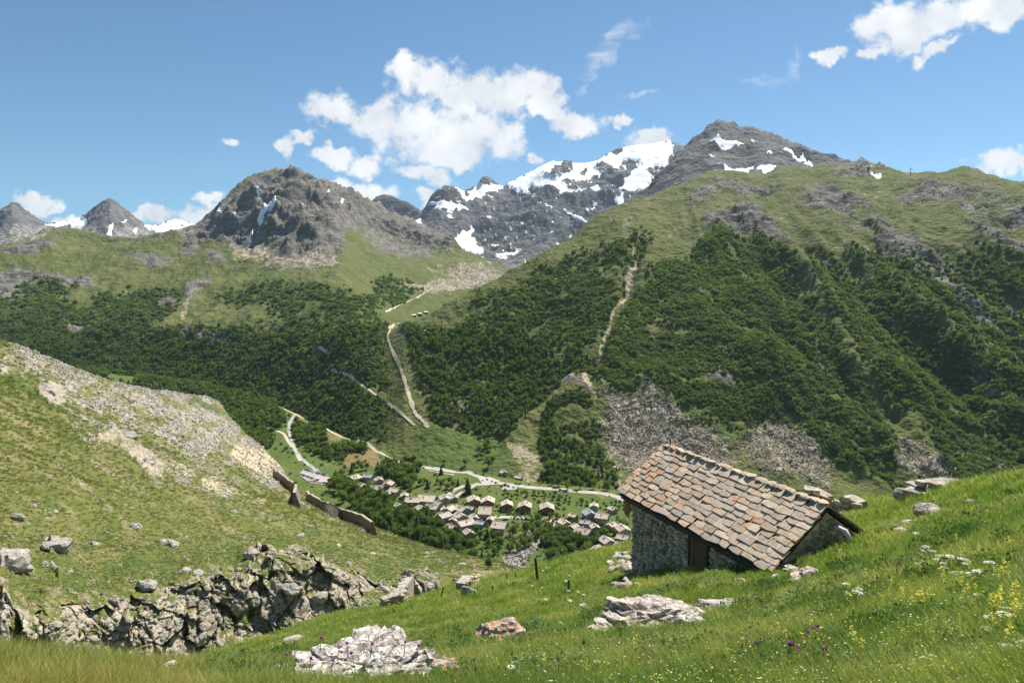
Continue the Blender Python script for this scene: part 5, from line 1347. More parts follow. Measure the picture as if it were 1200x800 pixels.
def rock_mesh(name, seed, sub=3, planes=14, strata=0.0, rough=0.06, blocks=0.0, mat=None, squash=(1, 1, 1), flat=True):
    """boulder: a ball cut by random planes, then split into ledges and roughened; half-size 1"""
    V, F = ico(sub); rg = np.random.default_rng(seed)
    d = V / np.linalg.norm(V, axis=1)[:, None]
    nrm = rg.normal(size=(planes, 3)); nrm /= np.linalg.norm(nrm, axis=1)[:, None]; off = rg.uniform(0.55, 0.95, planes)
    dots = d @ nrm.T
    with np.errstate(divide='ignore', invalid='ignore'):
        rr = np.where(dots > 0.05, off / dots, 9).min(1)
    r = np.minimum(rr, 1.05)
    P = d * r[:, None]
    if blocks > 0:
        F1, F2, ID, OFF = cells(P * 2.4 + seed * 3.1, 3); hh = np.random.default_rng(9).random(256)[ID]
        P = P * (1 + blocks * (hh - 0.5) - blocks * 0.5 * (1 - sstep(F2 - F1, 0, 0.12)))[:, None]
    if strata > 0:
        ax = np.array([0.25, 0.35, 0.9]); ax /= np.linalg.norm(ax); s_ = (P @ ax) * 6 + 0.5 * fbm(P * 2 + seed, 2)
        P = P * (1 + strata * (np.random.default_rng(seed).random(64)[(np.floor(s_).astype(int)) % 64] - 0.5))[:, None]
    P = P * (1 + rough * fbm(P * 3.0 + seed, 4, 0.6))[:, None]
    P = P * np.array(squash)
    me = mesh_np(name, P, F, smooth=not flat)
    if mat: me.materials.append(mat)
    return me
def settle(o_terr, x, y):
    hit = cast_any(x, y, o_terr); return hit[0] if hit else None
ME_b = [rock_mesh("boulder", 60 + k, 3, 12 + k % 4, 0.10, 0.10, 0.12, M_rock, (1, 0.85, 0.7)) for k in range(7)]
def boulder(x, y, wpx, label, group=None, objs=(O_hs,), mesh=None, hs=1.0, sink=0.25, name="boulder", seed=0, ws=None):
    p = settle(objs, x, y)
    if p is None: return None
    d = (p - cam.location).length; s = (wpx * d / FPX / 2 / 0.9) if ws is None else ws
    rg = random.Random(int(x * 13 + y * 7 + seed))
    o = bpy.data.objects.new(name, mesh or ME_b[rg.randrange(len(ME_b))]); link(o)
    o.scale = (s * rg.uniform(.9, 1.1), s * rg.uniform(.8, 1.1), s * hs * rg.uniform(.85, 1.15)); o.rotation_euler = (rg.uniform(-.25, .25), rg.uniform(-.25, .25), rg.uniform(0, 6.28))
    o.location = (p.x, p.y, p.z - s * hs * 0.08)
    tag(o, label, "rock", group); return o
for x, y, wp, lb in ((296,648,18,"smooth pale boulder alone on the grass above the cliff"), (280,667,8,"small round stone right under the smooth pale boulder"), (66,640,26,"large jagged slab high on the left slope"),
   (110,637,13,"grey boulder beside the jagged slab"), (204,637,18,"elongated grey boulder in the middle of the slope"), (189,635,10,"pale stone left of the elongated grey boulder"),
   (170,687,22,"overhanging boulder with a dark shadow above the cliff edge"), (14,655,36,"big white outcrop at the left picture edge"), (27,664,16,"block leaning on the big white outcrop"),
   (232,672,13,"flat pale stone at the cliff top"), (218,668,14,"thin slab lying next to the flat stone at the cliff top"), (80,670,8,"little upright white stone on the left slope"), (53,659,7,"small white stone under the jagged slab"),
   (132,702,14,"scatter of pale stone at the cliff rim"), (434,650,10,"dark-sided boulder near the right end of the slope"), (398,640,10,"low boulder on the grass above the cliff's right end"),
   (350,628,12,"flat white stone high above the cliff"), (387,664,13,"boulder perched on the cliff's right shoulder"), (408,661,13,"pale boulder on the very right cliff shoulder"), (65,600,8,"stone in the grass far up the left slope"),
   (38,594,9,"white stone at far left under the scree"), (157,617,16,"broken white slab in the middle of the slope"), (20,605,14,"pale slab at the left picture edge"), (130,500,14,"stone block at the top of the grey slabs"), (152,512,18,"slab block amid the grey slabs"),
   (172,540,16,"grey block under the slabs"), (56,458,20,"pale outcrop in the upper scree"), (75,466,10,"boulder below the upper outcrop"), (240,470,16,"dark boulder at the tip of the scree tongue"), (450,690,16,"boulder left of the ruins"), (505,686,14,"boulder behind the ruins"), (540,662,12,"pale boulder near the end of the hillside"), (340,690,20,"large block in the broken cliff"), (372,700,20,"pale block at the cliff's right foot"), (300,700,16,"block fallen from the cliff"), (210,760,16,"rounded block at the cliff foot"), (236,748,20,"pale block at the foot of the tall cliff"), (150,772,18,"block in the yellow grass at the cliff foot")):
    boulder(x, y, wp, lb)

# loose stones nobody could count
ME_s = [rock_mesh("stone", 80 + k, 1, 9, 0, 0.15, 0, M_rock, (1, 0.8, 0.6)) for k in range(5)]
ME_sd = [rock_mesh("stone", 80 + k, 1, 9, 0, 0.15, 0, M_rock_d, (1, 0.8, 0.6)) for k in range(5)]
def strew(name, S, wgt, n, kpx, label, seed, screen=0.9, lo=0.35, hi=1.6, maxm=3.0, minm=0.05, protos=None):
    pts, _ = S.scatter(n, wgt, seed, screen); rg = np.random.default_rng(seed); n = len(pts)
    r = np.linalg.norm(pts - np.array([0, 0, CAMZ]), axis=1)
    s = np.clip(kpx * r / FPX * 0.5, minm, maxm) * rg.lognormal(0, 0.45, n).clip(lo, hi * 1.5)
    sc = np.stack([s, s * rg.uniform(.7, 1.1, n), s * rg.uniform(.6, 1, n)], -1)
    return scatter_obj(name, pts, sc, rg.uniform(0, 6.28, (n, 3)) * np.array([0.2, 0.2, 1]), protos or ME_s, rg.integers(0, 5, n), label)
strew("scree_stones", HS, HS_open * HS.cov['scree'] ** 2, 13000, 2.3, "grey scree of countless stones on the upper slope", 21)
strew("slope_stones", HS, HS_open * (0.25 + 0.8 * np.clip(hs2, 0, 1)) * sstep(HS.py, 440, 520), 9000, 2.1, "small white stones scattered through the slope grass", 22)
strew("cliff_rubble", HS, cliffb * gcl * sstep(HS.k, 0.5, 1.0), 900, 4.0, "broken stones lodged in the cliff", 23)
strew("mountain_scree", RM, RM.cov['scree'] ** 1.1 * (RM.py > 430), 9500, 2.2, "grey boulder scree at the foot of the right mountain", 24, protos=ME_sd)
strew("stream_boulders", VAL, VAL.cov['scree'], 900, 3.4, "white boulders filling the dry stream bed", 25)
strew("upper_slope_rocks", RM, np.clip(RM.cov['rock'] * 0.7 + 0.35 * sstep(fbm(np.stack([RM.px / 22, RM.py / 22, 0 * RM.px + 40], -1), 4), 0.1, 0.6), 0, 1) * (RM.k < 4.95) * (RM.py < 440), 5500, 1.5, "pale rocks dotting the upper right slopes", 26, protos=ME_sd)
strew("massif_rocks", LM, np.clip(LM.cov['rock'] * 0.4 + 0.3 * sstep(fbm(np.stack([LM.px / 22, LM.py / 16, 0 * LM.px + 40], -1), 4), 0.1, 0.6), 0, 1) * (LM.k > 0.9) * (LM.k < 3.9), 4500, 1.3, "pale rocks dotting the left massif", 27, maxm=6, protos=ME_sd)

# ------------------------------------------------------------------ the stone hut
EZ = CAMZ - 9.6
E1 = at(727, 577, rz(727, 577, EZ)); E2 = at(905, 672, rz(905, 672, EZ))
ax_ = (E2 - E1)[:2]; HL = float(np.linalg.norm(ax_)); ax_ /= HL
ZE = 3.6                                                   # eave above the hut's base
hut = empty("stone_hut", (E1[0], E1[1], EZ - ZE), math.atan2(ax_[1], ax_[0]))
tag(hut, "old stone hut with a slab roof half sunk in the meadow slope", "hut")
RY, RH = 2.42, 1.92                                        # ridge: distance from the eave line, rise
BY = 4.15; BZ = ZE + RH - (BY - RY) * 0.66                 # back eave
SL = math.hypot(RY, RH); SA = math.atan2(RH, RY)
def hl(px, py, yl):          # local x, z of the photograph's pixel on the plane y = yl of the hut
    d = ray(px, py); o = np.array([0, 0, CAMZ]); n = np.array([-ax_[1], ax_[0]])
    p0 = np.array([E1[0], E1[1]]) + n * yl
    k = ((p0 - o[:2]) @ n) / (d[:2] @ n); p = o + d * k
    return float((p[:2] - np.array([E1[0], E1[1]])) @ ax_), float(p[2] - (EZ - ZE))
M_stone = bpy.data.materials.new("hut_wall_stone"); M_stone.use_nodes = True
t = NT(M_stone.node_tree); oi = t.add('ShaderNodeObjectInfo').outputs['Random']; pos = t.add('ShaderNodeNewGeometry').outputs['Position']
cc = t.ramp(oi, [(0, (0.22, 0.185, 0.135)), (0.3, (0.40, 0.34, 0.255)), (0.55, (0.54, 0.47, 0.365)), (0.8, (0.33, 0.24, 0.155)), (1, (0.62, 0.54, 0.42))])
nz = t.noise(pos, 9, 4, 0.7); cc = t.mix(t.ss(nz, 0.35, 0.7), cc, t.mix(1.0, cc, (0.55, 0.55, 0.52), 'MULTIPLY'))
t.put(t.n['Principled BSDF'].inputs['Base Color'], cc); t.n['Principled BSDF'].inputs['Roughness'].default_value = 0.95
bp = t.add('ShaderNodeBump', ins={'Strength': 0.7, 'Distance': 0.03, 'Height': nz}); t.l.new(bp.outputs[0], t.n['Principled BSDF'].inputs['Normal'])
M_mort = simple_mat("old_lime_mortar", (0.60, 0.52, 0.40), var=0.25, sc=6)
M_slabr = bpy.data.materials.new("roof_slab_stone"); M_slabr.use_nodes = True
t = NT(M_slabr.node_tree); oi = t.add('ShaderNodeObjectInfo').outputs['Random']; g_ = t.add('ShaderNodeNewGeometry'); pos = g_.outputs['Position']
cc = t.ramp(oi, [(0, (0.33, 0.265, 0.195)), (0.2, (0.49, 0.40, 0.30)), (0.45, (0.38, 0.325, 0.255)), (0.6, (0.57, 0.47, 0.355)), (0.78, (0.43, 0.31, 0.205)), (0.9, (0.345, 0.315, 0.27)), (1, (0.52, 0.42, 0.315))])
nz = t.noise(pos, 5, 4, 0.7); cc = t.mix(t.ss(nz, 0.34, 0.68), cc, t.mix(1.0, cc, (0.70, 0.69, 0.68), 'MULTIPLY'))
lc = t.add('ShaderNodeAttribute', attribute_name='lichen', attribute_type='OBJECT').outputs['Fac']
ln = t.noise(pos, 6.5, 4, 0.7)
cc = t.mix(t.ss(t.m('ADD', t.m('ADD', ln, t.m('MULTIPLY', t.m('SUBTRACT', t.noise(pos, 1.3, 3, 0.6), 0.5), 0.7)), t.m('MULTIPLY', lc, 0.17)), 0.62, 0.78, 0, 0.75), cc, t.mix(nz, (0.52, 0.17, 0.035), (0.44, 0.22, 0.10)))
t.put(t.n['Principled BSDF'].inputs['Base Color'], cc); t.n['Principled BSDF'].inputs['Roughness'].default_value = 0.9
bp = t.add('ShaderNodeBump', ins={'Strength': 0.6, 'Distance': 0.02, 'Height': t.m('ADD', nz, t.noise(pos, 22, 2, 0.7))}); t.l.new(bp.outputs[0], t.n['Principled BSDF'].inputs['Normal'])
M_beam = simple_mat("dark_old_timber", (0.060, 0.045, 0.032), var=0.4, sc=5)
M_plank = simple_mat("sunlit_old_planks", (0.24, 0.155, 0.075), var=0.4, sc=4)
M_doorp = simple_mat("grey_brown_door_boards", (0.135, 0.095, 0.055), var=0.35, sc=6)
M_gutter = simple_mat("dark_gutter_metal", (0.05, 0.052, 0.055), rough=0.55, spec=0.4, metal=0.3)
def prism(name, prof, x0, x1, mat, parent):
    b = bmesh.new(); A = [b.verts.new((x0, y, z)) for y, z in prof]; B_ = [b.verts.new((x1, y, z)) for y, z in prof]; n = len(prof)
    b.faces.new(A); b.faces.new(B_[::-1])
    for k in range(n): b.faces.new((A[k], B_[k], B_[(k + 1) % n], A[(k + 1) % n]))
    bmesh.ops.recalc_face_normals(b, faces=b.faces[:]); return obj(name, b, mat, parent)
WY = 0.42
wz_ = lambda y: ZE + RH * y / RY if y < RY else ZE + RH - (y - RY) * 0.66
# walls: a mortar core with stones bedded in it
front = prism("front_wall", [(WY, -1.5), (WY + 0.45, -1.5), (WY + 0.45, wz_(WY) - 0.10), (WY, wz_(WY) - 0.16)], 0.45, HL - 0.12, M_mort, hut)
gable = prism("gable_wall", [(WY + 0.002, -1.5), (BY - 0.22, -1.5), (BY - 0.22, wz_(BY) - 0.0), (RY, ZE + RH - 0.10), (WY + 0.002, wz_(WY) - 0.12)], HL - 0.55, HL - 0.09, M_mort, hut)
farg = prism("far_gable_wall", [(WY + 0.002, -1.5), (BY - 0.22, -1.5), (BY - 0.22, wz_(BY) - 0.1), (RY, ZE + RH - 0.14), (WY + 0.002, wz_(WY) - 0.15)], 0.447, 0.9, M_mort, hut)
prism("back_wall", [(BY - 0.22, -1.5), (BY - 0.6, -1.5), (BY - 0.6, wz_(BY) - 0.1), (BY - 0.22, wz_(BY) - 0.15)], 0.9, HL - 0.55, M_mort, hut)
def stone_mesh(seed):
    b = bmesh.new(); rg = random.Random(seed)
    n = rg.choice((6, 7, 8)); A = []; B_ = []; C_ = []
    for k in range(n):
        a = 2 * math.pi * k / n + rg.uniform(-.12, .12); sq = 1 / max(abs(math.cos(a)), abs(math.sin(a))) ** 0.75
        x, z = 0.5 * math.cos(a) * sq * rg.uniform(.88, 1.0), 0.5 * math.sin(a) * sq * rg.uniform(.88, 1.0)
        A.append(b.verts.new((x, 0.5, z))); B_.append(b.verts.new((x, -0.2, z))); C_.append(b.verts.new((x * .78 + rg.uniform(-.03, .03), -0.5 - rg.uniform(-.15, .2), z * .78)))
    for k in range(n):
        j = (k + 1) % n; b.faces.new((A[k], A[j], B_[j], B_[k])); b.faces.new((B_[k], B_[j], C_[j], C_[k]))
    b.faces.new(C_); bmesh.ops.recalc_face_normals(b, faces=b.faces[:])
    me = bpy.data.meshes.new("stone"); b.to_mesh(me); b.free(); me.materials.append(M_stone); return me
ME_st = [stone_mesh(k) for k in range(10)]
dx0, dz0 = hl(809, 664, WY); dx1, _ = hl(830.5, 670, WY); DOOR = (dx0, dx1)
DZ1 = ZE + 0.08; DZ0 = DZ1 - 2.02
def gz_local(x, y):
    c_, s_ = math.cos(hut.rotation_euler.z), math.sin(hut.rotation_euler.z)
    X = hut.location.x + c_ * x - s_ * y; Y = hut.location.y + s_ * x + c_ * y
    g = ground([O_nm], X, Y); return (g - hut.location.z) if g is not None else 0.0
rs = random.Random(12)
def courses(parent, u0, u1, zlo, zhi, place, skip):
    z = zlo
    while z < zhi:
        hgt = rs.uniform(0.15, 0.27); u = u0 - rs.uniform(0, .2)
        while u < u1:
            wd = rs.uniform(0.24, 0.62) if hgt > .19 else rs.uniform(0.3, 0.75); uc = u + wd / 2
            if u0 + 0.02 < uc < u1 - 0.02 and not skip(uc, z + hgt / 2, wd, hgt):
                o = bpy.data.objects.new("stone", ME_st[rs.randrange(10)]); link(o, parent)
                place(o, uc, z + hgt / 2 + rs.uniform(-.015, .015)); o.scale = (wd * 0.93, 0.13 + rs.uniform(0, .05), hgt * 0.92)
                o.rotation_euler.y += rs.uniform(-.06, .06)
            u += wd
        z += hgt
def pf(o, u, z): o.location = (u, WY - 0.005, z)
courses(front, 0.47, HL - 0.14, -0.4, wz_(WY) - 0.16, pf, lambda u, z, w_, h_: (DOOR[0] - w_ * .45 < u < DOOR[1] + w_ * .45 and z < DZ1 + .1) or z < gz_local(u, WY) - 0.35 or z + h_ / 2 > wz_(WY) - 0.1)
def pg(o, u, z): o.location = (HL - 0.085, u, z); o.rotation_euler = (0, 0, math.pi / 2)
courses(gable, WY, BY - 0.22, 1.2, ZE + RH, pg, lambda u, z, w_, h_: z + h_ * .4 > wz_(u) - 0.13 or z < gz_local(HL, u) - 0.3)
# door of boards in a timber frame
door = box("door", DOOR[0], DOOR[1], WY - 0.03, WY + 0.02, DZ0, DZ1, M_beam, hut)
nb = 4; bw_ = (DOOR[1] - DOOR[0] - 0.16) / nb
for k in range(nb):
    x = DOOR[0] + 0.08 + k * bw_; box("board", x + 0.012, x + bw_ - 0.012, WY - 0.075 - rs.uniform(0, .012), WY - 0.033, DZ0 + 0.04, DZ1 - 0.12, M_doorp, door)
box("door_post", DOOR[0] - 0.05, DOOR[0] + 0.07, WY - 0.10, WY + 0.03, DZ0 - .1, DZ1 - 0.09, M_beam, door); box("door_post", DOOR[1] - 0.07, DOOR[1] + 0.05, WY - 0.10, WY + 0.03, DZ0 - .1, DZ1 - 0.09, M_beam, door)
box("lintel", DOOR[0] - 0.2, DOOR[1] + 0.2, WY - 0.12, WY + 0.03, DZ1 - 0.086, DZ1 + 0.10, M_beam, door)
box("latch", DOOR[1] - 0.22, DOOR[1] - 0.12, WY - 0.12, WY - 0.09, DZ0 + 0.9, DZ0 + 0.96, M_gutter, door)
# roof: deck, slabs, ridge stones, verge, gutter
roof = prism("roof", [(0.0, ZE - 0.03), (RY, ZE + RH - 0.03), (BY, BZ - 0.03), (BY, BZ + 0.06), (RY, ZE + RH + 0.06), (0.0, ZE + 0.06)], 0.0, HL, M_beam, hut)
def slab_mesh(seed):
    """split stone slab: four worn corners, edges broken once each"""
    b = bmesh.new(); rg = random.Random(seed); j = lambda v: rg.uniform(-v, v); T_ = []; B_ = []
    cs = [(-.5, -.5), (.5, -.5), (.5, .5), (-.5, .5)]; cs = [(x + j(.07), y + j(.07)) for x, y in cs]; pts = []
    for k in range(4):
        (x0, y0), (x1, y1) = cs[k], cs[(k + 1) % 4]; f = rg.uniform(.3, .7); pts.append((x0, y0))
        pts.append((x0 + (x1 - x0) * f + j(.035), y0 + (y1 - y0) * f + (rg.uniform(-.13, .02) if k == 0 else j(.04))))
    for x, y in pts:
        T_.append(b.verts.new((x * .975, y * .975, 0.5 + j(.10)))); B_.append(b.verts.new((x, y, -0.5)))
    c0 = b.verts.new((j(.1), j(.1), 0.56)); n = len(pts)
    for k in range(n):
        m_ = (k + 1) % n; b.faces.new((B_[k], B_[m_], T_[m_], T_[k])); b.faces.new((T_[k], T_[m_], c0))
    b.faces.new(B_[::-1]); bmesh.ops.recalc_face_normals(b, faces=b.faces[:])
    me = bpy.data.meshes.new("slate"); b.to_mesh(me); b.free(); me.materials.append(M_slabr); return me
ME_sl = [slab_mesh(k) for k in range(12)]
ME_sl2 = []
rs = random.Random(5)
NROW = 11; ex = (SL + 0.02) / NROW
for r_ in range(NROW):
    v0 = -0.03 + r_ * ex; u = -0.10 + (0.28 if r_ % 2 else 0.0) - rs.uniform(0, .2)
    while u < HL - 0.05:
        wd = rs.uniform(0.46, 0.84) * (1.12 - 0.22 * r_ / NROW); uc = u + wd / 2
        if uc > HL - 0.22: uc = HL - wd / 2 + 0.03
        ln_ = ex * rs.uniform(1.42, 1.62)
        o = bpy.data.objects.new("slate", ME_sl[rs.randrange(12)]); link(o, roof)
        vc_ = v0 + ln_ / 2 + rs.uniform(-.035, .035)
        th = rs.uniform(0.022, 0.042)
        off = 0.10 + th / 2 + rs.uniform(-.004, .012)
        y = vc_ * math.cos(SA) - off * math.sin(SA); z = ZE + vc_ * math.sin(SA) + off * math.cos(SA)
        o.location = (uc, y, z); o.rotation_euler = (SA - 0.105 + rs.uniform(-.03, .03), rs.uniform(-.035, .035), rs.uniform(-.09, .09))
        o.scale = (wd * 0.965, ln_, th)
        near_edge = max(0.0, 1 - uc / 3.2) * 0.9 + max(0.0, (uc - HL + 1.2) / 1.2) * 0.35
        o["lichen"] = min(1.0, near_edge * rs.uniform(.5, 1.1) + (0.6 if rs.random() < 0.13 else 0.0) + rs.uniform(0, .22))
        u += wd
bs_ = math.atan2(-(BZ - ZE - RH), BY - RY)
for r_ in range(5):                                        # back slope
    v0 = 0.05 + r_ * 0.40; u = -0.1 - rs.uniform(0, .3)
    while u < HL - 0.1:
        wd = rs.uniform(0.6, 0.95); uc = u + wd / 2
        if uc > HL - 0.3: uc = HL - wd / 2 + 0.02
        o = bpy.data.objects.new("slate", ME_sl[rs.randrange(12)]); link(o, roof)
        o.location = (uc, RY + v0 * math.cos(bs_) + .2, ZE + RH - (v0 + .2) * math.sin(bs_) + 0.13); o.rotation_euler = (-bs_ + 0.10, 0, rs.uniform(-.05, .05)); o.scale = (wd, 0.62, 0.06); o["lichen"] = rs.uniform(0, .4); u += wd
ME_rs = [rock_mesh("ridge_slab", 150 + k, 1, 8, 0, 0.1, 0, M_slabr, (1, 1, 1)) for k in range(4)]
u = 0.0
while u < HL - 0.1:
    wd = rs.uniform(0.35, 0.6); o = bpy.data.objects.new("ridge_slab", ME_rs[rs.randrange(4)]); link(o, roof)
    o.location = (min(u + wd / 2, HL - .2), RY + 0.05, ZE + RH + 0.20); o.scale = (wd * .62, 0.26, 0.075); o.rotation_euler = (rs.uniform(-.15, .15), rs.uniform(-.08, .08), rs.uniform(-.1, .1)); o["lichen"] = rs.uniform(0, .5) + (0.5 if u < 1.0 else 0); u += wd
# gutter and fascia under the front eave
box("fascia", 0.02, HL - 0.02, 0.02, 0.07, ZE - 0.26, ZE - 0.035, M_beam, hut)
b = bmesh.new(); rows = []
for x in (-0.05, HL + 0.02):
    rows.append([b.verts.new((x, -0.08 + 0.085 * math.cos(a), ZE - 0.02 + 0.085 * math.sin(a))) for a in np.linspace(math.pi, 2 * math.pi, 8)] + [b.verts.new((x, -0.08 + 0.075 * math.cos(a), ZE - 0.02 + 0.075 * math.sin(a))) for a in np.linspace(2 * math.pi, math.pi, 8)])
for k in range(16): b.faces.new((rows[0][k], rows[1][k], rows[1][(k + 1) % 16], rows[0][(k + 1) % 16]))
b.faces.new(rows[0]); b.faces.new(rows[1][::-1]); bmesh.ops.recalc_face_normals(b, faces=b.faces[:]); obj("gutter", b, M_gutter, hut)
for k in range(7): box("rafter_end", 0.5 + k * (HL - 1.0) / 6 - .05, 0.5 + k * (HL - 1.0) / 6 + .05, 0.105, WY - 0.005, ZE - 0.02, ZE + 0.1, M_beam, hut)
# boarding under the far end of the eave
bd = empty("end_boarding"); bd.parent = hut
for k in range(4):
    o = box("plank", 0.03 + k * 0.105, 0.12 + k * 0.105, 0.22, 0.25 + 0.01 * (k % 2), ZE - 1.05 - 0.08 * (k % 2), ZE + 0.06, M_plank, bd)
for k in range(4):
    o = box("plank", 0.0, 0.03 + .01 * (k % 2), 0.22 + k * .16, 0.37 + k * .16, ZE - 1.0 - 0.07 * (k % 2), ZE + 0.08 + k * .1, M_plank, bd)
# vent pipe in the near gable
vy, vz = 2.86, ZE + 1.12
b = bmesh.new(); limb(b, [(HL - 0.3, vy - 0.1, vz + .05), (HL + 0.1, vy, vz + .12), (HL + 0.28, vy + .08, vz + 0.08), (HL + 0.36, vy + .14, vz - 0.10), (HL + 0.37, vy + .18, vz - 0.36)], [0.085] * 5, 12)
vp = obj("vent_pipe", b, simple_mat("pale_zinc_pipe", (0.62, 0.63, 0.62), rough=0.45, spec=0.5), hut)
for f in vp.data.polygons: f.use_smooth = True
# purlin ends and back gutter bracket at the right
box("purlin_end", HL - 0.1, HL + 0.22, BY - 0.26, BY - 0.08, BZ - 0.28, BZ - 0.10, M_beam, hut)
box("bracket", HL - 0.02, HL + 0.16, BY + 0.02, BY + 0.12, BZ - 0.55, BZ - 0.05, M_gutter, hut)
box("verge_board", HL - 0.085, HL - 0.03, RY + 0.05, BY + .05, 0, 0.001, M_beam, hut) if False else None
# dark plank standing above the ridge end, a small metal vent at the far ridge end
o = box("ridge_plank", HL - 1.0, HL - 0.2, RY + 0.30, RY + 0.36, ZE + RH - 0.10, ZE + RH + 0.30, M_plank, hut)
b = bmesh.new(); limb(b, [(0.35, RY + .1, ZE + RH), (0.35, RY + .1, ZE + RH + 0.28), (0.35, RY + .1, ZE + RH + 0.55)], [0.03, 0.03, 0.03], 8); obj("ridge_rod", b, M_gutter, hut)

# ---- loose stones and slabs about the hut
ME_blk = [rock_mesh("loose_stone", 170 + k, 2, 9, 0.15, 0.10, 0, M_rock_p, (1, 0.8, 0.5)) for k in range(6)]
rs = random.Random(8)
def loose(x, y, wp, label, group, hs=0.8, mesh=None, cell=None):
    if cell: label += ", " + cell
    p = settle([O_nm], x, y)
    if p is None: return
    d = (p - cam.location).length; s = wp * d / FPX / 2
    o = bpy.data.objects.new("loose_stone", mesh or ME_blk[rs.randrange(6)]); link(o); o.location = (p.x, p.y, p.z + s * .42)
    o.scale = (s, s * rs.uniform(.7, 1), s * hs); o.rotation_euler = (rs.uniform(-.3, .3), rs.uniform(-.3, .3), rs.uniform(0, 6.28)); tag(o, label, "stone", group)
def heap(n, x0, x1, y0, y1, w0, w1, label, group, hs=0.8):
    for k in range(n):
        x, y = rs.uniform(x0, x1), rs.uniform(y0, y1); loose(x, y, rs.uniform(w0, w1), label, group, hs, None, where(x, y, (x0, x1), (y0, y1)))
heap(26, 714, 756, 666, 690, 8, 19, "pale broken stone in the heap at the hut's left corner", "stones heaped at the hut corner")
heap(12, 714, 740, 652, 664, 8, 16, "pale stone behind the hut's left corner", "stones behind the hut corner")
heap(18, 908, 955, 668, 688, 10, 24, "flat slab in the heap at the foot of the hut gable", "slabs at the gable foot", 0.5)
for k in range(7): loose(rs.uniform(852, 872), rs.uniform(676, 684), rs.uniform(6, 12), "small stone in the grass before the hut wall", "stones before the hut wall", cell=("near the door", "in the middle", "toward the corner")[k % 3] if False else None)
for k in range(9): loose(rs.uniform(955, 1012), 664 - (k / 9) * 22, rs.uniform(5, 9), "%s small stone along the base of the gable, from its left" % ("first", "second", "third", "fourth", "fifth", "sixth", "seventh", "eighth", "ninth")[k], "stones along the gable base")

# ---- foreground outcrops
def outcrop(x, y, wp, hp, mesh, label, sink=0.3, rot=0.0, name="rock_outcrop", dz=0.0):
    p = settle([O_nm], x, y); d = (p - cam.location).length
    sx_, sz_ = wp * d / FPX / 2, hp * d / FPX / 2
    o = bpy.data.objects.new(name, mesh); link(o); o.scale = (sx_, sx_ * 0.8, sz_); o.rotation_euler = (0, 0, rot - math.atan2(p.x, p.y))
    o.location = (p.x, p.y, p.z + sz_ * (1 - 2 * sink) + dz); tag(o, label, "rock"); return o
outcrop(764, 744, 112, 44, rock_mesh("o", 301, 5, 10, 0.22, 0.10, 0.30, M_rock_p), "rosy white layered outcrop in the grass below the hut", 0.18)
outcrop(720, 745, 46, 24, rock_mesh("o", 302, 4, 10, 0.2, 0.12, 0.3, M_rock_p), "low left toe of the rosy outcrop", 0.25)
outcrop(808, 742, 36, 28, rock_mesh("o", 303, 4, 9, 0.1, 0.1, 0.2, M_rock_w), "white block at the right end of the rosy outcrop", 0.25)
outcrop(840, 722, 66, 24, rock_mesh("o", 304, 4, 9, 0.12, 0.1, 0.15, M_rock), "flat grey slab behind the rosy outcrop", 0.2)
outcrop(440, 812, 150, 66, rock_mesh("o", 305, 5, 12, 0.12, 0.14, 0.40, M_rock_w), "large white cracked rock with thistles at the bottom edge", 0.16)
outcrop(356, 812, 90, 44, rock_mesh("o", 306, 5, 12, 0.1, 0.14, 0.36, M_rock_w), "left shoulder of the white cracked rock", 0.2)
outcrop(496, 806, 56, 54, rock_mesh("o", 307, 4, 12, 0.1, 0.12, 0.3, M_rock_w), "right end of the white cracked rock", 0.25)
outcrop(524, 804, 34, 44, rock_mesh("o", 308, 4, 10, 0.05, 0.10, 0.15, M_rock_o), "rounded orange stone against the white cracked rock", 0.2)
outcrop(580, 756, 60, 40, rock_mesh("o", 309, 4, 9, 0.08, 0.10, 0.18, M_rock_o), "orange lichen boulder in the middle of the meadow", 0.2)
outcrop(316, 808, 36, 32, rock_mesh("o", 310, 4, 11, 0.1, 0.14, 0.3, M_rock_w), "small white stone at the far left of the cracked rock", 0.2)
outcrop(1088, 607, 26, 18, rock_mesh("o", 311, 3, 9, 0.05, 0.1, 0.1, M_rock), "smooth white boulder on the right-hand slope", 0.2)
outcrop(345, 752, 28, 7, rock_mesh("o", 312, 3, 9, 0, 0.1, 0, M_rock), "flat pale stone lying in the smooth green meadow", 0.2)
outcrop(318, 757, 12, 5, rock_mesh("o", 313, 3, 9, 0, 0.1, 0, M_rock), "tiny flat stone left of the pale meadow stone", 0.2)
for k, (x, y, wp, lb) in enumerate(((1070,617,26,"broken stone on the little terrace edge"),(1058,623,18,"stone under the terrace edge"),(1078,628,14,"dark stone at the terrace corner"),(1047,613,10,"small stone left of the terrace edge"),(1085,640,20,"half-buried pale stone in the right slope"),(1098,588,12,"little white stone high on the right slope"),(1160,588,12,"white stone near the crest at right"),(1140,590,16,"flat stone near the crest at right"))):
    outcrop(x, y, wp, wp * 0.6, ME_blk[k % 6], lb, 0.3)

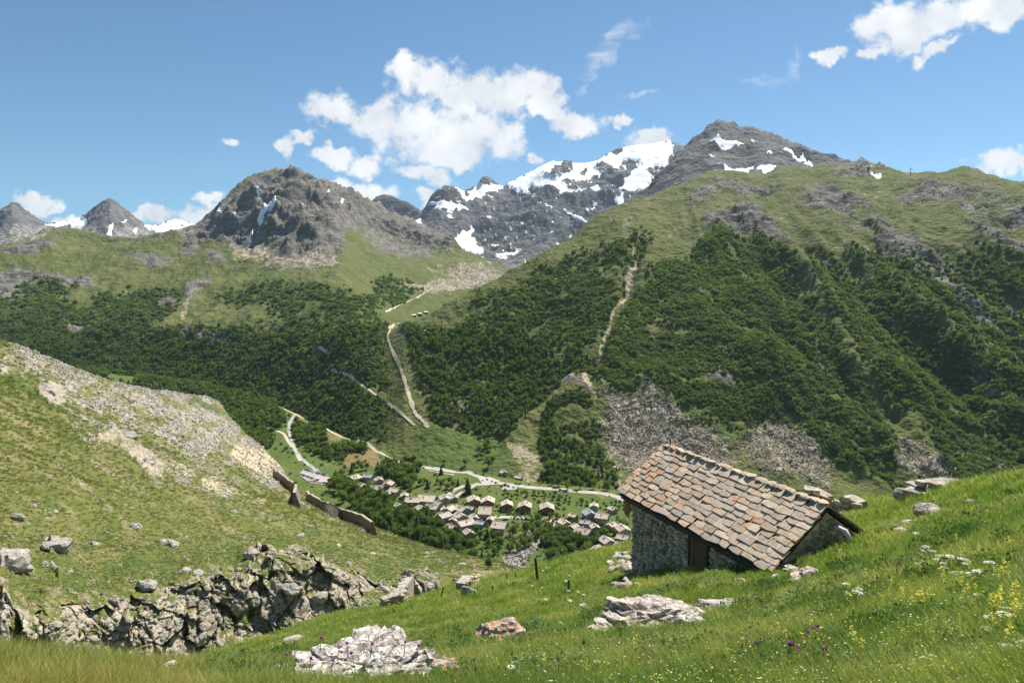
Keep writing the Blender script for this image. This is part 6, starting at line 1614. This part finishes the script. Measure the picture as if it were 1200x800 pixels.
# ---- sunken ruin behind the hut and the slab shelter on the crest
M_drys = simple_mat("dry_stone", (0.30, 0.27, 0.23), var=0.4, sc=3)
def masonry(name, label, pts, thick, cat="wall", stone=0.45, objs=(O_nm,), seed=0, mats=None):
    """free-standing wall: pts (px, py of its foot, height m); every stone its own piece"""
    rg = random.Random(seed); W = []
    for x, y, h_ in pts:
        p = settle(objs, float(x), float(y))
        if p is not None: W.append((p, h_))
    root = empty(name, W[0][0]); tag(root, label, cat)
    b = bmesh.new(); rows = []
    for (p, h_) in W:
        k = len(rows); q_ = W[min(k + 1, len(W) - 1)][0] - W[max(k - 1, 0)][0]; s = Vector((-q_.y, q_.x, 0)).normalized() * thick / 2; q0 = p - W[0][0]
        rows.append([b.verts.new(q0 + s + Vector((0, 0, -.8))), b.verts.new(q0 + s + Vector((0, 0, h_))), b.verts.new(q0 - s + Vector((0, 0, h_))), b.verts.new(q0 - s + Vector((0, 0, -.8)))])
    for a, c_ in zip(rows, rows[1:]):
        for j in range(3): b.faces.new((a[j], c_[j], c_[j + 1], a[j + 1]))
    b.faces.new(rows[0]); b.faces.new(rows[-1]); bmesh.ops.recalc_face_normals(b, faces=b.faces[:]); obj("core", b, M_drys, root)
    for (p, h0), (p2, h1_) in zip(W, W[1:]):
        dv = p2 - p; L_ = math.hypot(dv.x, dv.y); an = math.atan2(dv.y, dv.x); z = 0.0
        side = Vector((dv.y, -dv.x, 0)).normalized()
        if side.y > 0: side = -side
        while z < max(h0, h1_):
            hh = stone * rg.uniform(.45, .8); u = 0
            while u < L_:
                wd = stone * rg.uniform(.7, 1.6); f = (u + wd / 2) / L_
                if f < 1 and z + hh * .5 < h0 + (h1_ - h0) * f + .05:
                    o = bpy.data.objects.new("stone", ME_st[rg.randrange(10)]); link(o, root)
                    o.location = (p - W[0][0]) + dv * f + Vector((0, 0, z + hh / 2)) + side * (thick / 2 + .01); o.rotation_euler = (0, rg.uniform(-.08, .08), an if side.dot(Vector((math.sin(an), -math.cos(an), 0))) > 0 else an + math.pi); o.scale = (wd * .95, 0.25, hh * .93)
                u += wd
            z += hh
    return root
def masonry_r(label, pts, thick, seed, cat="wall", name="ruined_wall", stone=0.45):
    return masonry(name, label, [to_px(np.array(stand(O_nm, x, r)))[:2] + (h_,) for x, r, h_ in pts], thick, cat, stone, (O_nm,), seed)
masonry_r("low dark broken wall behind the hut's right end", [(984,38,0.7),(1000,37.5,1.0),(1018,37,0.6)], 0.7, 1)
masonry_r("tumbled wall left of the dark hollow behind the hut", [(948,41,1.5),(962,40.5,1.3),(978,40,0.9)], 0.7, 2)
for k, (x, r_, wp) in enumerate(((950,40,20),(962,39.5,18),(974,39,22),(985,37.4,16),(996,37,14),(942,41,16),(990,38.6,14))):
    xx, yy_ = to_px(np.array(stand(O_nm, x, r_))); outcrop(float(xx), float(yy_), wp, wp * 0.55, ME_blk[k % 6], "pale block, %s from the left in the tumbled ruin behind the hut" % ("second", "third", "fourth", "fifth", "seventh", "first", "sixth")[k], 0.1)
masonry_r("dark stone shelter front set in the grassy crest at right", [(1076,40,0.5),(1090,39.5,0.7),(1104,39,0.6),(1120,38.5,0.2)], 0.9, 3, "shelter", "stone_shelter")
xx, yy_ = to_px(np.array(stand(O_nm, 1066, 39))); outcrop(float(xx), float(yy_), 18, 18, rock_mesh("o", 320, 3, 6, 0.05, 0.08, 0, M_rock), "pointed brown rock at the left of the stone shelter", 0.1)
p = stand(O_nm, 1098, 40.0); d = (p - cam.location).length
o = obj("roof_slab", rock_mesh("roof_slab", 321, 3, 8, 0.05, 0.08, 0, M_rock, (1, 1, 1))); o.location = (p.x, p.y, p.z + 0.62)
o.scale = (30 * d / FPX, 1.0, 0.11); o.rotation_euler = (0, -0.10, -math.atan2(p.x, p.y) * .6); tag(o, "long flat roof slab covering the stone shelter on the crest", "slab")

# ---- ruins below the meadow
masonry_r("shaded low ruin wall nearest the meadow edge", [(443,62,1.0),(453,63,1.1),(463,64,1.2)], 0.7, 5, stone=0.5)
masonry_r("pale sloping gable of the ruin below the meadow", [(462,64,0.9),(470,66,1.8),(477,68,2.4)], 0.8, 6, stone=0.5)
masonry_r("tall dark ruin wall standing behind the pale gable", [(473,69,3.0),(480,69,2.2),(491,69,0.6)], 0.8, 7, stone=0.6)
masonry_r("little ruined block by the fence line", [(539,64,0.7),(547,64.5,1.3),(554,65,1.0)], 1.0, 8, stone=0.5)
outcrop(548, 699, 20, 18, rock_mesh("o", 322, 3, 7, 0.05, 0.08, 0.1, M_rock), "pale square boulder below the little ruined block", 0.2)

# ---- posts
M_post = simple_mat("dark_weathered_post", (0.06, 0.05, 0.042), var=0.4, sc=8)
def post(x, y, hp, lean, label, rad=0.05, name="fence_post", mat=None):
    p = settle([O_nm], x, y)
    if p is None: return
    d = (p - cam.location).length; h_ = hp * d / FPX; b = bmesh.new()
    limb(b, [(0, 0, -.4), (lean * h_ * .5, 0, h_ * .5), (lean * h_ * 1.02, .01, h_ * .97), (lean * h_ * 1.03, .01, h_)], [rad, rad * .95, rad * .85, rad * .5], 8)
    o = obj(name, b, mat or M_post); o.location = p; tag(o, label, "post", "old fence posts")
post(630, 679, 25, -0.10, "tallest leaning dark post on the meadow edge", 0.10)
post(604, 680, 9, 0.02, "short post right of the little ruin, nearer the tall post"); post(594, 681, 9, -0.03, "short post midway between ruin and tall post"); post(577, 694, 8, 0.02, "little post right of the square boulder")
post(550, 692, 12, 0.03, "thin post standing at the little ruined block"); post(516, 702, 14, 0.25, "crooked leaning stake left of the little ruined block", 0.06); post(666, 694, 15, 0.03, "grey-blue marker post in the grass left of the hut", 0.07, mat=simple_mat("grey_blue_post", (0.12, 0.15, 0.17))); post(556, 697, 6, 0, "tiny stake beside the square boulder")
post(601, 686, 5, 0.1, "tiny stake below the short posts")
# summit mast on the right ridge
hit = cast_any(1067, 205.5, [O_rm])
if hit:
    p = hit[0]; b = bmesh.new(); limb(b, [(0, 0, -2), (0, 0, 8), (0, 0, 16)], [0.8, 0.6, 0.4], 6); box_bm(b, -2.5, 2.5, -.3, .3, 13.5, 14.2); o = obj("lift_mast", b, M_gutter); o.location = p; tag(o, "tiny mast on the skyline of the right ridge", "mast")

# ------------------------------------------------------------------ meadow grass and flowers
def blade_mat(name, stops, trans=0.45, patch=None):
    m = bpy.data.materials.new(name); m.use_nodes = True; t = NT(m.node_tree); t.n.clear()
    oi = t.add('ShaderNodeObjectInfo'); pos = t.add('ShaderNodeNewGeometry').outputs['Position']
    rn = t.add('ShaderNodeTexNoise'); rn.inputs['Scale'].default_value = 0.35; rn.inputs['Detail'].default_value = 3; t.put(rn.inputs['Vector'], pos)
    f = t.m('ADD', t.m('MULTIPLY', oi.outputs['Random'], 0.6), t.m('MULTIPLY', t.ss(rn.outputs[0], 0.3, 0.7), 0.4))
    c_ = t.ramp(f, stops)
    d = t.add('ShaderNodeBsdfDiffuse', ins={'Color': c_}); tr = t.add('ShaderNodeBsdfTranslucent', ins={'Color': t.mix(1.0, c_, (1.1, 1.2, 0.7), 'MULTIPLY')})
    mx = t.add('ShaderNodeMixShader', ins={0: trans, 1: d.outputs[0], 2: tr.outputs[0]}); t.add('ShaderNodeOutputMaterial', ins={0: mx.outputs[0]}); return m
M_grass = blade_mat("meadow_grass_blades", [(0, (0.090, 0.165, 0.040)), (0.2, (0.140, 0.225, 0.052)), (0.45, (0.225, 0.300, 0.072)), (0.7, (0.36, 0.375, 0.12)), (0.9, (0.55, 0.49, 0.24)), (1, (0.60, 0.53, 0.30))])
M_straw = blade_mat("straw_grass", [(0, (0.34, 0.33, 0.10)), (0.5, (0.52, 0.44, 0.16)), (1, (0.66, 0.54, 0.27))], 0.35)
M_herb = blade_mat("broad_herb_leaves", [(0, (0.060, 0.115, 0.034)), (0.5, (0.090, 0.155, 0.048)), (1, (0.16, 0.215, 0.095))], 0.35)
M_stem = simple_mat("flower_stem", (0.12, 0.19, 0.05))
def petal_mat(name, c_, trans=0.3):
    m = bpy.data.materials.new(name); m.use_nodes = True; t = NT(m.node_tree); t.n.clear()
    r_ = t.add('ShaderNodeObjectInfo').outputs['Random']; cc = t.mix(r_, c_, tuple(v * 0.75 for v in c_))
    d = t.add('ShaderNodeBsdfDiffuse', ins={'Color': cc}); tr = t.add('ShaderNodeBsdfTranslucent', ins={'Color': cc})
    mx = t.add('ShaderNodeMixShader', ins={0: trans, 1: d.outputs[0], 2: tr.outputs[0]}); t.add('ShaderNodeOutputMaterial', ins={0: mx.outputs[0]}); return m
M_yel = petal_mat("yellow_petals", (0.82, 0.76, 0.17), 0.4); M_whi = petal_mat("white_petals", (0.82, 0.80, 0.70)); M_pur = petal_mat("purple_florets", (0.42, 0.06, 0.40)); M_vio = petal_mat("violet_petals", (0.35, 0.10, 0.45))
def blades(rg, n, h, hv, w_, spread, lean, seg=3):
    V = []; F = []
    for k in range(n):
        a = rg.uniform(0, 6.283); r0 = spread * math.sqrt(rg.random()); x0, y0 = r0 * math.cos(a), r0 * math.sin(a)
        hh = h * rg.uniform(1 - hv, 1 + hv); la = rg.uniform(0, 6.283); ll = lean * rg.uniform(.2, 1) * hh
        fa = rg.uniform(0, 3.14); sx_, sy_ = math.cos(fa), math.sin(fa); ww = w_ * rg.uniform(.7, 1.3); b0 = len(V)
        for j in range(seg + 1):
            f = j / seg; cx, cy, cz = x0 + ll * f * f * math.cos(la), y0 + ll * f * f * math.sin(la), hh * f * (1 - 0.12 * f)
            wd = ww * (1 - f) ** 0.7 * 0.5 if j < seg else ww * .06
            V += [(cx - sx_ * wd, cy - sy_ * wd, cz), (cx + sx_ * wd, cy + sy_ * wd, cz)]
        F += [(b0 + 2 * j, b0 + 2 * j + 1, b0 + 2 * j + 3, b0 + 2 * j + 2) for j in range(seg)]
    return np.array(V), np.array(F)
def np_mesh(name, V, F, mat):
    me = mesh_np(name, V, F, smooth=False); me.materials.append(mat); return me
rg = np.random.default_rng(77)
P_g_near = [np_mesh("grass", *blades(rg, 26, 0.25, 0.6, 0.012, 0.14, 0.75), M_grass) for k in range(6)]
P_g_far = [np_mesh("grass", *blades(rg, 24, 0.22, 0.45, 0.022, 0.20, 0.6, 2), M_grass) for k in range(5)]
P_straw = [np_mesh("straw", *blades(rg, 13, 0.46, 0.45, 0.010, 0.13, 0.5), M_straw) for k in range(4)]
def herb(seed):
    r_ = np.random.default_rng(seed); V = []; F = []
    for k in range(11):
        a = r_.uniform(0, 6.283); L_ = r_.uniform(.14, .30); w_ = L_ * r_.uniform(.22, .34); up_ = r_.uniform(.4, 1.3); b0 = len(V)
        for j, (f, wf) in enumerate(((0, .15), (.35, 1), (.7, .8), (1, .05))):
            rr = L_ * f; z = rr * up_ * (1 - .55 * f); c_ = np.array([rr * math.cos(a), rr * math.sin(a), z]); s = np.array([-math.sin(a), math.cos(a), 0]) * w_ * wf / 2
            V += [c_ - s, c_ + s]
        F += [(b0 + 2 * j, b0 + 2 * j + 1, b0 + 2 * j + 3, b0 + 2 * j + 2) for j in range(3)]
    return np_mesh("herb", np.array(V), np.array(F), M_herb)
P_herb = [herb(k) for k in range(4)]
# where grass can stand: not inside the hut, not in the rocks
Pm = NM.P
ca, sa = math.cos(hut.rotation_euler.z), math.sin(hut.rotation_euler.z)
lx = (Pm[..., 0] - hut.location.x) * ca + (Pm[..., 1] - hut.location.y) * sa; ly = -(Pm[..., 0] - hut.location.x) * sa + (Pm[..., 1] - hut.location.y) * ca
free = 1.0 - ((lx > 0.1) & (lx < HL + 0.05) & (ly > 0.1) & (ly < BY + 0.1))
for o in list(scene.objects):
    if o.name.startswith("rock_outcrop"):
        s_ = o.scale[0] * 0.72; free = free * (((Pm[..., 0] - o.location.x) ** 2 + (Pm[..., 1] - o.location.y) ** 2) > s_ * s_)
for o in list(scene.objects):
    if o.name.startswith('loose_stone'):
        s_ = o.scale[0] * 1.3; free = free * (((Pm[..., 0] - o.location.x) ** 2 + (Pm[..., 1] - o.location.y) ** 2) > s_ * s_)
vis = free * (NM.k < 4.6)
def sow(name, wgt, n, protos, label, seed, base=1.0, zs=1.0, grow=0.0, screen=1.0, lo=0.7, hi=1.3):
    pts, idx = NM.scatter(n, wgt, seed, screen); r_ = np.random.default_rng(seed); n = len(pts)
    d = np.hypot(pts[:, 0], pts[:, 1]); s = base * r_.uniform(lo, hi, n); g_ = 1 + grow * np.clip((d - 10) / 40, 0, 1)
    sc = np.stack([s * g_, s * g_, s * zs * (1 + 0.35 * (g_ - 1))], -1); pts[:, 2] -= 0.015
    ro = np.stack([r_.normal(0, .10, n), r_.normal(0, .10, n), r_.uniform(0, 6.28, n)], -1)
    return scatter_obj(name, pts, sc, ro, protos, r_.integers(0, len(protos), n), label)
hgt = 0.75 + 0.5 * fbm(NM.P / 4.0, 3)
nearw = vis * (NM.r < 22) * (NM.py < 850); farw = vis * (NM.r > 17)
sow("meadow_grass", nearw * (1 - 0.8 * sstep(262 - NM.px, 0, 40)), 26000, P_g_near, "tall green grass of the near meadow", 31, base=1.0)
sow("slope_grass", farw, 26000, P_g_far, "short grass of the farther meadow slope", 32, base=0.95, grow=0.9)
sow("straw_grass", vis * sstep(262 - NM.px, 0, 40) * (NM.r < 16) * (NM.py < 850), 7000, P_straw, "tall yellow straw grass at the bottom left", 33, base=0.72)
sow("dry_grass", nearw * sstep(fbm(NM.P / 3.0, 3), 0.0, 0.4), 2600, P_straw, "dry stalks among the meadow grass", 34, base=0.7)
sow("broad_leaf_herbs", vis * (1 - sstep(262 - NM.px, 0, 40)) * sstep(fbm(NM.P / 2.2 + 9, 3), 0.0, 0.4) * (NM.r < 34) * (NM.py < 850), 6500, P_herb, "broad green herb leaves among the grass", 35, base=1.0)
def clump(seed):
    r_ = np.random.default_rng(seed); lob = [(0, 0, .12, .16, .16, .13)] + [(.14 * math.cos(a), .14 * math.sin(a), r_.uniform(.08, .2), *(r_.uniform(.06, .11, 3))) for a in r_.uniform(0, 6.28, 4)]
    V, F = leaf_cards(r_, 90, lob, 0.030, 0.6, 0.45); return np_mesh("clump", V, F, M_herb)
sow("meadow_plants", nearw * (1 - sstep(262 - NM.px, 0, 40)) * sstep(fbm(NM.P / 1.7 + 4, 3), 0.0, 0.35), 2600, [clump(k) for k in range(4)], "leafy plants standing in the near meadow", 38, base=1.0, lo=.6, hi=1.7)
M_tuft = blade_mat("hill_tufts", [(0, (0.115, 0.145, 0.040)), (0.4, (0.165, 0.19, 0.052)), (0.75, (0.25, 0.245, 0.085)), (1, (0.40, 0.35, 0.16))], 0.35)
P_tuft = [np_mesh("tuft", *blades(rg, 16, 0.30, 0.4, 0.07, 0.30, 0.7, 2), M_tuft) for k in range(4)]
pts, _ = HS.scatter(26000, HS_open * (1 - 0.75 * HS.cov['scree']) * (1 - HS.cov['rock']) * (HS.k < 5.9), 41, 1.0)
r_ = np.random.default_rng(41); n_ = len(pts); d_ = np.hypot(pts[:, 0], pts[:, 1]); s_ = np.clip(d_ / 110.0, 0.8, 3.2) * r_.uniform(.6, 1.3, n_)
scatter_obj("hillside_tufts", pts, np.stack([s_, s_, s_ * .75], -1), np.stack([r_.normal(0, .1, n_), r_.normal(0, .1, n_), r_.uniform(0, 6.28, n_)], -1), P_tuft, r_.integers(0, 4, n_), "rough grass tufts over the left hillside")
# small flowers nobody could count
def dotflower(mat, seed, n=5, z=0.28):
    r_ = np.random.default_rng(seed); V = []; F = []
    for k in range(n):
        c_ = np.array([r_.uniform(-.08, .08), r_.uniform(-.08, .08), z * r_.uniform(.8, 1.25)]); s = r_.uniform(.006, .012); b0 = len(V)
        t_ = r_.normal(0, .4, 2); V += [c_ + s * np.array(q_) for q_ in ((-1, -.3, t_[0] * .5), (.3, -1, t_[1] * .5), (1, .3, -t_[0] * .5), (-.3, 1, -t_[1] * .5))]; F.append((b0, b0 + 1, b0 + 2, b0 + 3))
    return np_mesh("florets", np.array(V), np.array(F), mat)
sow("small_white_flowers", nearw * sstep(NM.px, 520, 640), 620, [dotflower(M_whi, k) for k in range(3)], "tiny white flowers scattered in the grass", 36)
sow("small_yellow_flowers", nearw * sstep(NM.px, 540, 800), 900, [dotflower(M_yel, k + 5, 3) for k in range(3)], "tiny yellow flowers scattered in the grass", 37)

# flowers one can point at: stem + head
def stem_me(h_, lean=0.03):
    b = bmesh.new(); limb(b, [(0, 0, -.03), (lean * .4, 0, h_ * .5), (lean, 0, h_)], [0.006, 0.005, 0.004], 5); me = bpy.data.meshes.new("stem"); b.to_mesh(me); b.free(); me.materials.append(M_stem); return me
def spike_me(seed):
    r_ = np.random.default_rng(seed); V = []; F = []
    for k in range(13):
        a = r_.uniform(0, 6.283); z = 0.015 * k; rr = 0.032 * (1 - .055 * k); c_ = np.array([rr * math.cos(a), rr * math.sin(a), z]); o_ = np.array([math.cos(a), math.sin(a), .5]); s_ = np.array([-math.sin(a), math.cos(a), .2]); b0 = len(V)
        V += [c_ - s_ * .019, c_ + o_ * .026 + s_ * .006, c_ + s_ * .019, c_ - o_ * .014 + np.array([0, 0, .036])]; F.append((b0, b0 + 1, b0 + 2, b0 + 3))
    return np_mesh("flower_head", np.array(V) + np.array([.03, 0, .30]), np.array(F), M_yel)
def umbel_me(seed):
    r_ = np.random.default_rng(seed); V = []; F = []
    for k in range(34):
        a = r_.uniform(0, 6.283); rr = 0.075 * math.sqrt(r_.random()); c_ = np.array([rr * math.cos(a), rr * math.sin(a), .02 * (1 - (rr / .075) ** 2) + r_.normal(0, .003)]); s = .012; b0 = len(V)
        V += [c_ + s * np.array(q_) for q_ in ((-1, -.4, .1), (.4, -1, -.1), (1, .4, .1), (-.4, 1, -.1))]; F.append((b0, b0 + 1, b0 + 2, b0 + 3))
    return np_mesh("flower_head", np.array(V) + np.array([.03, 0, .40]), np.array(F), M_whi)
def thistle_me(seed):
    V, F = ico(2); r_ = np.random.default_rng(seed); V = V * (1 + .22 * r_.normal(size=(len(V), 1))) * np.array([.020, .020, .026]); return np_mesh("flower_head", V + np.array([.03, 0, .30]), F, M_pur)
FLW = {'yellow': ([stem_me(.32)], [spike_me(k) for k in range(4)]), 'white': ([stem_me(.42)], [umbel_me(k) for k in range(4)]), 'purple': ([stem_me(.30)], [thistle_me(k) for k in range(3)])}
FNAME = {'yellow': "yellow_flower", 'white': "white_umbel", 'purple': "purple_thistle"}
rf = random.Random(17)
def flower(kind, x, y, label, group, s=1.0, dz=0.0, objs=None):
    h_px = {'yellow': .36, 'white': .42, 'purple': .31}[kind] * s
    p = settle([O_nm], x, y)
    if p is None: return
    d = (p - cam.location).length
    p2 = settle([O_nm], x, y + h_px * FPX / d * 0.85)       # x,y is where the head shows: stand the plant lower
    if p2 is None: p2 = p
    root = empty(FNAME[kind], (p2.x, p2.y, p2.z + dz), rf.uniform(0, 6.28)); root.scale = (s * rf.uniform(.85, 1.2),) * 3; root.rotation_euler = (rf.uniform(-.15, .15), rf.uniform(-.15, .15), rf.uniform(0, 6.28))
    tag(root, label, "flower", group); st, hd = FLW[kind]
    link(bpy.data.objects.new("stem", st[0]), root); link(bpy.data.objects.new("flower_head", hd[rf.randrange(len(hd))]), root)
def patchf(kind, polyg, n, label, group, s=1.0, sv=.25):
    xs = [q_[0] for q_ in polyg]; ys = [q_[1] for q_ in polyg]; k = 0
    while k < n:
        x = rf.uniform(min(xs), max(xs)); y = rf.uniform(min(ys), max(ys))
        if poly(np.array([x]), np.array([y]), polyg, .5)[0] < .5: continue
        flower(kind, x, y, label + ', ' + where(x, y, xs, ys), group, s * rf.uniform(1 - sv, 1 + sv)); k += 1
patchf('yellow', [(1150,640),(1200,650),(1200,790),(1160,740),(1120,700)], 60, "yellow flower spike in the bright patch at the right picture edge", "yellow flowers at the right edge", .72)
patchf('yellow', [(1000,668),(1110,672),(1130,712),(1060,720),(990,712)], 52, "yellow flower spike in the band below the white umbels", "yellow flowers below the umbels", .72)
patchf('yellow', [(880,690),(990,690),(1060,740),(1000,770),(900,760)], 26, "yellow flower spike in the lower middle of the right meadow", "yellow flowers in the lower meadow", .66)
patchf('yellow', [(1120,630),(1180,640),(1150,660),(1125,655)], 10, "yellow flower spike on the slope above the white umbels", "yellow flowers above the umbels", .75)
patchf('yellow', [(560,715),(700,700),(860,740),(880,795),(560,795)], 22, "lone yellow flower among the grass left of the outcrop's foot", "scattered yellow flowers", .6)
patchf('white', [(1055,648),(1080,645),(1165,672),(1160,684),(1110,682),(1060,668)], 40, "white umbel in the patch on the right meadow slope", "white umbels on the right slope", .85)
patchf('white', [(985,694),(1010,690),(1016,704),(990,706)], 6, "white umbel in the little group left of the big umbel patch", "white umbels, little group", .9)
patchf('white', [(1150,710),(1200,715),(1200,780),(1140,770)], 12, "white umbel low in the right corner", "white umbels low right", .6)
patchf('white', [(640,665),(700,680),(680,720),(610,700)], 16, "white umbel in the lush grass left of the hut", "white umbels left of the hut", .9)
patchf('white', [(560,735),(700,720),(720,795),(560,795)], 26, "pale umbel near the bottom, between the two outcrops", "pale umbels between the outcrops", .5)
patchf('white', [(20,770),(200,760),(210,795),(20,798)], 9, "white flower in the yellow straw at the bottom left", "white flowers in the straw", .8)
patchf('purple', [(915,752),(956,748),(960,776),(920,782)], 14, "purple thistle in the group on the lower right meadow", "purple thistles lower right", .85)
patchf('purple', [(870,745),(898,748),(892,768),(870,766)], 9, "dark purple thistle left of the lower right group", "dark purple thistles", .9)
patchf('purple', [(948,735),(966,738),(964,752),(950,750)], 5, "purple thistle just above the lower right group", "purple thistles above the group", 1.0)
bpy.context.view_layer.update()
ROCKS = [o for o in scene.objects if o.name.startswith("rock_outcrop")]
RB = [(o, BVHTree.FromObject(o, bpy.context.evaluated_depsgraph_get()), o.matrix_world.inverted()) for o in ROCKS]
def thistle_on_rock(x, y, label):
    """plant rooted on the rock (or the ground) a little below where its head shows"""
    best = settle([O_nm], x, y + 14); cl_ = cam.location
    dv = Vector(ray(x, y + 14)).normalized()
    for o, tr, inv in RB:
        a_ = inv @ cl_; d_ = (inv.to_3x3() @ dv).normalized(); hit = tr.ray_cast(a_, d_)[0]
        if hit is not None:
            wp_ = o.matrix_world @ hit
            if best is None or (wp_ - cl_).length < (best - cl_).length: best = wp_
    if best is None: return
    d = (best - cl_).length; s = max(0.45, min(1.2, 17 * d / FPX / 0.31))
    root = empty("purple_thistle", best - Vector((0, 0, .02)), rf.uniform(0, 6.28)); root.scale = (max(s, .9), max(s, .9), s)
    tag(root, label, "flower", "purple thistles about the white rock"); link(bpy.data.objects.new("stem", FLW['purple'][0][0]), root); h_ = link(bpy.data.objects.new("flower_head", FLW['purple'][1][rf.randrange(3)]), root); h_.location = (0, 0, 0)
for x, y, lb in ((375,748,"purple thistle highest above the left of the white rock"),(336,770,"purple thistle at the left end of the white rock"),(362,773,"purple thistle left of centre on the white rock"),(395,760,"purple thistle behind the white rock's middle"),(408,756,"purple thistle just right of the middle one behind the white rock"),(434,755,"purple thistle over the white rock's crest"),(415,766,"purple thistle on the white rock's left crest"),(388,776,"purple thistle low on the white rock"),(345,790,"purple thistle at the white rock's left foot"),(473,754,"purple thistle near the white rock's top right"),(488,758,"purple thistle at the white rock's right top"),(442,796,"purple thistle at the bottom edge before the white rock"),(565,798,"pink thistle at the bottom edge right of the orange stone")):
    thistle_on_rock(x, y, lb)

# ------------------------------------------------------------------ mountain air
hz = bmesh.new(); bmesh.ops.create_cube(hz, size=1.0)
for v in hz.verts:
    v.co.x *= 24000; v.co.y = v.co.y * 11600 + 5300; v.co.z = v.co.z * 2150 + 1035
hm = bpy.data.materials.new("haze_air"); hm.use_nodes = True; t = NT(hm.node_tree); t.n.clear()
pv = t.add('ShaderNodeVolumePrincipled', ins={'Color': (0.62, 0.80, 1.0), 'Density': 0.000023, 'Anisotropy': 0.25})
t.add('ShaderNodeOutputMaterial', ins={1: pv.outputs[0]})
hzo = obj("haze", hz, hm); tag(hzo, "thin blue summer haze filling the valley air", kind="stuff")
